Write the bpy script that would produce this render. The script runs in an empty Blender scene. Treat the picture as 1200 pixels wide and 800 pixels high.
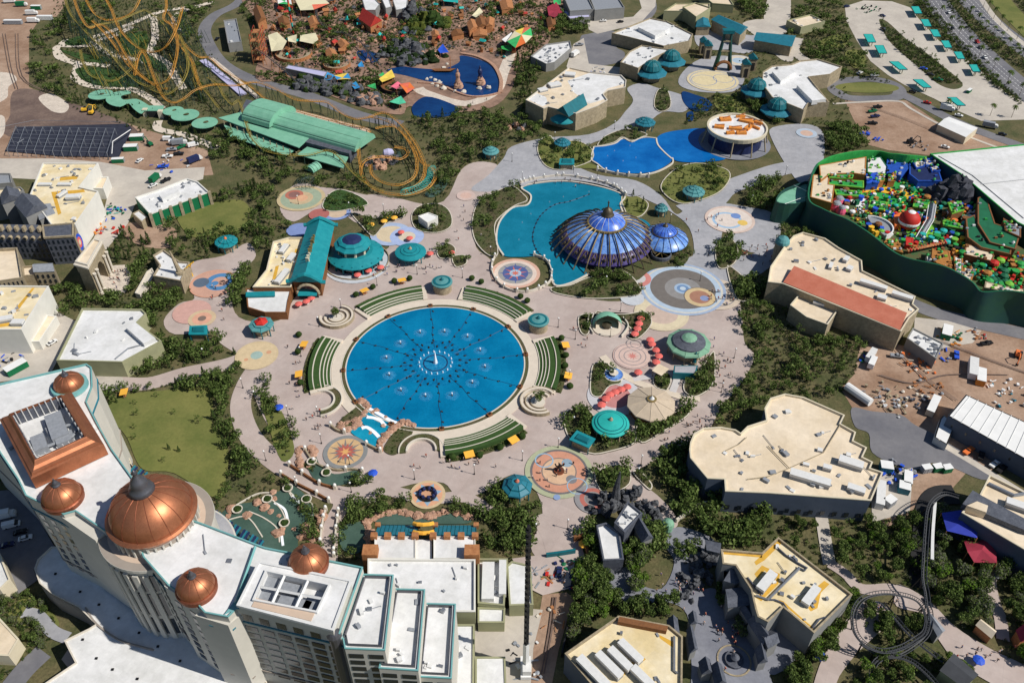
import bpy,bmesh,math,random
import numpy as np
from mathutils import Vector,Matrix
rnd=random.Random(7)
S=bpy.context.scene;COL=S.collection;D=bpy.data
PI=math.pi
# ---------------- camera, world, sun, exposure ----------------
TH=math.radians(41.0);FPX=985.0;CAMH=250.0
cd=D.cameras.new('camera');cam=D.objects.new('camera',cd);COL.objects.link(cam)
cam.location=(0,0,CAMH);cam.rotation_euler=(PI/2-TH,0,0)
cd.sensor_width=36;cd.lens=36*FPX/1200;cd.clip_start=1;cd.clip_end=20000
S.camera=cam
SUN_EL=math.radians(47);SHX,SHY=-0.95,0.31
w=D.worlds.new('World');S.world=w;w.use_nodes=True
nt=w.node_tree;nt.nodes.clear()
sky=nt.nodes.new('ShaderNodeTexSky');sky.sky_type='NISHITA';sky.sun_disc=False;sky.ozone_density=3.5;sky.dust_density=0.3
sky.sun_elevation=SUN_EL;sky.sun_rotation=math.atan2(-SHX,-SHY)
bg=nt.nodes.new('ShaderNodeBackground');bg.inputs[1].default_value=0.065
out=nt.nodes.new('ShaderNodeOutputWorld')
nt.links.new(sky.outputs[0],bg.inputs[0]);nt.links.new(bg.outputs[0],out.inputs[0])
sl=D.lights.new('sun','SUN');sl.energy=4.8;sl.angle=math.radians(0.55);sl.color=(1,0.95,0.87)
so=D.objects.new('sun',sl);COL.objects.link(so);so.location=(0,0,400)
sdir=Vector((SHX*math.cos(SUN_EL),SHY*math.cos(SUN_EL),-math.sin(SUN_EL)))
so.rotation_euler=sdir.to_track_quat('-Z','Y').to_euler()
S.view_settings.view_transform='Standard';S.view_settings.look='None'
S.view_settings.exposure=0.0;S.view_settings.gamma=1.0
S.render.resolution_x=1024;S.render.resolution_y=682
# ---------------- from a place in the photograph to metres ----------------
CT,ST=math.cos(TH),math.sin(TH)
def G(px,py,z=0.0):
 u=(px-600)/FPX;v=(py-400)/FPX
 t=(CAMH-z)/(ST+v*CT)
 return Vector((u*t,(CT-v*ST)*t,z))
def XY(px,py,z=0.0):
 p=G(px,py,z);return(p.x,p.y)
def GP(pts,z=0.0):return[XY(a,b,z)for a,b in pts]
def mpp(py,z=0.0):
 return(CAMH-z)/(ST+(py-400)/FPX*CT)/FPX
 # ---------------- materials ----------------
def srgb(r,g,b):
 f=lambda c:(c/255/12.92)if c/255<=0.04045 else((c/255+0.055)/1.055)**2.4
 return(f(r),f(g),f(b))
MATS={}
def mat(name,col,rough=0.8,metal=0.0,var=0.15,scale=0.25,bump=0.0,col2=None,fine=None,emit=None,coords='Object',spec=0.3):
 if name in MATS:return MATS[name]
 m=D.materials.new(name);m.use_nodes=True;t=m.node_tree;b=t.nodes['Principled BSDF']
 b.inputs['Roughness'].default_value=rough;b.inputs['Metallic'].default_value=metal
 b.inputs['Specular IOR Level'].default_value=spec
 tc=t.nodes.new('ShaderNodeNewGeometry')
 n=t.nodes.new('ShaderNodeTexNoise');n.inputs['Scale'].default_value=scale;n.inputs['Detail'].default_value=6;n.inputs['Roughness'].default_value=0.65
 t.links.new(tc.outputs['Position'],n.inputs['Vector'])
 r=t.nodes.new('ShaderNodeValToRGB')
 c2=col2 if col2 else tuple(min(1,c*(1+var))for c in col)
 c1=col if col2 else tuple(c*(1-var)for c in col)
 r.color_ramp.elements[0].position=0.36;r.color_ramp.elements[1].position=0.64
 r.color_ramp.elements[0].color=(*c1,1);r.color_ramp.elements[1].color=(*c2,1)
 t.links.new(n.outputs['Fac'],r.inputs['Fac'])
 src=r.outputs['Color']
 if fine:
  fs,fa=fine
  n2=t.nodes.new('ShaderNodeTexNoise');n2.inputs['Scale'].default_value=fs;n2.inputs['Detail'].default_value=4;n2.inputs['Roughness'].default_value=0.7
  t.links.new(tc.outputs['Position'],n2.inputs['Vector'])
  mr=t.nodes.new('ShaderNodeMapRange');mr.inputs['From Min'].default_value=0.3;mr.inputs['From Max'].default_value=0.7
  mr.inputs['To Min'].default_value=1-fa;mr.inputs['To Max'].default_value=1+fa
  t.links.new(n2.outputs['Fac'],mr.inputs['Value'])
  mx=t.nodes.new('ShaderNodeVectorMath');mx.operation='SCALE'
  t.links.new(src,mx.inputs[0]);t.links.new(mr.outputs[0],mx.inputs['Scale']);src=mx.outputs[0]
 t.links.new(src,b.inputs['Base Color'])
 if bump:
  bp=t.nodes.new('ShaderNodeBump');bp.inputs['Strength'].default_value=bump;bp.inputs['Distance'].default_value=0.3
  n3=t.nodes.new('ShaderNodeTexNoise');n3.inputs['Scale'].default_value=max(scale*6,1.5);n3.inputs['Detail'].default_value=3
  t.links.new(tc.outputs['Position'],n3.inputs['Vector'])
  t.links.new(n3.outputs['Fac'],bp.inputs['Height']);t.links.new(bp.outputs[0],b.inputs['Normal'])
 MATS[name]=m;return m
def grid_joint(m,size,rot,amount,width=0.04):
 """thin darker construction joints, flat print of a surface"""
 t=m.node_tree;b=t.nodes['Principled BSDF'];src=b.inputs['Base Color'].links[0].from_socket
 g=t.nodes.new('ShaderNodeNewGeometry');mp=t.nodes.new('ShaderNodeMapping');mp.inputs['Rotation'].default_value=(0,0,rot)
 t.links.new(g.outputs['Position'],mp.inputs['Vector'])
 br=t.nodes.new('ShaderNodeTexBrick');br.offset=0.0;br.inputs['Scale'].default_value=1.0
 br.inputs['Brick Width'].default_value=size;br.inputs['Row Height'].default_value=size;br.inputs['Mortar Size'].default_value=width
 br.inputs['Color1'].default_value=(1,1,1,1);br.inputs['Color2'].default_value=(0.93,0.93,0.93,1);br.inputs['Mortar'].default_value=(1-amount,)*3+(1,)
 t.links.new(mp.outputs[0],br.inputs['Vector'])
 mx=t.nodes.new('ShaderNodeMix');mx.data_type='RGBA';mx.blend_type='MULTIPLY';mx.inputs['Factor'].default_value=1
 t.links.new(src,mx.inputs['A']);t.links.new(br.outputs['Color'],mx.inputs['B']);t.links.new(mx.outputs['Result'],b.inputs['Base Color'])
 return m
M={}
def dm(key,rgb,**k):M[key]=mat(key,srgb(*rgb),**k)
# colours below are surface colours, written as sRGB triples
dm('scrub',(72,77,46),col2=srgb(102,94,66),scale=0.09,fine=(1.1,0.35),bump=0.4,rough=1)
dm('mulch',(88,78,58),col2=srgb(70,80,44),scale=0.14,fine=(1.5,0.4),bump=0.5,rough=1)
dm('lawn',(92,100,50),col2=srgb(116,116,64),scale=0.05,fine=(0.9,0.12),rough=1)
dm('turf',(52,78,36),var=0.12,scale=0.5,rough=1)
dm('dirt',(138,110,90),col2=srgb(168,142,122),scale=0.045,fine=(0.6,0.15),bump=0.3,rough=1)
dm('dark_dirt',(98,82,76),col2=srgb(120,102,92),scale=0.08,fine=(0.6,0.2),rough=1)
dm('sand',(200,188,174),var=0.1,scale=0.2,fine=(0.8,0.15),rough=1)
dm('paving',(172,156,149),col2=srgb(186,172,165),scale=0.05,fine=(0.35,0.06),rough=0.85)
grid_joint(M['paving'],6.0,0.5,0.12,0.05)
dm('grey_paving',(150,151,156),col2=srgb(168,168,172),scale=0.05,fine=(0.4,0.07),rough=0.85)
grid_joint(M['grey_paving'],6.0,0.2,0.12,0.05)
dm('dark_paving',(112,114,124),col2=srgb(134,136,144),scale=0.06,fine=(0.8,0.1),rough=0.85)
dm('berk_paving',(112,90,78),col2=srgb(158,128,110),scale=0.07,fine=(0.5,0.15),rough=0.9)
dm('concrete',(196,188,176),col2=srgb(178,170,160),scale=0.05,fine=(0.5,0.06),rough=0.9)
grid_joint(M['concrete'],5.0,0.65,0.1,0.05)
dm('asphalt',(104,104,110),col2=srgb(122,121,124),scale=0.05,fine=(0.5,0.08),rough=0.9)
dm('stone_rim',(204,196,182),var=0.05,rough=0.8,scale=0.6)
dm('pale_walk',(206,194,178),var=0.05,rough=0.85,scale=0.3)
dm('white_line',(225,225,222),var=0.04,rough=0.8)
dm('rock',(160,122,100),col2=srgb(186,150,128),scale=0.7,fine=(1.5,0.25),bump=0.8,rough=0.95)
dm('dark_rock',(60,62,66),col2=srgb(98,100,104),scale=0.5,fine=(1.5,0.35),bump=0.9,rough=0.95)
dm('trunk',(92,76,62),var=0.2,rough=1)
def water_mat(key,rgb,rgb2,rough=0.12,sc=0.06,wob=0.12,w=1.2):
 m=mat(key,srgb(*rgb),col2=srgb(*rgb2),scale=sc,rough=rough,fine=(1.2,0.10),spec=0.25)
 t=m.node_tree;b=t.nodes['Principled BSDF']
 g=t.nodes.new('ShaderNodeNewGeometry');n=t.nodes.new('ShaderNodeTexNoise');n.inputs['Scale'].default_value=w;n.inputs['Detail'].default_value=3
 t.links.new(g.outputs['Position'],n.inputs['Vector'])
 bp=t.nodes.new('ShaderNodeBump');bp.inputs['Strength'].default_value=wob;bp.inputs['Distance'].default_value=0.2
 t.links.new(n.outputs['Fac'],bp.inputs['Height']);t.links.new(bp.outputs[0],b.inputs['Normal'])
 M[key]=m
water_mat('pool_water',(2,104,148),(10,122,166),w=2.0,wob=0.25)
water_mat('lagoon_water',(14,106,132),(26,122,150),w=1.0)
water_mat('deep_pool_water',(4,84,156),(20,108,180))
water_mat('teal_water',(10,118,150),(30,150,180))
water_mat('green_water',(62,84,74),(78,100,90))
water_mat('harbour_water',(10,44,92),(18,60,112))
M['spray']=mat('spray',(0.85,0.9,0.95),var=0.05,rough=1)
# ---------------- mesh helper ----------------
def catmull(pts,closed=True,n=5):
 out=[];L=len(pts)
 rng=range(L)if closed else range(L-1)
 for i in rng:
  if closed:p0,p1,p2,p3=pts[i-1],pts[i],pts[(i+1)%L],pts[(i+2)%L]
  else:p0,p1,p2,p3=pts[max(i-1,0)],pts[i],pts[i+1],pts[min(i+2,L-1)]
  for k in range(n):
   t=k/n
   out.append(tuple(0.5*((2*b)+(c-a)*t+(2*a-5*b+4*c-d)*t*t+(3*b-a-3*c+d)*t**3)for a,b,c,d in zip(p0,p1,p2,p3)))
 if not closed:out.append(tuple(pts[-1]))
 return out
def area2(p):return sum(p[i][0]*p[(i+1)%len(p)][1]-p[(i+1)%len(p)][0]*p[i][1]for i in range(len(p)))
def ccw(p):return list(p)if area2(p)>0 else list(p)[::-1]
def inset(poly,d):
 """move an outline inwards by d metres"""
 p=ccw(poly);n=len(p);o=[]
 for i in range(n):
  a=Vector(p[i-1][:2]);b=Vector(p[i][:2]);c=Vector(p[(i+1)%n][:2])
  e1=(b-a);e2=(c-b)
  if e1.length<1e-6 or e2.length<1e-6:o.append(tuple(b));continue
  e1.normalize();e2.normalize()
  n1=Vector((-e1.y,e1.x));n2=Vector((-e2.y,e2.x));k=n1+n2
  if k.length<1e-3:o.append(tuple(b+n1*d));continue
  k.normalize();o.append(tuple(b+k*(d/max(0.35,k.dot(n1)))))
 return o
def circ(cx,cy,r,n=32,a0=0,ry=None):
 ry=ry or r
 return[(cx+r*math.cos(a0+2*PI*i/n),cy+ry*math.sin(a0+2*PI*i/n))for i in range(n)]
class MB:
 def __init__(s):s.v=[];s.f=[];s.mi=[];s.k=0
 def add(s,vs,fs):
  o=len(s.v);s.v+=[tuple(x)for x in vs];s.f+=[tuple(i+o for i in f)for f in fs];s.mi+=[s.k]*len(fs);return s
 def sheet(s,poly,z):p=ccw(poly);return s.add([(x,y,z)for x,y in p],[tuple(range(len(p)))])
 def prism(s,poly,z0,z1,top=True,bottom=False,taper=None):
  p=ccw(poly);n=len(p);q=taper if taper else p
  vs=[(x,y,z0)for x,y in p]+[(x,y,z1)for x,y in q]
  fs=[(i,(i+1)%n,n+(i+1)%n,n+i)for i in range(n)]
  if top:fs.append(tuple(range(n,2*n)))
  if bottom:fs.append(tuple(range(n-1,-1,-1)))
  return s.add(vs,fs)
 def box(s,c,size,rz=0,tilt=0):
  sx,sy,sz=size[0]/2,size[1]/2,size[2]/2;cr,sr=math.cos(rz),math.sin(rz);vs=[]
  for z in(-sz,sz):
   for x,y in((-sx,-sy),(sx,-sy),(sx,sy),(-sx,sy)):
    zz=z+y*tilt
    vs.append((c[0]+x*cr-y*sr,c[1]+x*sr+y*cr,c[2]+zz))
  return s.add(vs,[(3,2,1,0),(4,5,6,7),(0,1,5,4),(1,2,6,5),(2,3,7,6),(3,0,4,7)])
 def ring(s,outer,inner,z0,z1):
  """raised band between two outlines with the same number of points"""
  n=len(outer);vs=[(x,y,z0)for x,y in outer]+[(x,y,z1)for x,y in outer]+[(x,y,z1)for x,y in inner]+[(x,y,z0)for x,y in inner]
  fs=[]
  for i in range(n):
   j=(i+1)%n
   fs+=[(i,j,n+j,n+i),(n+i,n+j,2*n+j,2*n+i),(2*n+i,2*n+j,3*n+j,3*n+i)]
  return s.add(vs,fs)
 def lathe(s,prof,n=24,c=(0,0),a0=0,arc=2*PI,closed=True,sy=1.0):
  m=n if closed else n+1;vs=[]
  for r,z in prof:
   for i in range(m):
    a=a0+arc*i/n;vs.append((c[0]+r*math.cos(a),c[1]+r*sy*math.sin(a),z))
  fs=[]
  for k in range(len(prof)-1):
   for i in range(n):
    j=(i+1)%m if closed else i+1
    fs.append((k*m+i,k*m+j,(k+1)*m+j,(k+1)*m+i))
  if closed and prof[-1][0]>1e-4:fs.append(tuple((len(prof)-1)*m+i for i in range(n)))
  return s.add(vs,fs)
 def cyl(s,c,r,z0,z1,n=8,r1=None):return s.lathe([(r,z0),(r if r1 is None else r1,z1)],n,c)
 def tube(s,path,r,n=6,cap=True,radii=None):
  P=[Vector(p)for p in path];vs=[];L=len(P)
  for i,p in enumerate(P):
   d=(P[min(i+1,L-1)]-P[max(i-1,0)])
   if d.length<1e-6:d=Vector((0,0,1))
   d.normalize();up=Vector((0,0,1))if abs(d.z)<0.95 else Vector((1,0,0))
   a=d.cross(up).normalized();b=a.cross(d)
   rr=radii[i]if radii else r
   for k in range(n):
    t=2*PI*k/n;vs.append(p+(a*math.cos(t)+b*math.sin(t))*rr)
  fs=[(i*n+k,i*n+(k+1)%n,(i+1)*n+(k+1)%n,(i+1)*n+k)for i in range(L-1)for k in range(n)]
  if cap:fs+=[tuple(range(n-1,-1,-1)),tuple((L-1)*n+k for k in range(n))]
  return s.add(vs,fs)
 def blob(s,c,r,rz=1.0,seed=0,n=7,m=5,j=0.22):
  q=random.Random(seed);vs=[(c[0],c[1],c[2]-r*rz)]
  for a in range(1,m):
   ph=-PI/2+PI*a/m
   for b in range(n):
    t=2*PI*b/n+a*0.3;k=r*(1+q.uniform(-j,j))
    vs.append((c[0]+k*math.cos(ph)*math.cos(t),c[1]+k*math.cos(ph)*math.sin(t),c[2]+k*rz*math.sin(ph)))
  vs.append((c[0],c[1],c[2]+r*rz));fs=[(0,1+(b+1)%n,1+b)for b in range(n)]
  for a in range(m-2):
   for b in range(n):fs.append((1+a*n+b,1+a*n+(b+1)%n,1+(a+1)*n+(b+1)%n,1+(a+1)*n+b))
  e=len(vs)-1;fs+=[(e,1+(m-2)*n+b,1+(m-2)*n+(b+1)%n)for b in range(n)]
  return s.add(vs,fs)
 def gable(s,poly4,z0,z1,over=0.0):
  """pitched roof over a four-cornered outline, ridge along its longer side"""
  p=[Vector((x,y,z0))for x,y in poly4]
  if(p[1]-p[0]).length<(p[2]-p[1]).length:p=p[1:]+p[:1]
  a=(p[3]+p[0])/2;b=(p[1]+p[2])/2;a.z=b.z=z1
  return s.add([*p,a,b],[(0,1,5,4),(2,3,4,5),(3,0,4),(1,2,5),(3,2,1,0)])
 def build(s,name,m,parent=None,smooth=False,kind=None,local=False):
  me=D.meshes.new(name)
  off=Vector((0,0,0))
  if parent is not None and not local:
   q=parent
   while q.parent:q=q.parent
   off=q.location
  me.from_pydata([(x-off[0],y-off[1],z-off[2])for x,y,z in s.v],[],s.f)
  ms=m if isinstance(m,(list,tuple))else[m]
  for x in ms:me.materials.append(M[x]if isinstance(x,str)else x)
  if len(ms)>1:me.polygons.foreach_set('material_index',s.mi)
  if smooth:me.polygons.foreach_set('use_smooth',[True]*len(me.polygons))
  me.update();o=D.objects.new(name,me);COL.objects.link(o)
  if parent is not None:o.parent=parent
  if kind:o['kind']=kind
  return o
def smooth_angle(o,deg=40):
 me=o.data;me.polygons.foreach_set('use_smooth',[True]*len(me.polygons))
 me.set_sharp_from_angle(angle=math.radians(deg));return o
def thing(name,label,cat,loc=(0,0,0),rz=0,group=None):
 o=D.objects.new(name,None);COL.objects.link(o);o.location=loc;o.rotation_euler=(0,0,rz)
 o.empty_display_size=0.5
 o['label']=label;o['category']=cat
 if group:o['group']=group
 return o
def tag(o,label,cat,group=None):
 o['label']=label;o['category']=cat
 if group:o['group']=group
 return o
KIDS={}
def dup(root,loc,rz=0,label=None,group=None,scale=None):
 r=root.copy();COL.objects.link(r);r.location=loc;r.rotation_euler=(0,0,rz)
 if label:r['label']=label
 if group:r['group']=group
 elif 'group' in r and group=='':del r['group']
 if scale is not None:r.scale=scale if hasattr(scale,'__len__')else(scale,)*3
 if root.name not in KIDS:KIDS[root.name]=[(c,list(c.children))for c in root.children]
 for ch,gs in KIDS[root.name]:
  c=ch.copy();COL.objects.link(c);c.parent=r
  for g in gs:d=g.copy();COL.objects.link(d);d.parent=c
 return r
class Proto:
 """first placing moves the thing itself, later ones copy it"""
 def __init__(s,root):s.root=root;s.used=False
 def put(s,loc,rz=0,label=None,group=None,scale=None):
  if not s.used:
   s.used=True;r=s.root
   r.location=loc;r.rotation_euler=(0,0,rz)
   if label:r['label']=label
   if group:r['group']=group
   if scale is not None:r.scale=scale if hasattr(scale,'__len__')else(scale,)*3
   return r
  return dup(s.root,loc,rz,label,group,scale)
  # ---------------- setting helper: sheets and strips ----------------
ZN=[0.0];PAVE=[]
def pave(m,p):
 if('paving' in m or m in('concrete','asphalt','pale_walk','sand','berk_x'))and 'path' not in m:PAVE.append((min(a[0]for a in p),max(a[0]for a in p),min(a[1]for a in p),max(a[1]for a in p),p))
def sheet(name,m,px,s=True,base=0.05,world=False,z=None,kind='structure',n=4):
 ZN[0]+=0.004;zz=base+ZN[0]if z is None else z
 p=px if world else GP(px)
 if s:p=catmull(p,True,n)
 if m!='berk_paving':pave(m,p)
 return MB().sheet(p,zz).build(name,m,kind=kind)
def strip_poly(path,w,closed=False,s=True,world=False):
 p=path if world else GP(path)
 if s:p=catmull(p,closed,5)
 L,R=[],[]
 for i in range(len(p)):
  if closed:a,b=p[i-1],p[(i+1)%len(p)]
  else:a,b=p[max(i-1,0)],p[min(i+1,len(p)-1)]
  d=Vector((b[0]-a[0],b[1]-a[1]));d.normalize();nn=Vector((-d.y,d.x))*w/2
  L.append((p[i][0]+nn.x,p[i][1]+nn.y));R.append((p[i][0]-nn.x,p[i][1]-nn.y))
 return L,R
def strip(name,m,path,w,s=True,base=0.05,closed=False,world=False,z=None,kind='structure',h=None):
 ZN[0]+=0.004;zz=base+ZN[0]if z is None else z
 L,R=strip_poly(path,w,closed,s,world);n=len(L);mb=MB()
 if not closed and 'coaster' not in name:pave(m,L+R[::-1])
 vs=[(x,y,zz)for x,y in L]+[(x,y,zz)for x,y in R]
 rng=range(n if closed else n-1)
 fs=[(i,n+i,n+(i+1)%n,(i+1)%n)for i in rng]
 if h:
  vs+=[(x,y,zz-h)for x,y in L]+[(x,y,zz-h)for x,y in R]
  for i in rng:
   j=(i+1)%n;fs+=[(i,j,2*n+j,2*n+i),(n+j,n+i,3*n+i,3*n+j)]
  if not closed:fs+=[(0,2*n,3*n,n),(n-1,2*n-1,4*n-1,3*n-1)]
 mb.add(vs,fs);return mb.build(name,m,kind=kind)
def in_poly(x,y,p):
 c=False;j=len(p)-1
 for i in range(len(p)):
  if(p[i][1]>y)!=(p[j][1]>y)and x<(p[j][0]-p[i][0])*(y-p[i][1])/(p[j][1]-p[i][1])+p[i][0]:c=not c
  j=i
 return c
 # ================= the setting: ground, paving, water =================
MB().sheet([(-6000,-1500),(6000,-1500),(6000,9000),(-6000,9000)],0).build('ground','scrub',kind='structure')
# bare earth of the building sites
sheet('bare_earth','dirt',[(-90,-60),(110,-60),(84,-30),(75,8),(66,20),(45,25),(34,42),(34,102),(75,124),(150,145),(190,158),(243,176),(250,205),(130,215),(-90,196)],s=False)
sheet('dark_earth','dark_dirt',[(12,135),(15,108),(40,105),(75,118),(120,133),(160,152),(140,168),(10,160)])
sheet('sand_patch','sand',[(45,115),(60,110),(80,122),(76,132),(60,130)])
sheet('sand_patch','sand',[(-10,88),(12,86),(20,94),(10,102),(8,115),(-10,120)])
sheet('sand_patch','sand',[(-10,138),(5,137),(4,158),(-10,165)])
sheet('bare_earth','dirt',[(990,118),(1062,118),(1112,152),(1160,160),(1205,172),(1150,178),(1088,182),(1040,176),(1018,170),(1000,140)],s=False)
sheet('bare_earth','dirt',[(1010,398),(1060,405),(1100,372),(1260,380),(1300,560),(1180,530),(1155,560),(1050,520),(1000,480),(985,455),(1000,440)],s=False)
sheet('bare_earth','dirt',[(1060,560),(1090,545),(1140,545),(1100,590),(1060,610),(1030,620)],s=False)
sheet('bare_earth','dirt',[(636,696),(664,694),(672,700),(655,760),(645,810),(615,810),(625,760)],s=False)
sheet('bare_earth','dirt',[(150,262),(170,262),(205,268),(200,290),(165,288),(145,275)])
# service yards and roads
sheet('service_yard','concrete',[(-60,186),(60,186),(118,190),(170,200),(240,196),(238,210),(180,228),(158,240),(150,262),(125,292),(100,300),(118,262),(130,215),(-60,205)],s=False)
sheet('service_yard','concrete',[(15,400),(60,362),(92,378),(66,425),(58,440),(-20,450),(-20,420)],s=False)
strip('service_road','asphalt',[(300,-25),(280,3),(252,18),(240,34),(244,52),(262,76),(300,95),(360,112),(420,135),(470,146)],10)
sheet('service_road','asphalt',[(680,45),(690,40),(716,36),(724,42),(722,55),(732,62),(728,72),(705,77),(683,72)])
strip('service_road','asphalt',[(758,-15),(764,8),(758,20),(745,28),(720,42),(705,44)],8)
sheet('service_yard','concrete',[(688,25),(742,20),(752,10),(745,-15),(770,-15),(768,8),(750,28),(700,40),(690,35)],s=False)
sheet('service_yard','concrete',[(672,52),(684,45),(690,75),(732,80),(730,95),(668,88),(664,78)],s=False)
sheet('parking_lot','concrete',[(990,8),(1012,1),(1045,2),(1066,9),(1078,24),(1100,48),(1135,72),(1160,92),(1180,110),(1200,120),(1215,140),(1150,142),(1122,130),(1095,116),(1060,100),(1040,88),(1020,72),(1004,48),(992,25)],s=False)
sheet('median_strip','mulch',[(1030,24),(1040,26),(1062,46),(1085,62),(1105,78),(1128,98),(1118,105),(1098,98),(1075,78),(1058,64),(1040,46)])
strip('highway','asphalt',[(1070,-40),(1092,-5),(1122,35),(1160,72),(1200,106),(1260,150)],22)
strip('highway','asphalt',[(1105,-30),(1135,0),(1165,30),(1205,60),(1260,98)],20)
for off in(-3.6,0.1,3.8):
 for a in([(1070,-40),(1092,-5),(1122,35),(1160,72),(1200,106),(1260,150)],[(1105,-30),(1135,0),(1165,30),(1205,60),(1260,98)]):
  p=catmull(GP(a),False,12);L,R=strip_poly(p,abs(off)*2+0.01,False,False,True)
  q=L if off>0 else R
  mb=MB();ZN[0]+=0.004
  for i in range(0,len(q)-1):
   mb.sheet([(q[i][0]-.15,q[i][1]),(q[i][0]+.15,q[i][1]),((q[i][0]*.4+q[i+1][0]*.6)+.15,q[i][1]*.4+q[i+1][1]*.6),((q[i][0]*.4+q[i+1][0]*.6)-.15,q[i][1]*.4+q[i+1][1]*.6)],0.06+ZN[0])
  mb.build('lane_marking','white_line',kind='structure')
strip('trail','concrete',[(1138,-20),(1160,14),(1180,36),(1210,60)],5)
strip('grass_verge','lawn',[(1158,-20),(1180,10),(1215,45)],18)
strip('loop_road','asphalt',[(980,108),(978,102),(990,95),(1020,93),(1044,98),(1054,106),(1050,114),(1025,116),(995,115)],9,closed=True)
strip('loop_road','asphalt',[(1050,108),(1072,118),(1110,138),(1150,155),(1215,178)],9)
strip('sidewalk','concrete',[(976,122),(1010,120),(1052,119),(1068,128),(1105,148),(1160,170),(1180,176)],2.2)
sheet('loop_island','lawn',circ(*XY(1016,103),22,20,0,8.5),world=True)
sheet('service_yard','asphalt',[(998,478),(1022,482),(1055,486),(1072,498),(1100,512),(1160,552),(1150,562),(1100,542),(1075,550),(1050,545),(1022,530),(1018,508),(1002,500)])
strip('service_road','asphalt',[(1020,330),(1060,352),(1100,368),(1150,380),(1230,398)],9)
sheet('service_yard','concrete',[(1072,372),(1110,376),(1150,388),(1140,402),(1095,410),(1070,400)],s=False)
sheet('service_yard','concrete',[(1020,560),(1070,548),(1066,600),(1022,612)],s=False)
strip('sidewalk','concrete',[(1095,515),(1150,548),(1215,588)],3)
# ---- pink paving of the resort heart
sheet('paving','paving',[(540,200),(560,190),(585,195),(582,216),(566,240),(556,262),(558,290),(575,305),(585,330),(612,344),(640,335),(700,352),(745,350),(775,330),(850,320),(868,360),(872,400),(884,418),(868,450),(846,476),(826,510),(790,525),(758,545),(740,556),(770,580),(790,602),(792,618),(762,618),(756,604),(736,575),(712,558),(696,590),(676,640),(640,658),(622,640),(636,605),(626,572),(600,556),(565,578),(535,580),(520,566),(490,566),(462,572),(442,566),(400,560),(370,545),(330,540),(320,505),(318,470),(310,440),(316,420),(330,380),(345,350),(365,330),(400,310),(440,305),(470,290),(452,262),(420,236),(440,228),(480,238),(520,236)])
sheet('paving','paving',[(330,232),(350,215),(378,220),(400,222),(425,228),(450,234),(440,252),(420,262),(400,250),(372,246),(345,260),(330,250)])
sheet('paving','paving',[(452,234),(500,240),(545,236),(548,262),(556,300),(590,330),(560,350),(470,340),(400,345),(420,300),(456,290)])
sheet('paving','paving',[(225,308),(262,300),(290,285),(300,300),(285,318),(272,345),(280,372),(318,378),(350,366),(340,395),(325,420),(322,450),(318,500),(300,470),(290,440),(280,418),(258,402),(250,388),(205,392),(192,376),(210,356),(228,350),(220,330)])
sheet('arch_forecourt','sand',[(118,315),(152,312),(150,335),(142,346),(122,340),(112,330)])
strip('path','paving',[(120,447),(170,450),(215,438),(262,428),(285,420)],8)
sheet('service_yard','concrete',[(112,440),(140,436),(150,455),(122,460)],s=False)
strip('path','paving',[(305,425),(290,448),(282,475),(290,505),(310,530),(345,555),(395,580),(440,578)],8.5)
strip('path','paving',[(395,578),(400,592),(390,612),(386,636),(386,660)],6)
strip('path','paving',[(400,588),(432,572),(470,578),(500,585),(540,582),(560,590),(575,600)],5)
strip('path','paving',[(640,600),(655,625),(665,660)],13)
# ---- grey blue paving round the lagoons
sheet('grey_paving','grey_paving',[(552,222),(572,206),(590,186),(600,172),(640,162),(690,158),(720,145),(732,132),(742,118),(735,104),(752,98),(772,104),(800,112),(810,122),(800,132),(776,132),(752,150),(722,160),(690,170),(672,190),(700,205),(745,212),(775,230),(790,250),(800,248),(812,232),(850,238),(858,252),(845,280),(870,300),(905,290),(905,310),(878,330),(858,345),(835,330),(780,325),(790,300),(812,300),(808,268),(785,248),(752,232),(720,218),(676,214),(640,212),(600,218),(575,225)])
strip('grey_paving','grey_paving',[(800,248),(835,236),(850,222),(880,210),(910,200),(940,192),(950,175),(945,158),(925,150)],13)
sheet('grey_paving','grey_paving',[(800,85),(820,70),(850,66),(868,75),(872,95),(858,108),(820,108),(796,100)])
sheet('grey_paving','grey_paving',[(815,40),(838,36),(880,42),(900,40),(880,62),(850,60),(820,56)])
sheet('grey_paving','concrete',[(870,28),(905,24),(920,45),(930,70),(915,70),(895,50)])
sheet('grey_paving','grey_paving',[(845,240),(870,242),(905,250),(915,270),(905,292),(880,296),(862,285),(852,262)])
sheet('grey_paving','grey_paving',[(905,150),(945,146),(965,158),(962,200),(940,215),(925,200),(905,165)])
sheet('paving','concrete',[(905,-10),(925,-10),(925,30),(915,40),(895,22)])
strip('path','concrete',[(935,45),(930,60),(945,72)],9)
# ---- dark village paving
sheet('village_paving','dark_paving',[(785,622),(800,618),(830,628),(838,640),(822,660),(815,690),(838,690),(850,715),(872,735),(890,760),(905,800),(915,830),(820,830),(810,770),(805,720),(780,705),(740,708),(720,690),(745,685),(775,690),(790,660),(780,640)])
sheet('village_paving','dark_paving',[(715,672),(740,665),(745,690),(725,700),(712,690)])
sheet('village_paving','dark_paving',[(895,735),(930,740),(935,770),(900,790)])
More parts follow.
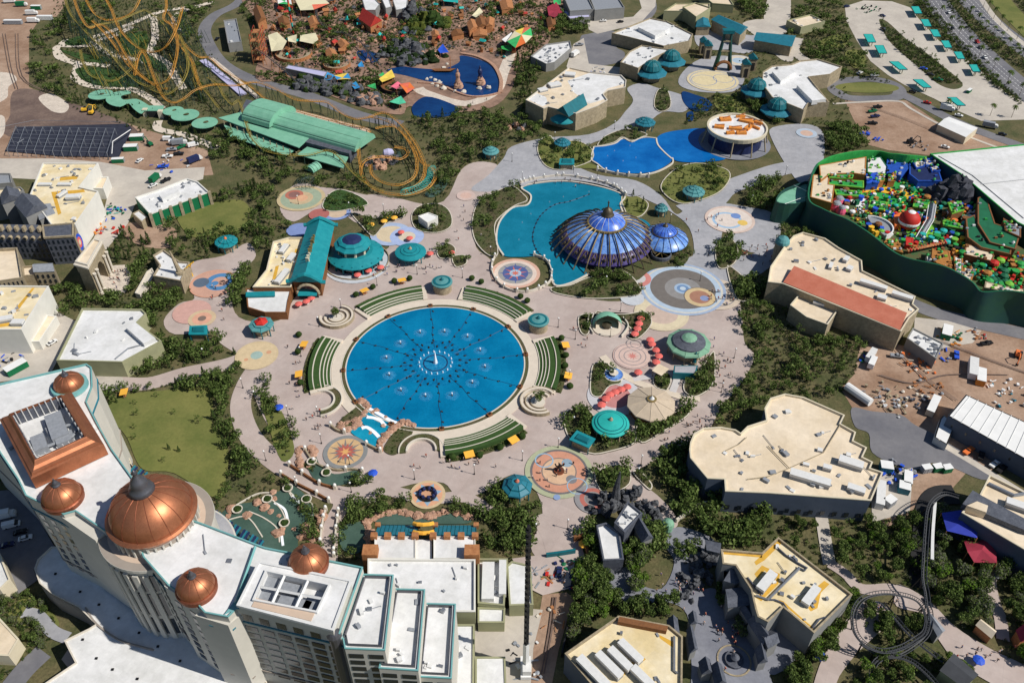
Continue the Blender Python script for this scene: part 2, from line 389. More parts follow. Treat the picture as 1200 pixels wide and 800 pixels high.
# ---- paths in the south east wood
strip('path','concrete',[(962,602),(968,640),(972,662)],4.5)
strip('path','paving',[(972,660),(990,672),(1010,690),(1045,690),(1060,700)],4)
sheet('paving','paving',[(1050,685),(1075,695),(1095,710),(1120,735),(1160,760),(1215,790),(1215,830),(1160,800),(1120,775),(1100,750),(1080,720),(1050,710)])
sheet('paving','paving',[(1005,710),(1030,705),(1045,725),(1020,750),(1000,770),(980,800),(985,830),(950,830),(960,780),(980,745)])
strip('path','paving',[(1168,655),(1160,680),(1165,705),(1172,725),(1175,750)],4)
# ---- white winding paths under the coaster
cw=[[(235,8),(190,14),(150,30),(110,44),(78,52),(66,58),(80,72),(110,76),(128,78)],[(66,58),(70,68),(90,76),(88,92),(110,102),(150,104),(175,115),(190,128)],[(110,52),(80,48),(75,54),(108,54)],[(155,32),(135,42),(112,50),(130,64),(165,72),(195,78),(205,90),(215,105)],[(180,20),(182,45),(176,60),(192,72),(207,85)],[(250,3),(225,10),(205,20),(210,38)],[(186,142),(186,152),(215,158),(240,168),(255,175)]]
for c in cw:strip('coaster_garden_path','pale_walk',c,5.5)
sheet('coaster_lawn','turf',[(78,48),(100,42),(104,52),(80,54)])
sheet('coaster_lawn','turf',[(72,60),(90,62),(125,68),(125,74),(100,72)])
sheet('coaster_lawn','turf',[(88,82),(120,80),(160,90),(160,102),(110,100)])
sheet('coaster_lawn','turf',[(140,45),(170,38),(172,60),(150,64)])
sheet('coaster_lawn','turf',[(172,64),(195,78),(190,84),(165,72)])
# ---- village by the harbour
sheet('village_earth','berk_paving',[(305,-20),(655,-20),(652,20),(640,55),(610,75),(602,100),(585,122),(560,130),(520,132),(480,125),(470,135),(430,128),(380,110),(340,95),(300,92),(310,40)])
strip('path','sand',[(600,60),(590,85),(580,108),(545,122),(500,110),(490,104)],8)
strip('path','berk_paving',[(525,-5),(522,18),(512,38),(505,50)],9)
# lawns
sheet('lawn','lawn',[(128,470),(150,462),(190,458),(230,454),(246,458),(250,475),(247,492),(260,510),(268,530),(265,560),(255,585),(205,555),(172,552),(160,540),(150,515),(138,500),(126,492)])
sheet('lawn','lawn',[(208,244),(250,238),(282,235),(295,250),(290,268),(250,276),(225,278),(210,262)])
sheet('lawn','lawn',[(795,205),(815,198),(838,204),(845,218),(825,226),(800,222)])
sheet('lawn','lawn',[(838,112),(865,115),(876,128),(862,135),(840,128)])
sheet('lawn','lawn',[(962,48),(985,40),(995,48),(985,56),(965,56)])
sheet('lawn','lawn',[(990,62),(1008,60),(1015,75),(1000,80)])
sheet('lawn','lawn',[(305,465),(325,475),(338,500),(345,530),(330,540),(315,500)])
sheet('lawn','lawn',[(640,172),(655,180),(690,192),(705,198),(660,196),(645,188)])
sheet('lawn','lawn',[(730,230),(740,225),(755,240),(750,252),(735,248)])
sheet('lawn','lawn',[(10,720),(30,700),(55,712),(70,730),(60,738),(30,735)])
# ---- big round pool
c1=G(510,432);PC=(G(510,432).x,(G(510,361).y+G(510,503).y)/2);PR=(G(614,430).x-G(406,430).x)/2
def ringsec(r0,r1,a0,a1,z,n=40,c=PC):
 p=[(c[0]+r1*math.cos(a0+(a1-a0)*i/n),c[1]+r1*math.sin(a0+(a1-a0)*i/n))for i in range(n+1)]
 q=[(c[0]+r0*math.cos(a0+(a1-a0)*i/n),c[1]+r0*math.sin(a0+(a1-a0)*i/n))for i in range(n+1)]
 return p,q
def band(name,m,r0,r1,a0,a1,z0,z1,kind='structure',c=PC,parent=None,full=False,n=48):
 p,q=ringsec(r0,r1,a0,a1,z1,n,c);mb=MB();k=n+1
 vs=[(x,y,z1)for x,y in p]+[(x,y,z1)for x,y in q]+[(x,y,z0)for x,y in p]+[(x,y,z0)for x,y in q]
 fs=[]
 for i in range(n):fs+=[(i,i+1,k+i+1,k+i)[::-1],(i,i+1,2*k+i+1,2*k+i)[::-1],(k+i,k+i+1,3*k+i+1,3*k+i)]
 if not full:fs+=[(0,k,3*k,2*k),(n,n+k,n+3*k,n+2*k)]
 mb.add(vs,fs);return mb.build(name,m,parent,kind=kind if parent is None else None)
def ang(px,py):
 p=XY(px,py);return math.atan2(p[1]-PC[1],p[0]-PC[0])
def rad(px,py):
 p=XY(px,py);return math.hypot(p[1]-PC[1],p[0]-PC[0])
MB().sheet(circ(*PC,PR,96),0.62).build('pool_water','pool_water',kind='structure')
MB().prism(circ(*PC,PR-.3,96),0,0.55).build('pool_floor','pool_water',kind='structure')
band('pool_coping','stone_rim',PR,PR+0.55,0,2*PI,0,0.75,full=True,n=96)
band('pool_gravel','mulch',PR+0.55,PR+2.0,0,2*PI,0,0.6,full=True,n=96)
band('pool_coping','stone_rim',PR+2.0,PR+2.35,0,2*PI,0,0.7,full=True,n=96)
band('promenade','pale_walk',PR+2.35,PR+6.4,0,2*PI,0,0.58,full=True,n=96)
# ---- lagoons
sheet('lagoon_water','lagoon_water',[(585,262),(600,245),(618,240),(622,230),(612,222),(625,217),(660,214),(700,220),(728,228),(732,240),(728,250),(760,262),(762,290),(700,312),(688,322),(668,332),(650,334),(645,318),(636,302),(610,302),(590,300),(583,285)],z=0.5,n=6)
strip('lagoon_kerb','stone_rim',[(730,250),(727,240),(731,230),(700,219),(660,213),(625,216),(611,221),(622,230),(618,241),(600,245),(585,262),(582,285),(590,300)],0.9,z=0.85,h=0.85)
strip('lagoon_kerb','stone_rim',[(690,322),(668,333),(650,335),(645,318)],0.9,z=0.85,h=0.85)
sheet('bridge_deck','grey_paving',[(612,211),(655,204),(700,208),(740,216),(755,228),(738,232),(728,227),(700,217),(660,212),(625,215),(612,220)],z=0.95)
sheet('pool_water','deep_pool_water',[(696,174),(694,186),(700,192),(712,200),(740,204),(765,202),(782,194),(787,186),(775,175),(769,164),(752,163),(740,168),(730,164),(720,169),(705,172)],z=0.5)
sheet('pool_water','deep_pool_water',[(769,164),(778,157),(800,153),(826,152),(835,165),(850,180),(848,188),(820,191),(795,190),(785,184),(774,174)],z=0.51)
strip('pool_kerb','stone_rim',[(769,163),(771,171),(779,180),(787,187)],0.9,z=0.8,h=.8)
strip('pool_kerb','stone_rim',[(696,173),(693,187),(700,193),(712,201),(742,206),(767,203),(787,193),(788,186)],0.8,z=0.8,h=.8)
strip('pool_kerb','stone_rim',[(696,173),(708,172),(721,169),(730,163),(740,167),(753,162),(769,163)],0.8,z=0.8,h=.8)
sheet('stream_water','harbour_water',[(800,108),(815,112),(830,118),(835,128),(820,132),(808,128),(800,118)],z=0.5)
sheet('stream_water','harbour_water',[(805,133),(812,132),(812,142),(806,142)],z=0.5)
# ---- harbour of the viking village
sheet('harbour_water','harbour_water',[(452,84),(470,79),(482,80),(505,82),(520,82),(538,74),(540,66),(560,70),(578,80),(585,95),(584,108),(568,112),(550,113),(532,106),(515,98),(500,96),(478,90)],z=0.5)
sheet('harbour_water','harbour_water',[(418,62),(430,60),(446,66),(440,74),(425,72)],z=0.5)
sheet('harbour_water','harbour_water',[(484,124),(500,114),(528,122),(538,130),(520,138),(492,138),(484,134)],z=0.5)
strip('harbour_quay','rock',[(540,64),(560,68),(578,78),(587,95),(586,110)],2.5,z=1.4,h=1.4)
strip('harbour_quay','rock',[(490,98),(515,100),(532,108),(550,114),(568,114),(586,110)],1.5,z=1.2,h=1.2)
# ---- hotel water gardens
sheet('garden_water','green_water',[(262,600),(275,592),(300,588),(315,580),(330,575),(338,568),(348,572),(362,585),(368,600),(366,615),(360,625),(350,632),(345,648),(300,645),(270,620),(252,612)],z=0.5)
sheet('garden_water','green_water',[(360,545),(368,530),(375,545),(392,556),(415,552),(422,556),(410,566),(390,570),(372,566)],z=0.5)
sheet('garden_water','green_water',[(398,622),(410,614),(425,612),(432,620),(430,640),(415,650),(400,642)],z=0.5)
sheet('garden_water','green_water',[(445,608),(470,602),(500,606),(500,614),(445,615)],z=0.5)
sheet('garden_water','green_water',[(508,608),(530,602),(550,608),(548,614),(508,614)],z=0.5)
# cascade under the pool
sheet('cascade_water','teal_water',[(424,484),(432,480),(444,490),(458,496),(462,502),(450,510),(442,516),(440,524),(432,520),(412,508),(418,502),(428,500),(422,494)],z=0.62)
# ================= vegetation =================
def leaf_mat(key,rgb,rgb2):
 m=mat(key,srgb(*rgb),col2=srgb(*rgb2),scale=0.5,rough=0.9,fine=(2.2,0.3),spec=0.1)
 t=m.node_tree;b=t.nodes['Principled BSDF'];tr=t.nodes.new('ShaderNodeBsdfTranslucent');mx=t.nodes.new('ShaderNodeMixShader');mx.inputs[0].default_value=.4
 t.links.new(b.inputs['Base Color'].links[0].from_socket,tr.inputs[0]);t.links.new(b.outputs[0],mx.inputs[1]);t.links.new(tr.outputs[0],mx.inputs[2]);t.links.new(mx.outputs[0],t.nodes['Material Output'].inputs[0])
 M[key]=m
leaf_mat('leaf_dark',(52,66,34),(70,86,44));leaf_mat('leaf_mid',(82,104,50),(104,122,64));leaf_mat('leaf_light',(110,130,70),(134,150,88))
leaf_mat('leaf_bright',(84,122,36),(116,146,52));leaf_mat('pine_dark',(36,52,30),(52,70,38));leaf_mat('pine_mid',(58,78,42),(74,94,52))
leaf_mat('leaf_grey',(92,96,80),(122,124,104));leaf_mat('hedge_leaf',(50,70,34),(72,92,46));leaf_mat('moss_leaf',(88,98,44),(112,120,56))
def leaf_cloud(seed,n,size,centres,jit=0.9):
 """leaf-sized quads scattered near the surface of several clumps"""
 q=random.Random(seed);vs=[];fs=[];mi=[]
 for i in range(n):
  c=centres[q.randrange(len(centres))]
  while True:
   d=Vector((q.uniform(-1,1),q.uniform(-1,1),q.uniform(-1,1)))
   if 0.15<d.length<1:break
  d=d.normalized()*(0.55+0.45*q.random()**0.5)
  p=Vector(c[:3])+Vector((d.x*c[3],d.y*c[3],d.z*c[4]))
  nrm=(d+Vector((q.uniform(-1,1),q.uniform(-1,1),q.uniform(-.6,1)))*jit).normalized()
  a=nrm.orthogonal().normalized();b=nrm.cross(a);t=q.uniform(0,PI)
  a,b=a*math.cos(t)+b*math.sin(t),b*math.cos(t)-a*math.sin(t)
  s=size*q.uniform(0.6,1.3);o=len(vs)
  vs+=[p+a*s,p+b*s*.7,p-a*s,p-b*s*.7];fs.append((o,o+1,o+2,o+3))
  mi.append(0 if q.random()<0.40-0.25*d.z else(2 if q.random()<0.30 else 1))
 return vs,fs,mi
def crown_mesh(name,seed,kind):
 q=random.Random(seed);cs=[]
 if kind=='leafy':
  for k in range(9):
   a=q.uniform(0,2*PI);r=q.uniform(0.08,0.27);cs.append((r*math.cos(a),r*math.sin(a),q.uniform(0.42,0.80),q.uniform(0.13,0.21),q.uniform(0.10,0.17)))
  cs.append((0,0,.6,.24,.22));V,F,I=leaf_cloud(seed,680,0.043,cs)
 elif kind=='sparse':
  for k in range(8):
   a=q.uniform(0,2*PI);r=q.uniform(0.12,0.32);cs.append((r*math.cos(a),r*math.sin(a),q.uniform(0.45,0.92),q.uniform(0.07,0.13),q.uniform(0.06,0.11)))
  V,F,I=leaf_cloud(seed,150,0.045,cs)
 elif kind=='conifer':
  for k in range(9):
   t=k/8;cs.append((q.uniform(-.02,.02),q.uniform(-.02,.02),0.16+0.78*t,0.20*(1-t)+0.03,0.09))
  V,F,I=leaf_cloud(seed,240,0.045,cs,0.6)
 elif kind=='shrub':
  for k in range(4):
   a=q.uniform(0,2*PI);cs.append((0.3*math.cos(a),0.3*math.sin(a),q.uniform(.25,.45),q.uniform(.25,.45),q.uniform(.25,.4)))
  V,F,I=leaf_cloud(seed,44,0.17,cs)
 elif kind=='wood':
  for k in range(4):
   a=q.uniform(0,2*PI);cs.append((0.26*math.cos(a),0.26*math.sin(a),q.uniform(.4,.75),q.uniform(.2,.3),q.uniform(.15,.24)))
  V,F,I=leaf_cloud(seed,170,0.07,cs)
 return V,F,I
def leaf_obj_mesh(name,VFI,mats):
 V,F,I=VFI;me=D.meshes.new(name);me.from_pydata([tuple(v)for v in V],[],F)
 for m in mats:me.materials.append(M[m])
 me.polygons.foreach_set('material_index',I);me.update();return me
def trunk_mesh(name,seed,top,r,limbs=4):
 q=random.Random(seed);mb=MB();mb.tube([(0,0,-.03),(q.uniform(-.01,.01),0,top*.5),(q.uniform(-.02,.02),q.uniform(-.02,.02),top)],r,5,radii=[r*1.3,r,r*.5])
 for k in range(limbs):
  a=2*PI*k/limbs+q.uniform(-.4,.4);z=top*q.uniform(.5,.8);mb.tube([(0,0,z),(.12*math.cos(a),.12*math.sin(a),z+.12),(.22*math.cos(a),.22*math.sin(a),z+.2)],r*.4,4,radii=[r*.5,r*.35,r*.15])
 me=D.meshes.new(name);me.from_pydata(mb.v,[],mb.f);me.materials.append(M['trunk']);return me
TREE_LIB={}
for kind,n,mats,top in(('leafy',5,('leaf_dark','leaf_mid','leaf_light'),.62),('bright',2,('leaf_mid','leaf_bright','leaf_light'),.62),('grey',2,('leaf_mid','leaf_grey','leaf_light'),.62),('sparse',3,('leaf_mid','leaf_mid','leaf_light'),.75),('conifer',3,('pine_dark','pine_mid','leaf_mid'),.85)):
 for i in range(n):
  sh={'leafy':'leafy','bright':'leafy','grey':'leafy'}.get(kind,kind);hs=sum(map(ord,kind))
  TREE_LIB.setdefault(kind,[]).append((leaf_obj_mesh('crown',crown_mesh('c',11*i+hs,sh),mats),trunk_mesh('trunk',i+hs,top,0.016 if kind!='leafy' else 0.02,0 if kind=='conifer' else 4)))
def palm_meshes():
 q=random.Random(5);mb=MB()
 for k in range(17):
  a=2*PI*k/17+q.uniform(-.1,.1);up=q.uniform(-.1,.9);L=.30
  P=[Vector((0,0,.92))+Vector((math.cos(a)*L*t,math.sin(a)*L*t,up*.2*t-.28*t*t))for t in(0,.3,.6,.85,1)]
  sd=Vector((-math.sin(a),math.cos(a),0));wd=[.008,.035,.04,.028,.003]
  for j in range(4):
   a0,a1=P[j],P[j+1];mb.add([a0+sd*wd[j]-Vector((0,0,wd[j]*.5)),a0,a1,a1+sd*wd[j+1]-Vector((0,0,wd[j+1]*.5)),a0-sd*wd[j]-Vector((0,0,wd[j]*.5)),a1-sd*wd[j+1]-Vector((0,0,wd[j+1]*.5))],[(0,1,2,3),(1,4,5,2)])
 me=D.meshes.new('frond_crown');me.from_pydata(mb.v,[],mb.f);me.materials.append(M['leaf_mid'])
 t=MB().tube([(0,0,-.02),(.01,0,.5),(0,0,.93)],.016,6,radii=[.022,.014,.014]);mt=D.meshes.new('trunk');mt.from_pydata(t.v,[],t.f);mt.materials.append(M['trunk'])
 return[(me,mt)]
TREE_LIB['palm']=palm_meshes()
TNAME={'leafy':('leafy_tree','tree','round leafy green tree'),'bright':('leafy_tree','tree','bright green leafy tree'),'grey':('leafy_tree','tree','pale grey green tree'),'sparse':('young_tree','tree','thin young tree'),'conifer':('conifer_tree','conifer','narrow dark conifer'),'palm':('palm_tree','palm tree','tall palm tree')}
NTREE={}
WOOD=[]
def tree(kind,x,y,h,where,wide=1.0,z=0.1,tall='',side=''):
 nm,cat,desc=TNAME[kind];NTREE[nm]=NTREE.get(nm,0)
 if NTREE[nm]>=(299 if nm!='palm_tree' else 200):
  WOOD.append((x,y,z,h,kind));return None
 NTREE[nm]+=1
 cm,tm=TREE_LIB[kind][rnd.randrange(len(TREE_LIB[kind]))]
 lb=(tall+' '+desc+' '+where).strip();lb=lb+side if len((lb+side).split())<=16 else lb
 r=thing(nm,lb,cat,(x,y,z),rnd.uniform(0,6.28),desc+'s '+where)
 w_=h*wide*rnd.uniform(.9,1.12);r.scale=(w_,w_,h)
 for n_,me in(('crown',cm),('trunk',tm)):
  o=D.objects.new(n_,me);COL.objects.link(o);o.parent=r
 return r
SHRUBS=[];BLOCK=[]
def block(px,z=0,world=False):BLOCK.append(px if world else GP(px,z))
BB={}
def free(x,y,pv=False):
 for i,b in enumerate(BLOCK):
  if i not in BB:BB[i]=(min(a[0]for a in b),max(a[0]for a in b),min(a[1]for a in b),max(a[1]for a in b))
  q=BB[i]
  if q[0]<x<q[1]and q[2]<y<q[3]and in_poly(x,y,b):return False
 return not(pv and any(q[0]<x<q[1]and q[2]<y<q[3]and in_poly(x,y,q[4])for q in PAVE))
def scatter(poly,n,dmin,keep=True,tries=25,pv=False):
 xs=[p[0]for p in poly];ys=[p[1]for p in poly];out=[];t=0
 while len(out)<n and t<n*tries:
  t+=1;x=rnd.uniform(min(xs),max(xs));y=rnd.uniform(min(ys),max(ys))
  if not in_poly(x,y,poly):continue
  if keep and not free(x,y,pv):continue
  if any((x-a)**2+(y-b)**2<dmin*dmin for a,b in out):continue
  out.append((x,y))
 return out
def parea(p):return abs(area2(p))/2
VEG=[]
def veg(px,where,trees=(),shrub=0.03,ss=(.6,1.3),kinds=(0,1,2),world=False,pv=True):
 """planting over an outline; trees = (kind, number, min height, max height)"""
 VEG.append((px if world else GP(px),where,trees,shrub,ss,kinds,pv))
def bed(px,where,trees=(),shrub=0.12,ss=(.5,1.0),m='mulch',rim=True,s=True,kinds=(0,1,2),h=0.55):
 p=GP(px);p=catmull(ccw(p),True,4)if s else ccw(p);ZN[0]+=0.0007
 mb=MB().prism(p,0,h+ZN[0]*.2)
 mb.build('planting_bed',m,kind='structure')
 if rim:
  i=inset(p,0.45);MB().ring(p,i,0,h+0.22).build('bed_kerb','stone_rim',kind='structure')
 VEG.append((inset(p,0.7),where,trees,shrub,ss,kinds,False))
def grow():
 for v_ in VEG:
  poly,where,trees,sh,ss,kinds,pv=v_ if len(v_)==7 else(*v_,False)
  for kind,n,h0,h1 in trees:
   cx_,cy_=centre(poly);ww=max(p_[0]for p_ in poly)-min(p_[0]for p_ in poly);hh=max(p_[1]for p_ in poly)-min(p_[1]for p_ in poly)
   for x,y in scatter(poly,n,(h0+h1)*0.16,pv=pv):
    h=rnd.uniform(h0,h1);t=(h-h0)/(h1-h0);u,v=(x-cx_)/ww,(y-cy_)/hh
    tree(kind,x,y,h,where,tall='low' if t<.33 else 'tall' if t>.66 else '',side=(', left part' if u<-.17 else ', right part' if u>.17 else ', middle')if ww>hh*.8 else(', near part' if v<-.17 else ', far part' if v>.17 else ', middle'))
  for x,y in scatter(poly,int(parea(poly)*sh*1.35),0.0,True,3,pv):SHRUBS.append((x,y,rnd.uniform(*ss),rnd.choice(kinds)))
def joined(name,spots,libs,mats,label,cat):
 """many small plants joined into one mesh; spots = (x, y, z, sx, sz, variant)"""
 if not spots:return
 VV,FF,II=[],[],[];off=0
 L=[(np.array([tuple(v)for v in V]),np.array(F),np.array(I))for V,F,I in libs]
 for x,y,z,sx,sz,k in spots:
  V,F,I=L[k%len(L)];a=rnd.uniform(0,6.28);c,s=math.cos(a),math.sin(a)
  W=np.empty_like(V);W[:,0]=(V[:,0]*c-V[:,1]*s)*sx+x;W[:,1]=(V[:,0]*s+V[:,1]*c)*sx+y;W[:,2]=V[:,2]*sz+z
  VV.append(W);FF.append(F+off);II.append(I);off+=len(V)
 V=np.concatenate(VV);F=np.concatenate(FF);I=np.concatenate(II)
 me=D.meshes.new(name);me.vertices.add(len(V));me.vertices.foreach_set('co',V.ravel().astype(np.float32))
 me.loops.add(F.size);me.loops.foreach_set('vertex_index',F.ravel().astype(np.int32))
 me.polygons.add(len(F));me.polygons.foreach_set('loop_start',np.arange(0,F.size,4,dtype=np.int32))
 for m in mats:me.materials.append(M[m])
 me.polygons.foreach_set('material_index',I.astype(np.int32));me.update(calc_edges=True)
 o=D.objects.new(name,me);COL.objects.link(o);o['kind']='stuff';o['label']=label;o['category']=cat
 # ================= buildings =================
dm('white_roof',(208,208,206),col2=srgb(226,226,226),scale=0.09,fine=(0.5,0.08),rough=0.7)
grid_joint(M['white_roof'],3.2,0.4,0.06,0.05)
dm('cream_roof',(212,194,166),col2=srgb(228,212,188),scale=0.06,fine=(0.4,0.08),rough=0.8)
grid_joint(M['cream_roof'],4.0,0.3,0.06,0.05)
dm('yellowed_roof',(216,196,150),col2=srgb(232,220,192),scale=0.06,fine=(0.4,0.08),rough=0.8)
grid_joint(M['yellowed_roof'],4.0,0.9,0.08,0.05)
dm('ochre_strip',(205,160,62),var=0.12,scale=0.4,rough=0.8)
dm('cream_wall',(206,196,172),var=0.05,scale=0.2,rough=0.8)
dm('white_wall',(214,212,204),var=0.05,scale=0.2,rough=0.7)
dm('olive_wall',(150,150,118),var=0.08,scale=0.2,rough=0.8)
dm('slate_wall',(78,88,104),var=0.08,scale=0.2,rough=0.7)
dm('grey_wall',(132,132,130),var=0.08,scale=0.2,rough=0.8)
dm('stone_wall',(168,154,128),col2=srgb(140,128,106),scale=0.6,fine=(2,.15),rough=0.9,bump=.3)
dm('dark_slate',(72,76,86),col2=srgb(92,96,106),scale=0.5,fine=(2,.15),rough=0.7,bump=.2)
dm('glass',(34,42,50),rough=0.15,var=0.3,scale=0.3,spec=0.6)
dm('dark_void',(38,38,40),rough=0.8)
dm('teal_roof',(20,124,134),col2=srgb(34,138,146),scale=0.3,fine=(1.5,.06),rough=0.55)
dm('teal_dark',(18,98,108),var=0.12,scale=0.4,rough=0.5)
dm('teal_blue',(38,112,130),var=0.12,scale=0.4,rough=0.5)
dm('teal_grey',(82,140,142),var=0.08,scale=0.5,rough=0.6)
dm('turquoise',(40,168,160),var=0.08,scale=0.4,rough=0.6)
dm('mint',(112,168,142),col2=srgb(126,180,154),scale=0.2,fine=(1.0,.05),rough=0.6)
dm('verdigris',(118,160,134),var=0.1,scale=0.5,rough=0.7)
dm('terracotta',(178,102,80),col2=srgb(188,114,92),scale=0.2,fine=(1.5,.08),rough=0.8)
dm('red_roof',(170,52,44),var=0.12,scale=0.5,rough=0.7)
dm('timber',(150,98,62),col2=srgb(178,124,82),scale=0.8,rough=0.9)
dm('orange_box',(206,132,58),var=0.15,scale=0.8,rough=0.8)
dm('hvac_white',(212,212,210),var=0.05,scale=1,rough=0.5)
dm('hvac_grey',(140,144,150),var=0.12,scale=1,rough=0.5)
dm('steel',(150,154,160),var=0.1,rough=0.4,metal=0.6)
dm('black_metal',(30,30,32),rough=0.5)
dm('green_wall',(30,66,70),col2=srgb(42,82,62),scale=0.06,rough=0.6)
dm('green_bright',(46,150,70),var=0.15,scale=0.3,rough=0.6)
dm('brick_brown',(132,88,52),col2=srgb(112,74,46),scale=1.0,rough=0.8)
dm('royal_blue',(34,78,168),var=0.12,scale=0.5,rough=0.6)
dm('blue',(40,84,196),var=0.1,rough=0.6);dm('membrane',(50,52,64),var=.15,scale=.3,rough=.6);dm('navy',(34,44,84),var=0.15,scale=.5,rough=0.5)
dm('yellow',(226,176,52),var=0.1,rough=0.6);dm('red',(186,44,36),var=0.1,rough=0.6)
dm('orange',(226,118,60),var=0.1,rough=0.6);dm('pink',(214,90,122),var=0.1,rough=0.6)
dm('white_paint',(226,226,224),var=0.04,rough=0.5)
dm('salmon',(214,104,96),var=0.08,rough=0.8);dm('amber',(236,176,66),var=0.05,rough=0.8)
dm('green_panel',(18,104,66),var=0.1,rough=0.6);dm('olive_roof',(96,98,72),var=0.1,rough=0.8)
dm('lilac',(180,178,210),var=0.05,rough=0.7)
dm('crimson',(150,48,66),var=0.15,rough=0.8);dm('cobalt',(52,66,168),var=0.12,rough=0.8)
dm('skin',(196,150,120));dm('hair',(50,36,28));dm('shirt_dark',(44,48,66),var=.4,scale=.05);dm('shirt_light',(200,196,196),var=.3,scale=.06)
dm('shirt_red',(170,60,60),var=.3,scale=.05);dm('shirt_blue',(70,100,160),var=.3,scale=.05);dm('trousers',(44,46,56),var=.3,scale=.05)
SHM={}
def shared(key,fn,m):
 if key not in SHM:
  mb=fn();me=D.meshes.new(key[0]);me.from_pydata(mb.v,[],mb.f)
  for x in(m if isinstance(m,(list,tuple))else[m]):me.materials.append(M[x])
  if isinstance(m,(list,tuple)):me.polygons.foreach_set('material_index',mb.mi)
  me.update();SHM[key]=me
 return SHM[key]
def rootof(p):
 while p.parent:p=p.parent
 return p
def put(parent,name,me,x,y,z,rz=0):
 r=rootof(parent);o=D.objects.new(name,me);COL.objects.link(o);o.parent=parent
 o.location=(x-r.location[0],y-r.location[1],z-r.location[2]);o.rotation_euler=(0,0,rz);return o
def pbox(parent,name,x,y,z,size,m,rz=0):
 """box part standing on height z"""
 size=tuple(round(s,2)for s in size)
 return put(parent,name,shared((name,size,m),lambda:MB().box((0,0,size[2]/2),size),m),x,y,z,rz)
def pxbox(parent,name,px,py,z,size,m,rz=0):
 x,y=XY(px,py,z);return pbox(parent,name,x,y,z,size,m,rz)
def centre(p):return(sum(a[0]for a in p)/len(p),sum(a[1]for a in p)/len(p))
def windows(parent,a,b,z0,z1,rows,cols,fw=0.55,fh=0.55,m='glass',out=0.03,skip=0.0,off=0.0,frame=None,name='window'):
 """a grid of windows on the wall from a to b (world xy), each its own part; the outside is to the right of a -> b"""
 d=Vector((b[0]-a[0],b[1]-a[1]));L=d.length;d.normalize();n=Vector((d.y,-d.x));rz=math.atan2(d.y,d.x)
 cw,rh=(L-2*off)/cols,(z1-z0)/rows;w_,h_=round(cw*fw,1),round(rh*fh,1)
 for i in range(cols):
  for j in range(rows):
   if skip and rnd.random()<skip:continue
   x=a[0]+d.x*(off+(i+.5)*cw)+n.x*out;y=a[1]+d.y*(off+(i+.5)*cw)+n.y*out;z=z0+(j+.5)*rh-h_/2
   put(parent,name,shared((name,w_,h_,m,frame),lambda:MB().box((0,0,h_/2),(w_,.12,h_)),m),x,y,z,rz)
def building(name,label,cat,roof_px,h,roof='white_roof',wall='cream_wall',par=0.9,pw=0.5,z0=0.0,s=False,group=None,parm=None,world=None,blk=True,deck=0.0):
 p=ccw(world if world else GP(roof_px,h));
 if s:p=catmull(p,True,4)
 c=centre(p);root=thing(name,label,cat,(c[0],c[1],z0),group=group)
 MB().prism(p,z0-(0.1 if z0==0 else 0),h,top=False).build('wall',wall,root)
 i=inset(p,pw)
 MB().sheet(i,h-par).build('roof',roof,root)
 if par>0:
  q=inset(p,-0.06);mb=MB();n=len(q)
  vs=[(x,y,h-.35)for x,y in q]+[(x,y,h+.05)for x,y in q]+[(x,y,h+.05)for x,y in i]+[(x,y,h-par-.02)for x,y in i]
  fs=[]
  for k in range(n):
   j=(k+1)%n;fs+=[(k,j,n+j,n+k),(n+k,n+j,2*n+j,2*n+k),(2*n+k,2*n+j,3*n+j,3*n+k)]
  mb.add(vs,fs).build('parapet',parm or wall,root)
 if blk:BLOCK.append(inset(p,-1.2))
 return root,p
def units(root,lst,z,m='hvac_white'):
 """rooftop machines: (px, py, length, width, height, turn)"""
 for px,py,L,W,H,rz in lst:
  x,y=XY(px,py,z+H)
  u=pbox(root,'rooftop_unit',x,y,z,(L,W,H*.55),'hvac_grey',rz)
  put(u,'cover',shared(('cover',L,W,H,m),lambda:MB().box((0,0,H*.78),(L*1.02,W*1.04,H*.45)),m),x,y,z,rz).location=(0,0,0)
  for q in u.children:q.rotation_euler=(0,0,0)
def clutter(root,p,z,n,seed=0,smin=.6,smax=2.2,m='hvac_grey'):
 """pipes, fans and curbs strewn over a roof"""
 q=random.Random(seed);xs=[a[0]for a in p];ys=[a[1]for a in p];k=0;i=inset(p,1.6);t=0
 while k<n and t<400:
  t+=1
  x=q.uniform(min(xs),max(xs));y=q.uniform(min(ys),max(ys))
  if in_poly(x,y,i)and k%4==3:
   a=q.choice((0,PI/2))+.35;l=q.uniform(3,7);e=(x+l*math.cos(a),y+l*math.sin(a))
   if in_poly(*e,i):MB().tube([(x,y,z+.35),(*e,z+.35),(e[0],e[1],z)],.14,4).build('roof_pipe','hvac_grey',root)
  if in_poly(x,y,i):
   k+=1;sz=(round(q.uniform(smin,smax)*2)/2+.3,round(q.uniform(smin,smax)*2)/2*.7+.3,q.choice((.4,.7,1.1)))
   pbox(root,'roof_vent',x,y,z,sz,q.choice((m,'hvac_white','steel')),q.uniform(0,3))
def pipe(root,pts_px,z,r=.25,m='steel',name='duct'):
 P=[G(a,b,z+.6)for a,b in pts_px];P=[Vector((v.x,v.y,z+.5))for v in P]
 return MB().tube(P,r,6).build(name,m,root)
def patch(root,px,z,m,name='roof_patch'):return MB().sheet(GP(px,z),z+.02).build(name,m,root)
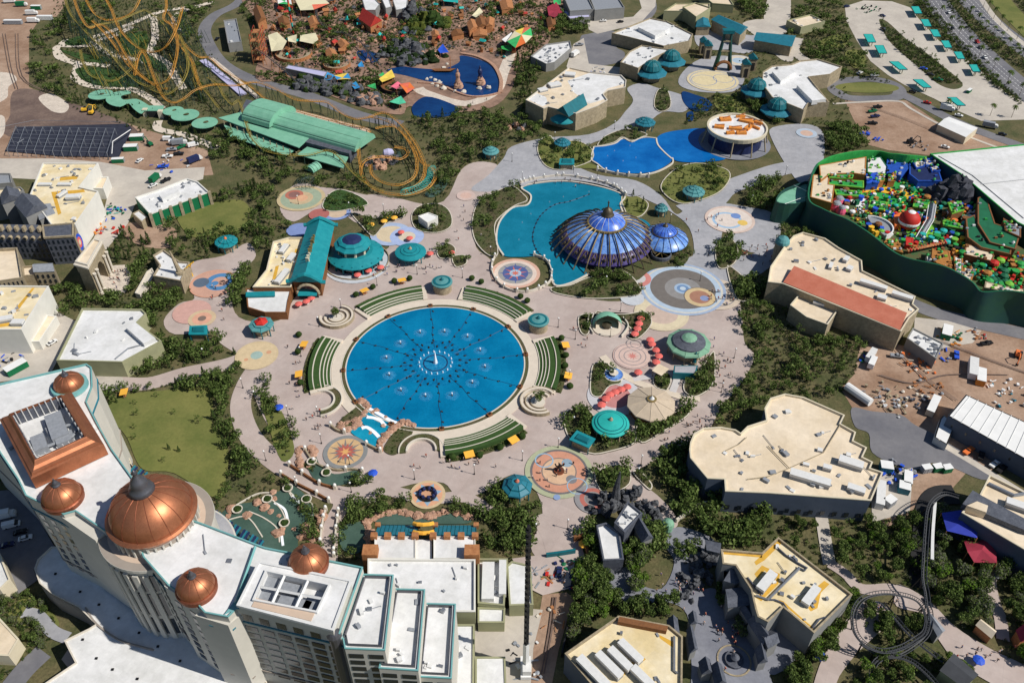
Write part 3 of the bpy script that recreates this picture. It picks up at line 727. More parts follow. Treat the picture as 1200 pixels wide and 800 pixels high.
# ---- big cream hall
R1,p1=building('exhibition_hall','large cream roofed hall with a rounded west end and slate blue south wall','hall',[(809,536),(808,526),(809,518),(813,508),(824,501),(845,500),(862,503),(868,507),(876,499),(898,492),(896,478),(903,466),(920,461),(942,465),(990,486),(985,496),(1003,506),(1000,516),(1016,524),(1011,535),(1023,541),(1020,548),(1035,553),(1021,586),(900,577),(850,575),(849,561),(829,560)],12,'cream_roof','slate_wall',parm='cream_wall')
units(R1,[(950,558,14,3.2,2.6,-.40),(998,540,8.5,3.4,2.6,-.45),(1004,571,6,2.6,2,-.45),(970,546,3,2,2,-.4)],11.1)
clutter(R1,p1,11.1,34,4)
for a in([(875,512),(866,520),(850,528)],[(900,522),(925,548),(965,530),(985,497)],[(925,548),(900,558),(876,561)]):pipe(R1,a,11.1,.18,'stone_wall','expansion_joint')
windows(R1,XY(850,575,12),XY(1021,586,12),2,4.4,1,12,.35,.9)
# pen beside it with a tank
# ---- terracotta hall
R2,p2=building('red_roofed_hall','long cream hall with a terracotta roof strip down its south side','hall',[(900,330),(903,312),(921,286),(930,276),(941,272),(967,279),(983,290),(1010,305),(1011,317),(1073,347),(1070,356),(1077,362),(1066,372),(1056,388),(917,332)],12,'cream_roof','stone_wall',parm='cream_wall')
mb=MB();q=GP([(930,314),(1062,369),(1055,386),(918,330)],12.5);a=[Vector((x,y,12.2))for x,y in q];e=(a[0]+a[3])/2;f=(a[1]+a[2])/2
mb.add([a[3],a[2],a[1]+Vector((0,0,1.6)),a[0]+Vector((0,0,1.6)),a[0],a[1]],[(0,1,2,3),(3,2,5,4),(0,3,4),(1,5,2)]).build('tiled_roof','terracotta',R2)
units(R2,[(1024,332,12,2.6,2.4,-.55),(1058,345,9,2.6,2.4,-.55),(992,302,4.2,2,2,.9),(974,310,4.8,1.6,1.6,1.1),(996,313,3.4,2.4,1.8,.9),(1034,347,4,3,1.6,-.5)],11.1)
clutter(R2,p2,11.1,18,9)
R3,p3=building('projecting_wing','low cream wing with rounded parapet in front of the red roofed hall','building',[(937,344),(981,360),(980,366),(970,380),(945,371),(926,357)],9,'cream_roof','stone_wall',parm='cream_wall')
units(R3,[(960,354,5,2,1.5,-.45)],8.2)
tw=thing('corner_turret','pale blue domed turret on the west corner of the red roofed hall','turret',(*XY(915,292,8),0))
MB().prism(circ(*XY(915,292,8),3.4,12),0,12).build('wall','stone_wall',tw);MB().lathe([(3.6,12),(3.4,13.4),(2.4,14.8),(1,15.5),(0.1,16)],14,XY(915,292,8)).build('dome','teal_grey',tw)
# ---- long white industrial shed, right
R4,p4=building('industrial_shed','long shed with white ribbed metal roof and dark blue wall on the building site','shed',[(1132,462),(1262,522),(1252,566),(1111,487)],9,'white_paint','slate_wall',par=0)
for i in range(13):
 t=(i+.5)/13;a=Vector(XY(1132,462,9))*(1-t)+Vector(XY(1262,522,9))*t;b=Vector(XY(1111,487,9))*(1-t)+Vector(XY(1252,566,9))*t
 MB().tube([(a.x,a.y,9.1),(b.x,b.y,9.1)],.14,4).build('roof_rib','hvac_white',R4)
windows(R4,XY(1111,487,9),XY(1252,566,9),4.5,6,1,8,.12,.9)
R,p=building('lean_to','small white metal lean-to at the west end of the industrial shed','shed',[(1102,490),(1106,486),(1120,497),(1110,521),(1095,512)],3.5,'white_paint','white_wall',par=0)
# ---- cream hall at the right edge
R5,p5=building('machinery_hall','cream roofed hall with long rooftop ducts at the right edge','hall',[(1160,556),(1262,606),(1262,678),(1200,643),(1127,600),(1148,580)],13,'cream_roof','slate_wall',parm='cream_wall')
pipe(R5,[(1158,566),(1188,580),(1200,578)],12.2,.7);pipe(R5,[(1180,605),(1200,616),(1230,630)],12.2,.5)
units(R5,[(1195,590,8,3,2.4,-.5)],12.1)
MB().prism(GP([(1140,574),(1150,580),(1210,612),(1204,622),(1128,590)],14.5),12.1,14.5).build('raised_roof','dark_slate',R5)
MB().prism(GP([(1145,587),(1158,592),(1156,600),(1133,592)],15.5),12.1,15.5).build('raised_roof','cream_roof',R5)
# ---- yellow edged roof
R6,p6=building('ride_hall','flat hall with cream roof edged in ochre beside the dark village','hall',[(845,643),(893,647),(912,629),(999,696),(954,741),(918,711),(900,728),(888,722),(885,712),(880,690),(862,662),(847,660)],13,'yellowed_roof','grey_wall',parm='stone_wall')
for s_ in([(848,646),(893,650),(893,653),(848,649)],[(893,650),(912,633),(916,636),(896,656),(886,662),(884,658)],[(884,672),(893,662),(914,672),(912,684),(900,696),(892,704),(886,700),(898,688),(906,676),(896,668),(888,678)],[(936,704),(966,680),(972,684),(962,694),(958,712),(950,716),(944,708)],[(912,702),(918,704),(940,724),(952,734),(954,738),(918,708)]):patch(R6,s_,12.1,'ochre_strip')
units(R6,[(899,679,8.5,2.8,2.4,.82),(951,696,8,2.6,2.2,.82)],12.1)
pipe(R6,[(911,641),(921,650),(935,659),(946,665),(943,668),(935,664)],12.1,.35,'dark_slate');pipe(R6,[(937,665),(900,702),(886,697)],12.1,.45)
pipe(R6,[(898,702),(908,702),(918,706),(924,715)],12.1,.3,'dark_slate');pipe(R6,[(952,735),(960,725),(968,722),(966,728)],12.1,.3,'dark_slate');pipe(R6,[(876,676),(890,694)],12.1,.4,'dark_slate')
clutter(R6,p6,12.1,16,2,.4,1.4)
# ---- roof with five long units
R7,p7=building('dark_village_hall','flat cream roofed hall with a row of long white rooftop units','hall',[(725,721),(784,732),(800,745),(799,850),(735,850),(662,765)],12,'yellowed_roof','slate_wall',parm='stone_wall')
units(R7,[(739,761,8.5,2.4,2.6,-.86),(727,770,8.5,2.4,2.6,-.86),(714,777,9.5,2.4,2.6,-.86),(697,787,13,2.6,2.6,-.86),(755,793,9,2.4,2.6,-.86)],11.1)
for s_ in([(736,778),(752,768),(757,772),(735,788),(722,797)],[(770,742),(790,752),(788,758),(774,748)]):patch(R7,s_,11.1,'ochre_strip')
pipe(R7,[(790,745),(790,785),(794,788)],11.1,.4);clutter(R7,p7,11.1,10,6,.4,1.3)
MB().prism(GP([(726,722),(783,733),(781,739),(724,728)],13),11.1,13).build('roof_curb','brick_brown',R7)
# ---- sheds of the dark village
R,p=building('white_roofed_shed','small flat shed with a plain white roof beside the black rocks','shed',[(699,615),(710,612),(726,623),(731,655),(707,656)],8,'white_roof','dark_slate')
R,p=building('white_roofed_block','block with white roof and rooftop fans set into black rock','building',[(736,587),(753,601),(732,623),(720,612)],11,'white_roof','dark_slate',par=.7);clutter(R,p,10.3,9,3,.3,1.3,'hvac_grey')
# ---- theatre and neighbours at the top
R8,p8=building('theatre','white and cream roofed theatre with a teal glass gable, north of the pink plaza','theatre',[(616,117),(667,79),(690,84),(728,88),(734,94),(733,102),(712,106),(707,110),(712,117),(700,124),(675,133),(642,125),(637,127)],12,'cream_roof','stone_wall',parm='stone_rim')
patch(R8,[(617,116),(628,109),(640,114),(642,122),(636,125)],11.1,'white_roof');patch(R8,[(665,95),(690,86),(728,90),(733,98),(712,104),(706,110),(710,116),(690,122),(672,108)],11.1,'white_roof')
units(R8,[(650,98,8,5,2,.4),(668,86,7,5,2,-.2),(636,104,6,4,1.6,.5)],11.1);clutter(R8,p8,11.1,18,5)
q=GP([(652,123),(678,107),(689,117),(667,131)],15);MB().gable(q,11.5,16.5).build('glass_gable','teal_dark',R8)
cx,cy=XY(660,138,6);MB().lathe([(8.5,5.4),(8.2,6.2),(4.5,8.2),(0.5,9)],20,(cx,cy),a0=PI*1.02,arc=PI*.96,closed=False).build('entrance_awning','teal_roof',R8)
for i in range(9):
 x,y=XY(650+i*7.5,146-i*2.6,0);pbox(R8,'pier',x,y,0,(1.2,1.2,11),'stone_wall')
R,p=building('backstage_block','cream block of stepped white roofs beside the asphalt yard','building',[(717,39),(762,21),(782,25),(812,40),(808,48),(778,54),(735,43)],9,'white_roof','stone_wall')
clutter(R,p,8.1,12,7);MB().prism(GP([(748,32),(765,26),(785,33),(768,42)],11),8,11).build('raised_roof','white_roof',R)
R,p=building('backstage_block','lower stone coloured block with narrow white roofs behind the teal domes','building',[(727,73),(738,60),(752,53),(786,58),(764,69),(748,80)],9,'white_roof','stone_wall');clutter(R,p,8.1,10,8)
R,p=building('workshop','low workshop with a cluttered white roof near the far village','building',[(622,66),(640,52),(668,48),(670,56),(650,73),(640,75)],6,'white_roof','grey_wall');clutter(R,p,5.2,22,11,.5,2.2)
R,p=building('grey_shed','left of two big grey sheds at the top','shed',[(660,-5),(688,-5),(696,11),(668,13)],9,'hvac_grey','grey_wall')
R,p=building('grey_shed','right of two big grey sheds at the top','shed',[(690,-6),(722,-7),(732,9),(697,12)],9,'hvac_grey','grey_wall')
R,p=building('lilac_annex','low lilac roofed annex in front of the left grey shed','annex',[(656,9),(668,15),(690,13),(692,20),(668,22)],5,'lilac','grey_wall',par=.3)
R,p=building('service_building','cream roofed service building by the road bend at the top','building',[(778,13),(792,4),(832,4),(832,13),(815,20),(800,13)],8,'cream_roof','olive_wall');clutter(R,p,7.1,6,12)
R,p=building('service_building','cream roofed block with an olive wall behind the blue roofed halls','building',[(800,8),(815,3),(833,9),(816,20)],10,'cream_roof','olive_wall')
R,p=building('service_building','small far cream roof among dark trees','building',[(820,-8),(850,-10),(860,6),(835,4)],7,'cream_roof','olive_wall')
def gabled(name,label,cat,roof_px,h,ridge,roof,wall='stone_wall',over=.8,z0=0,group=None):
 p=ccw(GP(roof_px,h));c=centre(p);r=thing(name,label,cat,(*c,z0),group=group)
 MB().prism(inset(p,over),z0-.1,h,top=True).build('wall',wall,r);MB().gable(p,h,ridge).build('roof',roof,r);BLOCK.append(p);return r,p
gabled('blue_roofed_hall','small blue-green roofed hall west of the larger one','hall',[(817,24),(830,22),(833,32),(815,32)],7,9,'teal_blue')
gabled('blue_roofed_hall','long blue-green roofed hall behind the portal tower','hall',[(833,23),(850,21),(877,32),(868,41),(830,31)][:4],9,12,'teal_blue')
gabled('blue_roofed_hall','blue-green roofed hall at the edge of the tree belt','hall',[(888,38),(933,42),(928,55),(883,47)],8,11,'teal_blue')
R9,p9=building('white_roofed_hall','angular bright white roofed hall east of the round carousel building','hall',[(894,84),(905,77),(928,75),(938,71),(958,69),(987,78),(973,87),(948,90),(956,100),(972,120),(947,121),(942,129),(905,114),(893,98)],10,'white_roof','stone_wall')
MB().prism(GP([(934,100),(950,98),(968,116),(952,118)],12),9,12).build('raised_roof','white_roof',R9);MB().prism(GP([(905,84),(926,78),(932,84),(915,95)],11.5),9,11.5).build('raised_roof','white_roof',R9)
clutter(R9,p9,9.2,10,14)
R,p=building('low_pavilion','low pavilion with a pale roof among the trees left of the parking lot','pavilion',[(922,24),(950,17),(967,25),(939,32)],6,'cream_roof','olive_wall');clutter(R,p,5.2,6,15)
R,p=gabled('storage_shed','white metal shed on the bare plot beside the loop road','shed',[(1112,137),(1146,150),(1132,161),(1099,146)],5,6.2,'white_paint','cream_wall',.1)
# ---- carousel drum
cc=XY(864,149,11);rr=34.5*mpp(149,11)
RC=thing('round_building','round drum building with orange frames on its white roof, standing by the twin pools','round building',(*cc,0))
MB().lathe([(rr-2,-.1),(rr-2,9.2)],40,cc).build('drum','navy',RC,smooth=False);MB().lathe([(rr,9),(rr+.3,11.5),(rr-.8,11.5),(rr-.8,10.4),(rr-1,10.3)],40,cc).build('cornice','cream_wall',RC)
MB().sheet(circ(*cc,rr-.9,40),10.5).build('roof','white_roof',RC)
for i in range(10):
 a=2*PI*i/10;MB().tube([(cc[0]+(rr+2.5)*math.cos(a),cc[1]+(rr+2.5)*math.sin(a),-.1),(cc[0]+rr*math.cos(a),cc[1]+rr*math.sin(a),9.5)],.45,6).build('column','stone_wall',RC)
q=random.Random(3)
for px,py,L,W,rz in((850,139,7,4,.1),(843,148,6,3.5,-.3),(862,150,8,3,-.2),(875,141,9,4,-.5),(877,149,7,3,.9),(869,155,6,3,0),(884,148,8,1.2,-.9),(856,155,5,2.4,.1),(888,143,6,1.2,-.6),(868,136,6,1,.1)):
 x,y=XY(px,py,11.5);c=pbox(RC,'orange_frame',x,y,10.5,(L,W,1.4),'orange_box',rz);pbox(RC,'frame_beam',x+1,y+1,11.9,(L*.8,.5,.5),'timber',rz+.4)
MB().sheet(circ(*cc,rr+4,40),.62).build('plinth','dark_paving',RC);BLOCK.append(circ(*cc,rr+4,20))
# ---- left side blocks
R10,p10=building('soundstage','tall cream block with a patchy yellow roof behind the mansard front','building',[(50,191),(115,191),(93,219),(115,224),(88,263),(60,263),(35,228)],15,'yellowed_roof','white_wall')
units(R10,[(85,229,7,3.4,2.4,.1),(72,226,6,2,1.8,1.2),(52,215,7,2,1.4,0),(75,215,7,2,1.4,0)],14.1);clutter(R10,p10,14.1,26,17)
for s_ in([(60,225),(98,222),(100,225),(66,230),(72,250),(68,252)],[(70,208),(92,206),(90,210),(70,212)]):patch(R10,s_,14.1,'ochre_strip')
R,p=building('yard_block','small cream cube between the soundstage and the yard','building',[(110,208),(127,207),(121,221),(104,220)],7,'cream_roof','white_wall')
# mansard front
a0=GP([(-30,262),(50,263),(50,276),(-30,274)],15)
RM=thing('mansard_house','long dark mansard fronted house with a row of round dormers at the left edge','building',(*centre(a0),0));BLOCK.append(inset(ccw(a0),-3))
MB().prism(a0,-.1,11,top=False).build('wall','dark_slate',RM);pi=inset(a0,1.8);MB().prism(a0,11,16,taper=ccw(pi)if False else inset(a0,1.8)).build('mansard_roof','dark_slate',RM)
A=XY(-30,274,15);Bq=XY(50,276,15)
for i in range(9):
 t=(i+.5)/9;x=A[0]*(1-t)+Bq[0]*t;y=A[1]*(1-t)+Bq[1]*t
 d=MB().tube([(x,y-.5,13),(x,y+2,13)],1.1,10).build('dormer','stone_wall',RM);MB().tube([(x,y-.62,13),(x,y-.5,13)],.75,10).build('pane','glass',d)
 MB().box((x,y+2.5,17.2),(1.1,2.5,2.6)).build('chimney','stone_wall',RM)
windows(RM,A,Bq,1,10.5,3,14,.4,.65)
a0=GP([(50,265),(86,262),(86,277),(52,279)],16)
RM2=thing('mansard_house','corner mansard house with a painted poster wall beside the arch','building',(*centre(a0),0));BLOCK.append(inset(ccw(a0),-2))
MB().prism(a0,-.1,16,top=True).build('wall','dark_slate',RM2);MB().ring(inset(a0,-.3),inset(a0,.5),15.6,16.6).build('cornice','stone_wall',RM2);windows(RM2,XY(52,279,16),XY(86,277,16),1,15,4,6,.45,.6)
MB().add([(*XY(86.6,277,16),3),(*XY(86.9,263,16),3),(*XY(86.9,263,16),15),(*XY(86.6,277,16),15)],[(0,1,2,3)]).build('wall_painting','stone_wall',RM2)
xw=XY(87.5,270,16);
for rr_,m_ in((3.2,'blue'),(2.0,'salmon'),(1.0,'cream_wall')):MB().add([(xw[0]+.1+.05*(4-rr_),xw[1]+rr_*math.cos(t*PI/8),9+rr_*1.5*math.sin(t*PI/8))for t in range(16)],[tuple(range(16))]).build('painted_disc',m_,RM2)
# grey tilted roofs behind
for i,(pp,h,rg,lb)in enumerate((([(16,238),(42,229),(56,243),(30,255)],16,20,'steep slate roof leaning over the mansard front'),([(0,228),(22,222),(26,232),(2,240)],14,18,'slate roof at the left edge behind the dormers'),([(42,244),(60,238),(66,250),(46,258)],14,15,'pale grey lean roof beside the yellow patched roof'))):
 gabled('slate_house',lb,'building',pp,h,rg,'dark_slate' if i<2 else 'hvac_grey','grey_wall',.3)
R,p=building('yellowed_roof_block','block with a mustard flat roof at the left edge','building',[(-20,222),(24,219),(28,223),(0,232),(-20,236)],13,'yellowed_roof','grey_wall')
R,p=building('grey_shed','small grey shed with barrel roof at the far left','shed',[(-10,203),(12,203),(14,214),(-10,216)],9,'hvac_grey','grey_wall')
# stone streets lower left
R,p=building('stone_block','sand coloured stone block with narrow parapets below the mansard front','building',[(-20,292),(20,290),(26,325),(-20,332)],13,'cream_roof','stone_wall',par=1.5);windows(R,XY(-20,332,13),XY(26,325,13),2,12,3,9,.35,.6)
R,p=gabled('stone_gable_house','stone house with a pale grey roof next to the stone arch','house',[(40,309),(62,308),(64,318),(39,319)],12,14,'hvac_grey','stone_wall',.2);windows(R,XY(39,319,12),XY(64,318,12),2,11,3,4,.35,.6)
R,p=building('stone_wing','short stone wing joining the stone block and the gabled house','building',[(26,312),(40,311),(41,322),(27,323)],10,'cream_roof','stone_wall')
R11,p11=building('cream_block','tall cream block with a yellowed roof at the left edge above the white hall','building',[(-40,334),(57,335),(25,386),(-40,386)],14,'yellowed_roof','white_wall');clutter(R11,p11,13.1,12,21)
patch(R11,[(15,365),(38,337),(41,337),(18,368)],13.1,'ochre_strip');patch(R11,[(-5,374),(14,368),(10,382),(-5,384)],13.1,'ochre_strip');units(R11,[(5,372,6,3,2,.3),(20,376,5,3,2,0)],13.1)
R,p=building('loading_annex','low white annex along the east wall of the cream block','annex',[(55,369),(66,370),(46,400),(36,400)],5,'cream_roof','white_wall',par=.4)
R12,p12=building('white_hall','low hall with a bright white roof between the arch and the hotel','hall',[(96,361),(166,362),(171,367),(160,378),(189,399),(143,424),(66,422)],9,'white_roof','olive_wall');clutter(R12,p12,8.1,8,23)
MB().prism(GP([(148,384),(158,377),(182,396),(168,402)],10.4),8,10.4).build('raised_roof','white_roof',R12)
pipe(R12,[(135,420),(150,408),(172,402),(150,384)],8.1,.3)
for px in(114,130):pbox(R12,'door_canopy',*XY(px,436),3,(5,2,.3),'white_paint')
R13,p13=building('green_fronted_hall','white roofed hall with green panels between stone piers','hall',[(158,231),(186,222),(219,209),(232,213),(245,225),(176,251)],8,'white_roof','green_panel',parm='white_wall');clutter(R13,p13,7.1,14,25)
A=XY(176,251,8);Bq=XY(245,225,8)
for i in range(7):
 t=i/6;pbox(R13,'pier',A[0]*(1-t)+Bq[0]*t,A[1]*(1-t)+Bq[1]*t,0,(1.6,1.6,8.3),'stone_wall',.4)
MB().prism(GP([(186,228),(206,220),(210,224),(190,233)],9.5),7,9.5).build('raised_roof','white_roof',R13)
R,p=building('green_hall_annex','small white roofed annex at the west end of the green fronted hall','annex',[(155,250),(163,246),(173,254),(166,260)],5,'white_roof','stone_wall',par=.4)
R14,p14=building('angular_white_house','small angular white roofed building with a leaning totem','building',[(179,299),(191,292),(210,306),(222,307),(212,329),(179,323),(187,310)],8,'white_roof','stone_wall');clutter(R14,p14,7.2,6,27,.3,1)
tt=thing('totem_tower','slender leaning stone totem on the angular white house','totem',(*XY(211,319,8),7.2));v=G(211,319,8)
MB().tube([(v.x,v.y,7.1),(v.x-1.2,v.y+.5,14),(v.x-2.2,v.y+.8,20)],1,8,radii=[1.4,.9,.3]).build('shaft','stone_wall',tt);MB().cyl((v.x,v.y),2,7.1,8.6,10).build('base','stone_wall',tt)
# yellow hoops by it
for i in range(4):
 x,y=XY(219+i*2.4,330-i*2);a=thing('yellow_hoop','curved yellow hoop %s beside the angular white house'%('nearest the pink plaza','second from the plaza','third from the plaza','furthest from the plaza')[3-i],'hoop',(x,y,0))
 MB().tube([(x,y,0),(x-.6,y,4),(x+.6,y+.3,7.5),(x+2.2,y+.4,8.5)],.35,5).build('arm','yellow',a)
 # triumphal arch
RA=thing('stone_arch','tall carved stone triumphal arch facing the tan forecourt','arch',(*XY(104,300,16),0))
q=ccw(GP([(110,279),(119,281),(102,311),(87,307)],18));q=sorted(q,key=lambda v:-v[1]);b1,b2,f1,f2=q[0],q[1],q[2],q[3]
bk=sorted(q[:2]);fr=sorted(q[2:])
def lerp(a,b,t):return(a[0]*(1-t)+b[0]*t,a[1]*(1-t)+b[1]*t)
def quad(t0,t1):return ccw([lerp(bk[0],fr[0],t0),lerp(bk[0],fr[0],t1),lerp(bk[1],fr[1],t1),lerp(bk[1],fr[1],t0)])
for t0,t1 in((0.02,.30),(.70,.98)):MB().prism(quad(t0,t1),-.1,12).build('pier','stone_wall',RA)
for k in range(10):
 t0=.30+.04*k;zz=7+5*math.sin(PI*(k+.5)/10)**.6
 MB().prism(quad(t0,t0+.041),zz,12,bottom=True).build('vault_stone','stone_wall',RA)
MB().prism(quad(0,1),12,16.4,bottom=True).build('attic','stone_wall',RA);MB().prism(inset(quad(-.03,1.03),-.4),16.4,17.2,bottom=True).build('cornice','stone_rim',RA)
MB().ring(inset(quad(.02,.98),0),inset(quad(.02,.98),.7),17.2,18.1).build('parapet','stone_rim',RA);MB().sheet(quad(.04,.96),17.3).build('roof','cream_roof',RA)
for t in(.08,.24,.76,.92):
 c=lerp(bk[1],fr[1],t);MB().lathe([(.9,0),(.9,1),(.6,1.2),(.55,11),(.9,11.6),(.9,12.2)],8,(c[0]+.9,c[1])).build('column','stone_rim',RA)
BLOCK.append(inset(ccw(GP([(92,290),(130,290),(125,342),(100,342)])),0))
R,p=building('pale_gallery','curved pale concrete gallery stepping down west of the angular white house','gallery',[(166,329),(172,318),(178,314),(181,320),(176,330),(164,345),(158,343)],3,'stone_rim','stone_rim',par=.4)
# grey long buildings by the road
R,p=building('grey_long_house','grey flat roofed house beside the bend of the service road','building',[(262,24),(277,22),(283,49),(267,51)],7,'hvac_grey','grey_wall');clutter(R,p,6.2,5,31)
R,p=building('queue_house','long grey lilac roofed queue house beside the coaster station','building',[(334,80),(338,76),(384,84),(380,90)],5,'lilac','grey_wall',par=.3)
R,p=building('white_pavilion','small plain white cube pavilion ringed by conifers','pavilion',[(490,253),(502,249),(513,253),(512,256),(501,261)],5,'white_paint','white_wall',par=.3)
# pump house and little huts near the dark village entry
# ================= hotel and convention block =================
M['copper']=mat('copper',srgb(176,114,82),rough=0.46,metal=0.75,var=0.12,scale=0.25,fine=(2,.08))
M['copper_dark']=mat('copper_dark',srgb(140,84,62),rough=0.5,metal=0.6,var=0.12,scale=0.4)
M['pewter']=mat('pewter',srgb(100,100,106),rough=0.4,metal=0.6,var=0.1)
dm('hotel_wall',(196,192,182),var=0.04,scale=0.2,rough=0.8);dm('hotel_plinth',(152,142,132),var=0.06,rough=0.8)
dm('teal_trim',(112,166,166),var=0.06,rough=0.6);dm('tan_floor',(198,176,156),var=0.05,rough=0.8);dm('cloth_blind',(188,168,140),var=0.15,scale=1,rough=0.8)
HX,HY=-105.0,152.4
HT=thing('hotel','large white roofed hotel with copper domes curving along the lower left','hotel',(HX,HY,0))
def hslab(px,z,z0=0,name='wing_wall',roof='white_roof',par=.7,trim='teal_trim',wall='hotel_wall',world=None):
 p=ccw(world if world else GP(px,z));MB().prism(p,z0,z,top=False).build(name,wall,HT);i=inset(p,.3);MB().sheet(i,z-par).build('roof',roof,HT)
 q=inset(p,-.08);n=len(q);mb=MB();vs=[(x,y,z-.4)for x,y in q]+[(x,y,z+.05)for x,y in q]+[(x,y,z+.05)for x,y in i]+[(x,y,z-par-.02)for x,y in i];fs=[]
 for k in range(n):
  j=(k+1)%n;fs+=[(k,j,n+j,n+k),(n+k,n+j,2*n+j,2*n+k),(2*n+k,2*n+j,3*n+j,3*n+k)]
 mb.add(vs,fs).build('parapet',trim,HT);BLOCK.append(inset(p,-2));return p
def hdome(px,py,z,r,name='dome',big=False):
 cx,cy=XY(px,py,z);nr=36
 prof=[(r,z-.2)]+[(r*math.cos(a),z+r*.86*math.sin(a))for a in[i*PI/2/11*.97 for i in range(12)]]
 MB().lathe([(r*1.05,z-2.2),(r*1.05,z-.9),(r*1.1,z-.5),(r*1.04,z-.1)],nr,(cx,cy)).build('dome_drum','copper_dark' if not big else 'hotel_plinth',HT)
 d=MB().lathe(prof,nr*2,(cx,cy)).build(name,'copper',HT,smooth=True)
 zt=z+r*.86;k=r*(.19 if big else.14)
 for i in range(16 if big else 12):
  a=2*PI*i/(16 if big else 12);P=[(cx+r*1.004*math.cos(b)*math.cos(a),cy+r*1.004*math.cos(b)*math.sin(a),z+r*.865*math.sin(b))for b in[j*PI/2/8*.95 for j in range(9)]]
  MB().tube(P,.05+r*.004,4).build('seam','copper_dark',d)
 MB().lathe([(k*1.5,zt-.35*k),(k*1.7,zt),(k*1.5,zt+.5*k),(k*1.1,zt+.9*k),(k*1.15,zt+1.2*k),(k*.9,zt+2*k),(k*.35,zt+2.7*k),(k*.3,zt+3.2*k),(k*.4,zt+3.3*k),(.02,zt+3.9*k)],16,(cx,cy)).build('finial','pewter',d,smooth=True)
 return d
W1=hslab([(-60,462),(0,449),(101,426),(107,430),(108,452),(101,470),(112,492),(131,526),(157,562),(150,600),(122,621),(88,598),(74,602),(30,580),(21,561),(-20,500)],49)
W2=hslab([(200,601),(235,612),(300,637),(311,641),(425,664),(398,742),(390,739),(277,712),(267,722),(240,717),(232,708),(197,685),(168,652),(160,630)],49)
# tall bays
for px in([(28,580),(60,588),(74,602),(46,600)],):pass
bay=ccw(GP([(197,685),(205,676),(243,700),(233,709)],48));MB().prism(inset(bay,-.8),0,48).build('bay','hotel_wall',HT)
bay=ccw(GP([(70,603),(85,598),(124,623),(112,632)],47));MB().prism(inset(bay,-.2),10,47).build('bay','hotel_wall',HT)
bay=ccw(GP([(240,718),(248,712),(272,722),(267,726)],46));MB().prism(inset(bay,-1.4),8,46).build('bay','hotel_wall',HT)
# plinth mouldings
for z,m in((16,'hotel_plinth'),(42.5,'teal_blue')):
 for p in(W1,W2):MB().ring(inset(p,-.35),inset(p,.1),z,z+.6).build('moulding',m,HT)
 # rotunda
MB().lathe([(15.6,0),(15.6,44.6),(16.4,45),(16.4,46.2)],56,(HX,HY)).build('rotunda_wall','hotel_wall',HT)
MB().lathe([(16.3,46.25),(13.8,46.25)],56,(HX,HY)).build('rotunda_ledge','hotel_plinth',HT);MB().sheet(circ(HX,HY,13.9,56),46.3).build('rotunda_floor','tan_floor',HT)
MB().lathe([(11.8,46),(11.8,51.5)],48,(HX,HY)).build('dome_drum','hotel_plinth',HT)
for i in range(36):
 a=2*PI*i/36;pbox(HT,'drum_column',HX+12.1*math.cos(a),HY+12.1*math.sin(a),46.3,(.5,.5,4.6),'hotel_wall',a)
MB().lathe([(11.4,51),(12.7,51.2),(12.9,52),(12.2,52.4),(11.6,52.6)],56,(HX,HY)).build('dome_rim','copper',HT)
cdm=G(177.5,599,52);hdome(177.5,599,52.3,11.5,'great_dome',True)
p=[(HX+19.5*math.cos(a),HY+19.5*math.sin(a))for a in[math.radians(-35+i*5)for i in range(36)]];MB().prism(p,0,30).build('garden_bow','hotel_wall',HT);MB().sheet(inset(ccw(p),.5),30.05).build('bow_roof','grey_paving',HT)
for i in range(15):
 a=math.radians(185+i*11);nx,ny=math.cos(a),math.sin(a)
 pbox(HT,'pilaster',HX+15.8*nx,HY+15.8*ny,10,(1.0,1.5,33),'hotel_wall',a)
 a+=math.radians(5.5);nx,ny=math.cos(a),math.sin(a)
 for z,hh in((12,8),(22,11.5),(35,7.5)):pbox(HT,'tall_window',HX+15.66*nx,HY+15.66*ny,z,(.25,1.5,hh),'glass',a)
hdome(81,450,50,4.9);hdome(72.5,580,50.5,5.5);hdome(229.5,686,50.5,5.1);hdome(361,657,51,5.2)
MB().lathe([(5.9,48.5),(5.9,50)],24,XY(81,450,50)).build('dome_ring','teal_trim',HT)
# square copper frame
SQ=ccw(GP([(-1,491),(84,459.5),(122,521),(36,561)],53));rings=[(0,48.6),(0,53),(.7,53.3),(.9,53.9),(1.7,54.2),(2.5,54.9),(3.1,56),(3.3,56.3),(3.7,56.3),(3.7,51.2)]
vs=[];fs=[]
for d,z in rings:vs+=[(x,y,z)for x,y in inset(SQ,d)]
for k in range(len(rings)-1):
 for i in range(4):fs.append((k*4+i,k*4+(i+1)%4,(k+1)*4+(i+1)%4,(k+1)*4+i))
sq=MB().add(vs,fs).build('copper_frame','copper',HT);ip=inset(SQ,3.72)
MB().sheet(ip,51.25).build('plant_deck','white_roof',HT)
MB().ring(inset(SQ,3.75),inset(SQ,3.95),51.3,55.6).build('louvre_screen','dark_slate',sq)
for(a,b)in((ip[i],ip[(i+1)%4])for i in range(4)):
 for k in range(8):
  x,y=lerp(a,b,(k+.5)/8);c0=centre(SQ);d=Vector((c0[0]-x,c0[1]-y)).normalized()*.45;pbox(HT,'screen_post',x+d.x,y+d.y,51.3,(.25,.25,5.4),'hvac_white')
for px,py,L,W,H in((66,498,12,5,3),(45,517,7,4,2.6),(73,512,4,4.5,2.4),(56,492,3,2.4,1.6),(80,506,3,2,2)):
 x,y=XY(px,py,54);pbox(HT,'chiller',x,y,51.3,(L,W,H),'hvac_grey',-.98)
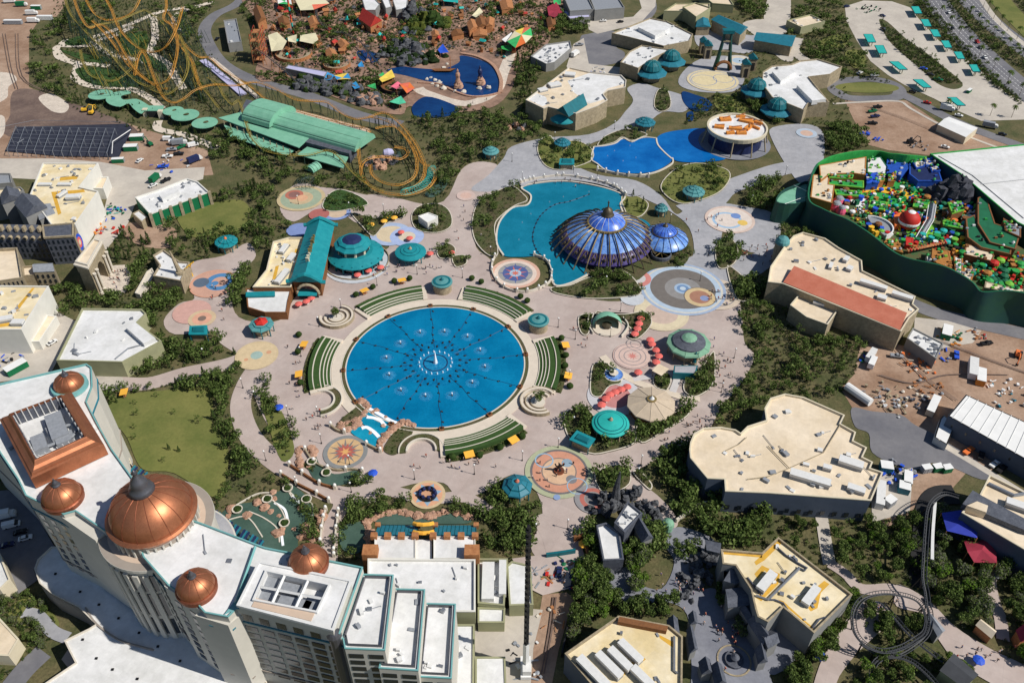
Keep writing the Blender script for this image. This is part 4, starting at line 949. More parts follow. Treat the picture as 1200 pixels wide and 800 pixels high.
MB().tube([G(52,524,53),G(60,521,53),G(85,511,53),G(90,504,53),G(84,497,53),G(76,499,53)],.5,6).build('pipe','hvac_grey',HT);MB().tube([G(54,502,53),G(60,512,53),G(64,518,53)],.5,6).build('pipe','hvac_grey',HT)
# facade windows
def fw(a,b,z0,z1,rows,cols,**k):windows(HT,XY(*a,49),XY(*b,49),z0,z1,rows,cols,**k)
fw((277,712),(398,742),14,41.5,8,6,fw=.74,fh=.6,out=.06);fw((277,712),(398,742),43.4,47.6,1,6,fw=.55,fh=.85,out=.06)
fw((31,581),(70,600),14,42,8,3,fw=.4,fh=.6);fw((88,600),(120,620),12,45,9,3,fw=.3,fh=.6)
fw((170,655),(195,683),12,45,9,3,fw=.4,fh=.6);
A=XY(233,709,48);Bq=XY(197,685,48);windows(HT,Bq,A,12,44,9,2,.42,.62,out=.9)
fw((131,526),(101,470),8,46,10,6,fw=.5,fh=.5,out=.05);windows(HT,XY(425,664,49),XY(235,612,49),6,46,4,14,.4,.4)
# penthouse block with open plant well
PB=ccw(GP([(304,659),(411,681),(390,738),(279,709)],52));o_=ccw(GP([(313,671),(385,687),(371,717),(299,703)],52))
MB().prism(PB,48.3,52,top=False).build('penthouse_wall','hotel_wall',HT)
vs=[(x,y,52)for x,y in PB]+[(x,y,52)for x,y in o_]+[(x,y,48.6)for x,y in o_]
ks=min(range(4),key=lambda k:sum((o_[(i+k)%4][0]-PB[i][0])**2+(o_[(i+k)%4][1]-PB[i][1])**2 for i in range(4)))
fs=[(i,(i+1)%4,4+(i+1+ks)%4,4+(i+ks)%4)for i in range(4)]+[(4+i,4+(i+1)%4,8+(i+1)%4,8+i)for i in range(4)]+[(8,9,10,11)]
MB().add(vs,fs).build('penthouse_roof','white_roof',HT)
MB().ring(inset(PB,-.3),inset(PB,.3),51.6,52.5).build('parapet','hvac_white',HT);MB().ring(inset(o_,-.5),o_,51.9,52.9).build('well_kerb','hvac_white',HT)
for t in(.28,.66):
 a,b=XY(313+(385-313)*t,671+(687-671)*t,52),XY(299+(371-299)*t,703+(717-703)*t,52);MB().tube([(*a,52.4),(*b,52.4)],.5,4).build('well_beam','hvac_white',HT)
MB().tube([(*XY(306,688,52),52.4),(*XY(378,702,52),52.4)],.4,4).build('well_beam','hvac_white',HT)
for px,py,L,W in((345,708,9,3.5),(318,683,4,3),(313,697,4,4),(368,708,5,4),(340,690,6,3)):x,y=XY(px,py,50);pbox(HT,'chiller',x,y,48.6,(L,W,2),'hvac_grey',-.25)
pbox(HT,'tan_deck',*XY(332,714,52),52.02,(17,2.6,.2),'tan_floor',-.25)
x,y=XY(392,745,47);MB().lathe([(1.6,20),(1.6,47),(2,47.3),(2,48),(1.5,49),(.8,50),(.05,51.5)],12,(x,y)).build('corner_turret','pewter',HT)
clutter(HT,W1,48.3,14,41,.5,1.6);clutter(HT,W2,48.3,10,42,.5,1.6)
MB().sheet(GP([(262,720),(275,703),(288,671),(292,672),(279,712)],49.2),49.1).build('roof_step','teal_trim',HT)
MB().tube([G(299,640,49.4),G(276,706,49.4)],.45,4).build('roof_step','teal_trim',HT)
# stepped wings
for pts,z,nm in(([(425,672),(461,673),(451,761),(404,759),(402,748),(399,747)],46.2,1),([(462,689),(498,690),(490,785),(444,782),(450,755)],39,2),([(498,706),(534,707),(529,794),(489,792)],32,3)):
 p=hslab(pts,z,par=.5,roof='cream_roof' if False else 'white_roof')
 lo=sorted(p,key=lambda v:v[1])[:2];lo.sort();windows(HT,lo[0],lo[1],4,z-2,int((z-6)/3.3),2,.74,.6,out=.06)
 MB().ring(inset(p,.9),inset(p,1.1),z-.5,z+.6).build('railing','pewter',HT);clutter(HT,p,z-.5,5,50+nm,.5,1.3)
 # terrace
T=ccw(GP([(40,666),(44,655),(60,640),(140,640),(300,760),(330,850),(60,850),(48,803),(88,776),(75,750),(104,736),(112,731),(92,711),(60,695),(46,683)],10))
MB().prism(T,-.1,10,top=False).build('terrace_wall','hotel_plinth',HT);MB().sheet(inset(T,.4),9.5).build('terrace_roof','white_roof',HT);MB().ring(T,inset(T,.4),8,10.1).build('terrace_parapet','stone_rim',HT);BLOCK.append(inset(T,-1))
L_,R_=strip_poly([(112,731),(125,750),(150,768),(175,776),(190,780)],.5)
MB().prism(L_+R_[::-1],9,10.2).build('terrace_kerb','hotel_plinth',HT)
for px,py in((65,672),(94,693),(116,708),(139,724),(163,741),(185,757),(211,774),(97,749),(113,771),(132,784),(161,795)):pbox(HT,'roof_drain',*XY(px,py,9.6),9.5,(.7,.7,.35),'black_metal')
MB().sheet(GP([(83,786),(88,778),(80,760),(72,772)],.5),.5).build('service_ramp','tan_floor',kind='structure')
strip('hotel_drive','asphalt',[(52,764),(30,785),(10,810),(-20,850)],7)
strip('hotel_path','grey_paving',[(28,718),(45,722),(62,740),(80,748)],4)
sheet('car_park','asphalt',[(-60,580),(10,575),(40,600),(70,650),(40,668),(45,680),(10,705),(-60,690)],s=False)
R,p=building('cream_house','cream flat roofed house at the left edge below the car park','building',[(-40,640),(0,648),(12,678),(0,690),(-40,690)],7,'white_roof','cream_wall')
R,p=building('cream_house','cream house cut by the left edge below the entrance garden','building',[(-40,720),(0,724),(22,748),(10,768),(-40,765)],6,'cream_roof','cream_wall',par=.3)
# pergolas behind the hotel
def pergola(pts,n,lab):
 P=catmull(GP(pts,4),False,8);r=thing('pergola',lab,'pergola',(*P[0],0))
 for i in range(n):
  x,y=P[int((i+.5)/n*(len(P)-1))];x2,y2=P[min(int((i+.5)/n*(len(P)-1))+1,len(P)-1)];a=math.atan2(y2-y,x2-x)
  pbox(r,'slat',x,y,4,(.6,4.8,.5),'teal_blue' if i%2 else 'navy',a+.25)
  if i%2==0:
   for s in(-1.8,1.8):pbox(r,'post',x-s*math.sin(a),y+s*math.cos(a),0,(.3,.3,4),'dark_slate',a)
 L,R=strip_poly([tuple(v)for v in P],3.6,world=True,s=False)
 for q in(L,R):MB().tube([(x,y,3.9)for x,y in q],.14,4).build('rail','dark_slate',r)
pergola([(127,524),(138,538),(152,550),(170,560)],16,'dark teal slatted pergola along the lawn side of the hotel');pergola([(250,604),(268,618),(288,630),(306,641)],18,'dark teal slatted pergola beside the hotel rock pools')
# lawn side lower block and east face frame
R,p=building('garden_wing','low white roofed garden wing between the hotel and the lawn','building',[(126,502),(136,504),(146,522),(155,545),(130,520)],5,'white_roof','cream_wall',par=.4)
# ---- convention centre
C1,pc=building('convention_centre','broad white flat roofed convention block with blue tiled front roofs facing the rock pools','convention hall',[(431,654),(557,655),(557,716),(500,716),(431,716)],12,'white_roof','olive_wall',parm='white_wall')
clutter(C1,pc,11.1,10,61,.3,.9)
for a,b in((439,487),(508,557)):
 q=ccw(GP([(a,629),(b,629),(b,655),(a,655)],10));MB().prism(q,0,10).build('front_hall','cream_wall',C1);MB().sheet(inset(q,.3),10.1).build('roof','white_roof',C1);MB().ring(inset(q,0),inset(q,.3),9.9,10.5).build('parapet','white_wall',C1)
 f=GP([(a,629),(b,629)],9.6);g=GP([(a,613),(b,613)],6)
 mb=MB().add([(f[0][0],f[0][1],9.7),(f[1][0],f[1][1],9.7),(f[1][0],f[1][1]+7.5,6.2),(f[0][0],f[0][1]+7.5,6.2),(f[1][0],f[1][1]+7.5,0),(f[0][0],f[0][1]+7.5,0)],[(0,1,2,3),(3,2,4,5)]);rt=mb.build('tiled_roof','teal_blue',C1)
 for k in range(11):
  x=f[0][0]+(f[1][0]-f[0][0])*(k+.0)/10;MB().tube([(x,f[0][1],9.8),(x,f[0][1]+7.5,6.3)],.1,4).build('roof_rib','teal_dark',rt)
 for k in range(4):
  x=f[0][0]+(f[1][0]-f[0][0])*k/3;pbox(C1,'copper_box',x,f[0][1]-.5,10,(2.2,2,1.8),'timber')
 for k in(0,1):pbox(C1,'copper_box',f[k][0],f[0][1]+7,6,(1.8,1.6,1.6),'timber')
q=ccw(GP([(487,632),(506,632),(506,657),(487,657)],9));MB().prism(q,0,9).build('link_hall','cream_wall',C1);MB().sheet(q,9.02).build('roof','white_roof',C1)
for yy in(614,624):
 v=G(496,yy,10);MB().tube([(v.x-3.4,v.y+.9,9.4),(v.x-2,v.y,10),(v.x,v.y-.3,10.2),(v.x+2,v.y,10),(v.x+3.4,v.y+.9,9.4)],.75,6).build('gilded_beam','amber',C1)
for px in(434,553):pbox(C1,'corner_tower',*XY(px,646,12),0,(5,4.2,13.2),'timber')
BLOCK.append(ccw(GP([(430,605),(565,605),(565,720),(430,720)])))
R,p=building('kitchen_block','block with machines sunk in its roof beside the convention hall','building',[(560,654),(595,654),(591,709),(560,706)],8,'white_roof','olive_wall',par=1.6)
for px,py,L,W in((572,680,4,14),(589,676,2.4,13)):pbox(R,'rooftop_unit',*XY(px,py,8),6.5,(L,W,2),'hvac_white')
clutter(R,p,6.4,14,62,.4,1.4)
R,p=building('kitchen_block','small white roofed cube south of the sunken machine block','building',[(560,711),(592,712),(591,729),(560,729)],6,'white_roof','olive_wall',par=.5)
R,p=building('service_block','narrow white roofed block with one vent beside the stepped wings','building',[(533,731),(556,731),(555,850),(530,850)],8,'white_roof','olive_wall',par=.5);clutter(R,p,7.5,4,63,.6,1.6)
R,p=building('service_block','pair of low white slabs at the bottom edge','building',[(557,769),(592,769),(594,820),(557,820)],5,'white_roof','olive_wall',par=.3)
R,p=building('service_block','white roofed block with barred windows left of the crane','building',[(594,662),(600,657),(622,662),(625,708),(597,709)],7,'white_roof','olive_wall',par=.5)
sheet('service_yard','concrete',[(556,725),(600,712),(636,715),(625,760),(620,830),(556,830)],s=False)
sheet('service_yard','paving',[(600,655),(640,650),(676,645),(668,690),(636,698),(620,690)],s=False)
# ================= pool, amphitheatre, domes, kiosks =================
def rp(r,deg,z=None,c=PC):
 a=math.radians(deg);p=(c[0]+r*math.cos(a),c[1]+r*math.sin(a));return p if z is None else(*p,z)
SEATS=((101,136,'north west'),(163,199,'west'),(-19,17,'east'),(-82,-46,'south'),(40,78,'north east'))
for a0,a1,w_ in SEATS:
 r=thing('terraced_seating','curved turf seating bank with stone edges on the %s side of the round pool'%w_,'seating',(*rp(50,(a0+a1)/2),0))
 A0,A1=math.radians(a0),math.radians(a1)
 for k,(r0,r1,z)in enumerate(((45.4,46.9,.9),(46.9,48.3,1.3),(48.3,49.8,1.7),(49.8,52.8,2.1),(52.8,54.9,2.5))):
  band('seat_edge','stone_rim',r0,r0+.38,A0,A1,.3,z,parent=r,n=26);band('turf_step','turf',r0+.38,r1,A0,A1,.3,z-.03,parent=r,n=26)
 for aa in(a0-1.0,a1+1.0):
  q=ccw([rp(45.3,aa-1.3),rp(55,aa-1.0),rp(55,aa+1.0),rp(45.3,aa+1.3)]);MB().prism(q,.2,1.2).build('stair','pale_walk',r)
 band('planting_bed','mulch',55,57.4,A0,A1,0,.6,n=26)
 for k in range(30):
  t=a0+(a1-a0)*(k+.5)/30;SHRUBS.append((*rp(rnd.uniform(55.6,56.8),t),rnd.uniform(.8,1.3),1))
  # low planting and stage corners
def spiral(px,py,rad_,a0,arc,lab,treeh=0,turn=0):
 x,y=XY(px,py);r=thing('curved_seat_wall',lab,'seat wall',(x,y,0));A=math.radians(a0)
 for k,(q,z)in enumerate(((1.0,1.8),(.72,1.3),(.45,1.0))):band('seat_step','pale_walk',rad_*q-1.1,rad_*q,A,A+math.radians(arc),0,z,parent=r,c=(x,y),n=20);band('step_edge','stone_wall',rad_*q-.05,rad_*q+.25,A,A+math.radians(arc),0,z+.1,parent=r,c=(x,y),n=20)
 MB().prism(circ(x,y,rad_*.3,14),0,.9).build('planter','stone_rim',r)
 if treeh:tree('leafy',x,y,treeh,'on the %s'%lab.split(' on the ')[-1]if ' on the ' in lab else 'in the stone planter by the pool',1.1,.9)
spiral(395,373,8,180,260,'curved stepped seat wall round a planter north west of the round pool',6);spiral(632,472,8,40,260,'curved stepped seat wall round a tree east of the round pool',6)
def ushape(px,py,lab,ang0):
 x,y=XY(px,py);r=thing('curved_wall',lab,'wall',(x,y,0));A=math.radians(ang0);band('wall','stone_rim',5.4,6.1,A,A+PI*1.05,0,1.5,parent=r,c=(x,y),n=20);band('hedge','mulch',6.1,8.6,A,A+PI*1.05,0,.9,parent=r,c=(x,y),n=20);band('wall','stone_rim',8.6,9.1,A,A+PI*1.05,0,1.3,parent=r,c=(x,y),n=20)
 for k in range(26):a=A+PI*rnd.random();SHRUBS.append((x+7.3*math.cos(a),y+7.3*math.sin(a),rnd.uniform(.6,1),1))
ushape(376,471,'horseshoe wall with a hedge south west of the round pool',-80);ushape(494,529,'horseshoe wall with a hedge south of the round pool',0)
# pool rim piers, nozzles, jets
for k in range(12):
 a=2*PI*k/12+.13;r=thing('fountain_pier','brown stone pier on the kerb of the round pool where a nozzle line ends','pier',(PC[0]+(PR+1.2)*math.cos(a),PC[1]+(PR+1.2)*math.sin(a),0),a,'brown piers round the pool rim')
 MB().box((0,0,.7),(1.9,1.9,1.4)).box((0,.9,1.5),(.6,.4,.5)).box((0,-.9,1.5),(.6,.4,.5)).build('block','brick_brown',r,local=True);MB().cyl((0,0),.5,1.4,2.2,8,.2).build('cap','black_metal',r,local=True)
 P=[(PC[0]+rr_*math.cos(a+.02*math.sin(rr_*.4)),PC[1]+rr_*math.sin(a+.02*math.sin(rr_*.4)),.68)for rr_ in(10,15,20,26,32,PR-.5)]
 ln=thing('nozzle_line','dark pipe line with nozzles running from the centre to the rim of the round pool','pipe',(P[0][0],P[0][1],.5),0,'nozzle lines in the round pool')
 MB().tube(P,.1,4).build('pipe','navy',ln)
 for rr_ in(15,19,24,30,36):
  aa=a+rnd.uniform(-.03,.03);x,y=PC[0]+rr_*math.cos(aa),PC[1]+rr_*math.sin(aa);put(ln,'nozzle',shared(('nozzle',1),lambda:MB().lathe([(.5,0),(.4,.3),(.15,.45)],6).box((.45,.4,.15),(.35,.35,.3)),'black_metal'),x,y,.6,aa)
def spray_mesh(key,R,H,n,seed):
 q=random.Random(seed);mb=MB()
 for i in range(n):
  t=q.random()**.6;a=q.uniform(0,2*PI);r_=R*t*q.uniform(.5,1);z=H*(1-t**.7)*q.uniform(.2,1)+.1;s=q.uniform(.04,.11)
  mb.add([(r_*math.cos(a)-s,r_*math.sin(a),z-s),(r_*math.cos(a)+s,r_*math.sin(a)+s,z-s*.5),(r_*math.cos(a),r_*math.sin(a)-s,z+s*1.4)],[(0,1,2)])
 return mb
water_mat('foam',(8,106,154),(40,134,176),sc=.9)
water_mat('foam_rim',(2,98,146),(16,120,164),sc=.6)
MB().sheet(circ(*PC,15,48),.635).build('aerated_water','foam_rim',kind='structure');MB().sheet(circ(*PC,8,40),.65).build('aerated_water','foam',kind='structure')
SPR=shared(('spray',1),lambda:spray_mesh('s',3.4,2.6,420,1),'spray');JET=shared(('jet',1),lambda:spray_mesh('j',.5,1.4,60,2),'spray')
for k in range(12):
 a=2*PI*(k+.5)/12+.13;rr_=21 if k%2==0 else 22
 r=thing('fountain_jet','pale spray rosette in the outer ring of jets in the round pool','fountain',(PC[0]+rr_*math.cos(a),PC[1]+rr_*math.sin(a),.6),0,'outer spray rosettes of the round pool')
 o=D.objects.new('water_spray',SPR);COL.objects.link(o);o.parent=r;MB().lathe([(.5,0),(.35,.5)],8).build('nozzle','black_metal',r,local=True);MB().cyl((0,0),.12,.3,1.6,6,.3).build('water_column','spray',r,local=True);MB().lathe([(2.9,.03),(1.6,.06),(.1,.08)],20).build('foam_patch','foam',r,local=True)
for k in range(36):
 a=2*PI*k/36;rr_=10.8 if k%2 else 13.5
 r=thing('fountain_nozzle','dark nozzle cluster ringing the centre of the round pool','nozzle',(PC[0]+rr_*math.cos(a),PC[1]+rr_*math.sin(a),.55),a,'inner ring of dark nozzles in the round pool')
 o=D.objects.new('head',shared(('head',1),lambda:MB().lathe([(.5,0),(.4,.4),(.2,.6)],7).box((.5,0,.2),(.5,.4,.3)).box((-.5,.2,.2),(.4,.3,.3)),'black_metal'));COL.objects.link(o);o.parent=r
for k in range(18):
 a=2*PI*k/18;r=thing('small_jet','small white jet in the inmost ring of the round pool','fountain',(PC[0]+7.2*math.cos(a),PC[1]+7.2*math.sin(a),.6),0,'inmost small jets of the round pool');o=D.objects.new('water_spray',JET);COL.objects.link(o);o.parent=r;o=D.objects.new('water_column',shared(('col',1),lambda:MB().cyl((0,0),.3,0,1.0,6,.15),'spray'));COL.objects.link(o);o.parent=r
r=thing('central_fountain','tall white plume rising from the centre of the round pool','fountain',(*PC,.6));MB().tube([(*PC,.6),(*PC,4),(*PC,7.5)],.5,8,radii=[.9,.45,.12]).build('plume','spray',r);put(r,'water_spray',shared(('plume_spray',1),lambda:spray_mesh('p',1.4,8,500,5),'spray'),*PC,.6);MB().ring(circ(*PC,5.4,30),circ(*PC,5.0,30),.5,.8).build('ring_pipe','navy',r)
# lagoon nozzle arc
P=catmull(GP([(690,228),(668,236),(650,240),(636,250),(628,262),(624,278),(628,292),(634,300)],.5),False,6);r=thing('nozzle_line','dark curved line of nozzles in the lagoon west of the great dome','pipe',(*P[0],.5))
MB().tube([(x,y,.55)for x,y in P],.18,4).build('pipe','navy',r)
for i in range(0,len(P),2):put(r,'nozzle',shared(('nozzle',1),None,'black_metal'),*P[i],.5)
for i,(px,py)in enumerate(((644,238),(660,232),(690,226),(612,262),(622,252),(608,282))):x,y=XY(px,py);r=thing('fountain_jet','small spray on the lagoon west of the great dome','fountain',(x,y,.5),0,'small sprays on the lagoon');o=D.objects.new('water_spray',JET);COL.objects.link(o);o.parent=r
for i,(px,py)in enumerate(((720,178),(738,172),(745,186),(730,190),(712,184))):x,y=XY(px,py);r=thing('fountain_jet','small spray on the western of the twin blue pools','fountain',(x,y,.5),0,'small sprays on the west twin pool');o=D.objects.new('water_spray',JET);COL.objects.link(o);o.parent=r
# cascade: rocks and falls
def rocks(pts,lab,grp,m='rock',s=(1.0,2.0),flat=.6,world=False,hz=0):
 for i,(px,py)in enumerate(pts):
  x,y=(px,py)if world else XY(px,py);k=rnd.uniform(*s);r=tag(MB().blob((0,0,0),k,flat*rnd.uniform(.7,1.3),seed=i*7+int(px),n=8,m=5,j=.3).build('rock',m),lab,'rock',grp);r.location=(x,y,hz+k*.25);r.rotation_euler=(0,0,rnd.uniform(0,6))
def along(pts,n,jit=.6):
 p=catmull(pts,False,12);return[(p[int(i*(len(p)-1)/(n-1))][0]+rnd.uniform(-jit,jit),p[int(i*(len(p)-1)/(n-1))][1]+rnd.uniform(-jit,jit))for i in range(n)]
rocks(along([(424,471),(431,476),(428,484),(421,492),(412,495),(400,498)],18)+along([(399,502),(410,504),(420,497)],8),'pinkish boulder on the west bank of the cascade below the round pool','boulders west of the cascade')
rocks(along([(484,500),(474,496),(466,501),(456,508),(449,515),(445,522),(446,528)],18),'pinkish boulder on the east bank of the cascade below the round pool','boulders east of the cascade')
rocks([(437,484),(449,500),(434,508),(418,502),(452,490),(441,482)],'pinkish boulder standing in the cascade water','boulders in the cascade',s=(.9,1.5))
for a,lb in(([(430,490),(438,491),(446,494),(451,500)],'upper'),([(424,503),(430,502),(438,507),(444,513)],'lower'),([(433,480),(446,487),(458,494),(466,497)],'rim')):
 L,R=strip_poly(a,1.5);tag(MB().prism(L+R[::-1],.5,.85 if lb!='rim' else.8).build('waterfall','spray'),'white water sheet at the %s ledge of the cascade'%lb,'waterfall')
bedp=[([(393,505),(400,492),(415,480),(424,472),(430,478),(424,486),(412,500)],'x'),([(450,528),(456,515),(470,500),(484,504),(478,520),(470,530),(460,534)],'y')]
for p_,n_ in bedp:
 sheet('planting_bed','mulch',p_,z=.63);VEG.append((GP(p_),'by the cascade',(),.35,(.5,.9),(0,1,2)))
 # rock gardens
rocks(along([(352,525),(350,535),(352,545)],7)+along([(364,524),(367,534),(362,545)],7),'pinkish boulder in the rock bed west of the compass mosaic','boulders west of the compass mosaic')
rocks([(268,605),(272,597),(302,590),(290,605),(320,578),(318,600),(327,605),(330,622),(326,626),(345,620),(352,595),(358,618),(365,628),(370,632),(372,640),(322,585),(310,596)]+along([(352,630),(372,622),(378,600)],8),'pinkish boulder round the hotel rock pools','boulders round the rock pools',s=(1,2.2))
rocks(along([(430,612),(445,604),(470,600),(490,606)],20,.8)+along([(500,606),(530,600),(550,606)],12,.8)+along([(428,612),(433,625),(430,645)],9,.6),'reddish boulder bordering the pools before the blue tiled roofs','boulders before the convention roofs')
for a in([(275,594),(300,580),(318,578)],[(318,585),(330,598),(336,612)],[(292,600),(310,608),(325,620),(328,636)],[(338,575),(345,585),(365,590),(366,605)],[(332,570),(345,582)],[(262,612),(285,606),(296,612),(308,630)]):strip('pool_weir','stone_rim',a,.45,z=.75,h=.6)
for a in([(322,590),(334,598),(338,614)],[(330,625),(332,640)],[(342,582),(352,590)]):L,R=strip_poly(a,.9);tag(MB().prism(L+R[::-1],.4,.7).build('waterfall','spray'),'thin white weir of the hotel rock pools at %d by %d'%a[0]if False else{322:'curved white weir in the middle of the rock pools',330:'foaming spill at the hotel end of the rock pools',342:'short spill under the garden bridge'}[a[0][0]],'waterfall')
for i,(px,py,lb)in enumerate(((279,599,'nearest the hotel dome'),(314,587,'beside the rock islet'),(338,574,'at the head of the pools'),(334,615,'on the middle weir'),(360,587,'by the garden bridge'),(366,543,'in the pool by the compass mosaic'),(383,556,'second in the pool by the compass mosaic'))):
 x,y=XY(px,py);r=thing('round_planter','round cream planter %s'%lb,'planter',(x,y,0));MB().lathe([(1.5,.3),(2,1.6),(1.6,1.6),(1.5,1.3)],16,(x,y)).build('bowl','stone_rim',r);MB().blob((x,y,1.4),1.5,.4,seed=i,n=10).build('greenery','hedge_leaf',r)
 # bridge walls
def wallrun(pts,w_,h,m,lab,post=0,nm='low_wall'):
 L,R=strip_poly(pts,w_);n=len(L);c=thing(nm,lab,'wall',(*L[0],0));mb=MB();vs=[(x,y,0)for x,y in L]+[(x,y,h)for x,y in L]+[(x,y,h)for x,y in R]+[(x,y,0)for x,y in R]
 fs=[f for i in range(n-1)for f in((i,i+1,n+i+1,n+i),(n+i,n+i+1,2*n+i+1,2*n+i),(2*n+i,2*n+i+1,3*n+i+1,3*n+i))]+[(0,n,2*n,3*n),(n-1,4*n-1,3*n-1,2*n-1)]
 mb.add(vs,fs).build('wall',m,c)
 if post:
  for i in range(post):
   k=int(i*(n-1)/max(1,post-1));x,y=(L[k][0]+R[k][0])/2,(L[k][1]+R[k][1])/2;b=pbox(c,'post',x,y,0,(1.1,1.1,h+.7),'stone_rim');put(b,'ball',shared(('ball',1),lambda:MB().blob((0,0,0),.6,1,1,8,5,0),'white_paint'),x,y,0).location=(0,0,h+1.1)
 return c
wallrun([(330,557),(348,568),(372,580),(386,588)],.6,1.6,'brick_brown','curved dark parapet on the pond side of the pink path',4)
wallrun([(340,546),(355,556),(375,568),(393,573)],.6,1.6,'brick_brown','curved dark parapet between the pink path and the compass pool',4)
wallrun([(358,528),(366,540),(378,548),(395,552),(412,551),(425,553)],.6,1.4,'stone_wall','low curved wall holding the compass mosaic',5)
wallrun([(388,500),(396,506),(404,508)],.7,1.6,'stone_wall','short wall beside the compass mosaic, cascade side',2);wallrun([(430,522),(438,526),(446,530)],.7,1.6,'stone_wall','short wall beside the cascade foot',2)
wallrun([(382,598),(378,616),(376,640),(380,654)],.5,1.4,'stone_rim','pale balustrade on the west of the garden bridge',6);wallrun([(397,600),(395,616),(392,640),(392,652)],.5,1.4,'stone_rim','pale balustrade on the east of the garden bridge',6)
wallrun([(733,231),(722,222),(700,214),(660,208),(625,212),(610,216)],.6,2,'stone_rim','balustrade with posts along the lagoon bridge',16)
wallrun([(700,200),(730,206),(760,208)],.5,1.6,'stone_rim','balustrade between the twin pools and the bridge',6)
wallrun([(580,302),(576,315),(582,330),(598,341),(618,343),(634,338),(645,330),(646,318),(640,306),(626,300)],.5,1.5,'stone_rim','white balustrade curving round the blue star mosaic',14)
# ---- mosaics (flat coloured paving, printed in rings)
def mcol(rgb):k='mosaic_%d_%d_%d'%rgb;
def mm(*rgb):
 k='mosaic_%d_%d_%d'%rgb
 if k not in M:dm(k,tuple(c*.76+d*.24 for c,d in zip(rgb,(158,148,142))),var=.07,scale=.4,rough=.85,fine=(1.5,.06))
 return k
MZ=[0]
def mosaic(px,py,rp_,rings,z=.5,extra=None):
 MZ[0]+=1;z+=.0011*MZ[0]
 x,y=XY(px,py);R_=rp_*mpp(py)
 for i,(f,m)in enumerate(rings):MB().sheet(circ(x,y,R_*f,48),z+.005*i).build('mosaic_ring',m,kind='structure')
 return x,y,R_,z+.005*len(rings)
def disc_at(x,y,r,z,m,n=28):MB().sheet(circ(x,y,r,n),z).build('mosaic_disc',m,kind='structure')
def loop_at(x,y,r,w_,z,m):MB().ring(circ(x,y,r,36),circ(x,y,r-w_,36),z-.003,z).build('mosaic_loop',m,kind='structure')
x,y,R_,z=mosaic(405,530,26,((1,mm(118,124,126)),(.80,mm(206,168,116))))
def star(x,y,n,ro,ri,z,m,a0=0,name='mosaic_star'):
 MB().sheet([(x+(ro if i%2==0 else ri)*math.cos(a0+PI*i/n),y+(ro if i%2==0 else ri)*math.sin(a0+PI*i/n))for i in range(2*n)],z).build(name,m,kind='structure')
star(x,y,12,R_*.8,R_*.30,z,mm(112,106,102),.15);star(x,y,12,R_*.52,R_*.3,z+.005,mm(168,72,62),.15+PI/12);star(x,y,6,R_*.3,R_*.12,z+.01,mm(222,150,84));disc_at(x,y,R_*.10,z+.015,mm(230,170,90))
x,y,R_,z=mosaic(655,553,40,((1,mm(168,176,138)),(.85,mm(92,88,92)),(.78,mm(206,138,108)),(.52,mm(120,106,100)),(.48,mm(218,176,138))))
for dx,dy,k,w_,m in((-.42,.42,.28,.04,mm(140,180,210)),(.25,.32,.16,.16,mm(130,160,180)),(.35,-.3,.16,.16,mm(110,112,118)),(.35,-.3,.08,.08,mm(150,170,180)),(.5,-.55,.3,.03,mm(140,180,210)),(.1,.1,.1,.1,mm(230,216,190)),(-.1,-.95,.1,.1,mm(120,150,200))):
 (disc_at(x+dx*R_,y+dy*R_,k*R_,z+.006*(w_*10),m)if w_==k else loop_at(x+dx*R_,y+dy*R_,k*R_,w_*R_,z+.02,m))
r=thing('bronze_sculpture','dark bronze sculpture on a disc in the middle of the large round mosaic','sculpture',(x,y,0));MB().cyl((x,y),2,.4,1.2,16).build('plinth','copper_dark',r);MB().tube([(x,y,1),(x-.4,y,2.5),(x+.2,y,4),(x-.3,y,5.6)],.5,6,radii=[1,.5,.6,.15]).tube([(x,y,3),(x+1.4,y,4),(x+1.9,y,5)],.3,5).tube([(x,y,3),(x-1.3,y,3.8),(x-1.6,y,4.8)],.3,5).build('figure','black_metal',r)
x,y,R_,z=mosaic(695,585,22,((1,mm(132,132,136)),(.72,mm(176,88,76)),(.48,mm(138,134,134)),(.42,mm(112,110,112))));disc_at(x-.1*R_,y-.62*R_,R_*.12,z,mm(214,200,190))
x,y,R_,z=mosaic(501,580,21,((1,mm(206,180,136)),(.84,mm(222,160,120)),(.5,mm(206,130,96))));star(x,y,7,R_*.82,R_*.5,z,mm(130,170,200),.3);disc_at(x,y,R_*.42,z+.006,mm(206,150,110))
r=thing('ring_sculpture','dark blue sculpture of rings on the orange mosaic','sculpture',(x,y,0))
for i in range(9):a=2*PI*i/9;MB().lathe([(.3,.5),(.8,1),(.7,1.8),(.2,2.4)],7,(x+3*math.cos(a),y+2.2*math.sin(a))).build('figure','navy',r)
MB().ring(circ(x,y,3.6,24),circ(x,y,3.0,24),.4,1.2).build('ring','black_metal',r)
x,y,R_,z=mosaic(604,321,29,((1,mm(216,168,144)),(.86,mm(226,206,190)),(.70,mm(146,148,146)),(.52,mm(52,74,140)),(.24,mm(158,190,216))));star(x,y,8,R_*.7,R_*.22,z,mm(52,74,140));star(x,y,8,R_*.5,R_*.14,z+.006,mm(206,92,72),.2);disc_at(x,y,R_*.24,z+.012,mm(158,190,216));star(x,y,8,R_*.2,R_*.08,z+.018,mm(206,92,72))
x,y,R_,z=mosaic(800,339,50,((1,mm(150,174,206)),(.93,mm(206,206,196)),(.88,mm(170,196,220)),(.76,mm(96,92,88)),(.42,mm(128,128,128)),(.2,mm(150,180,210)),(.14,mm(88,130,180)),(.07,mm(190,210,225))))
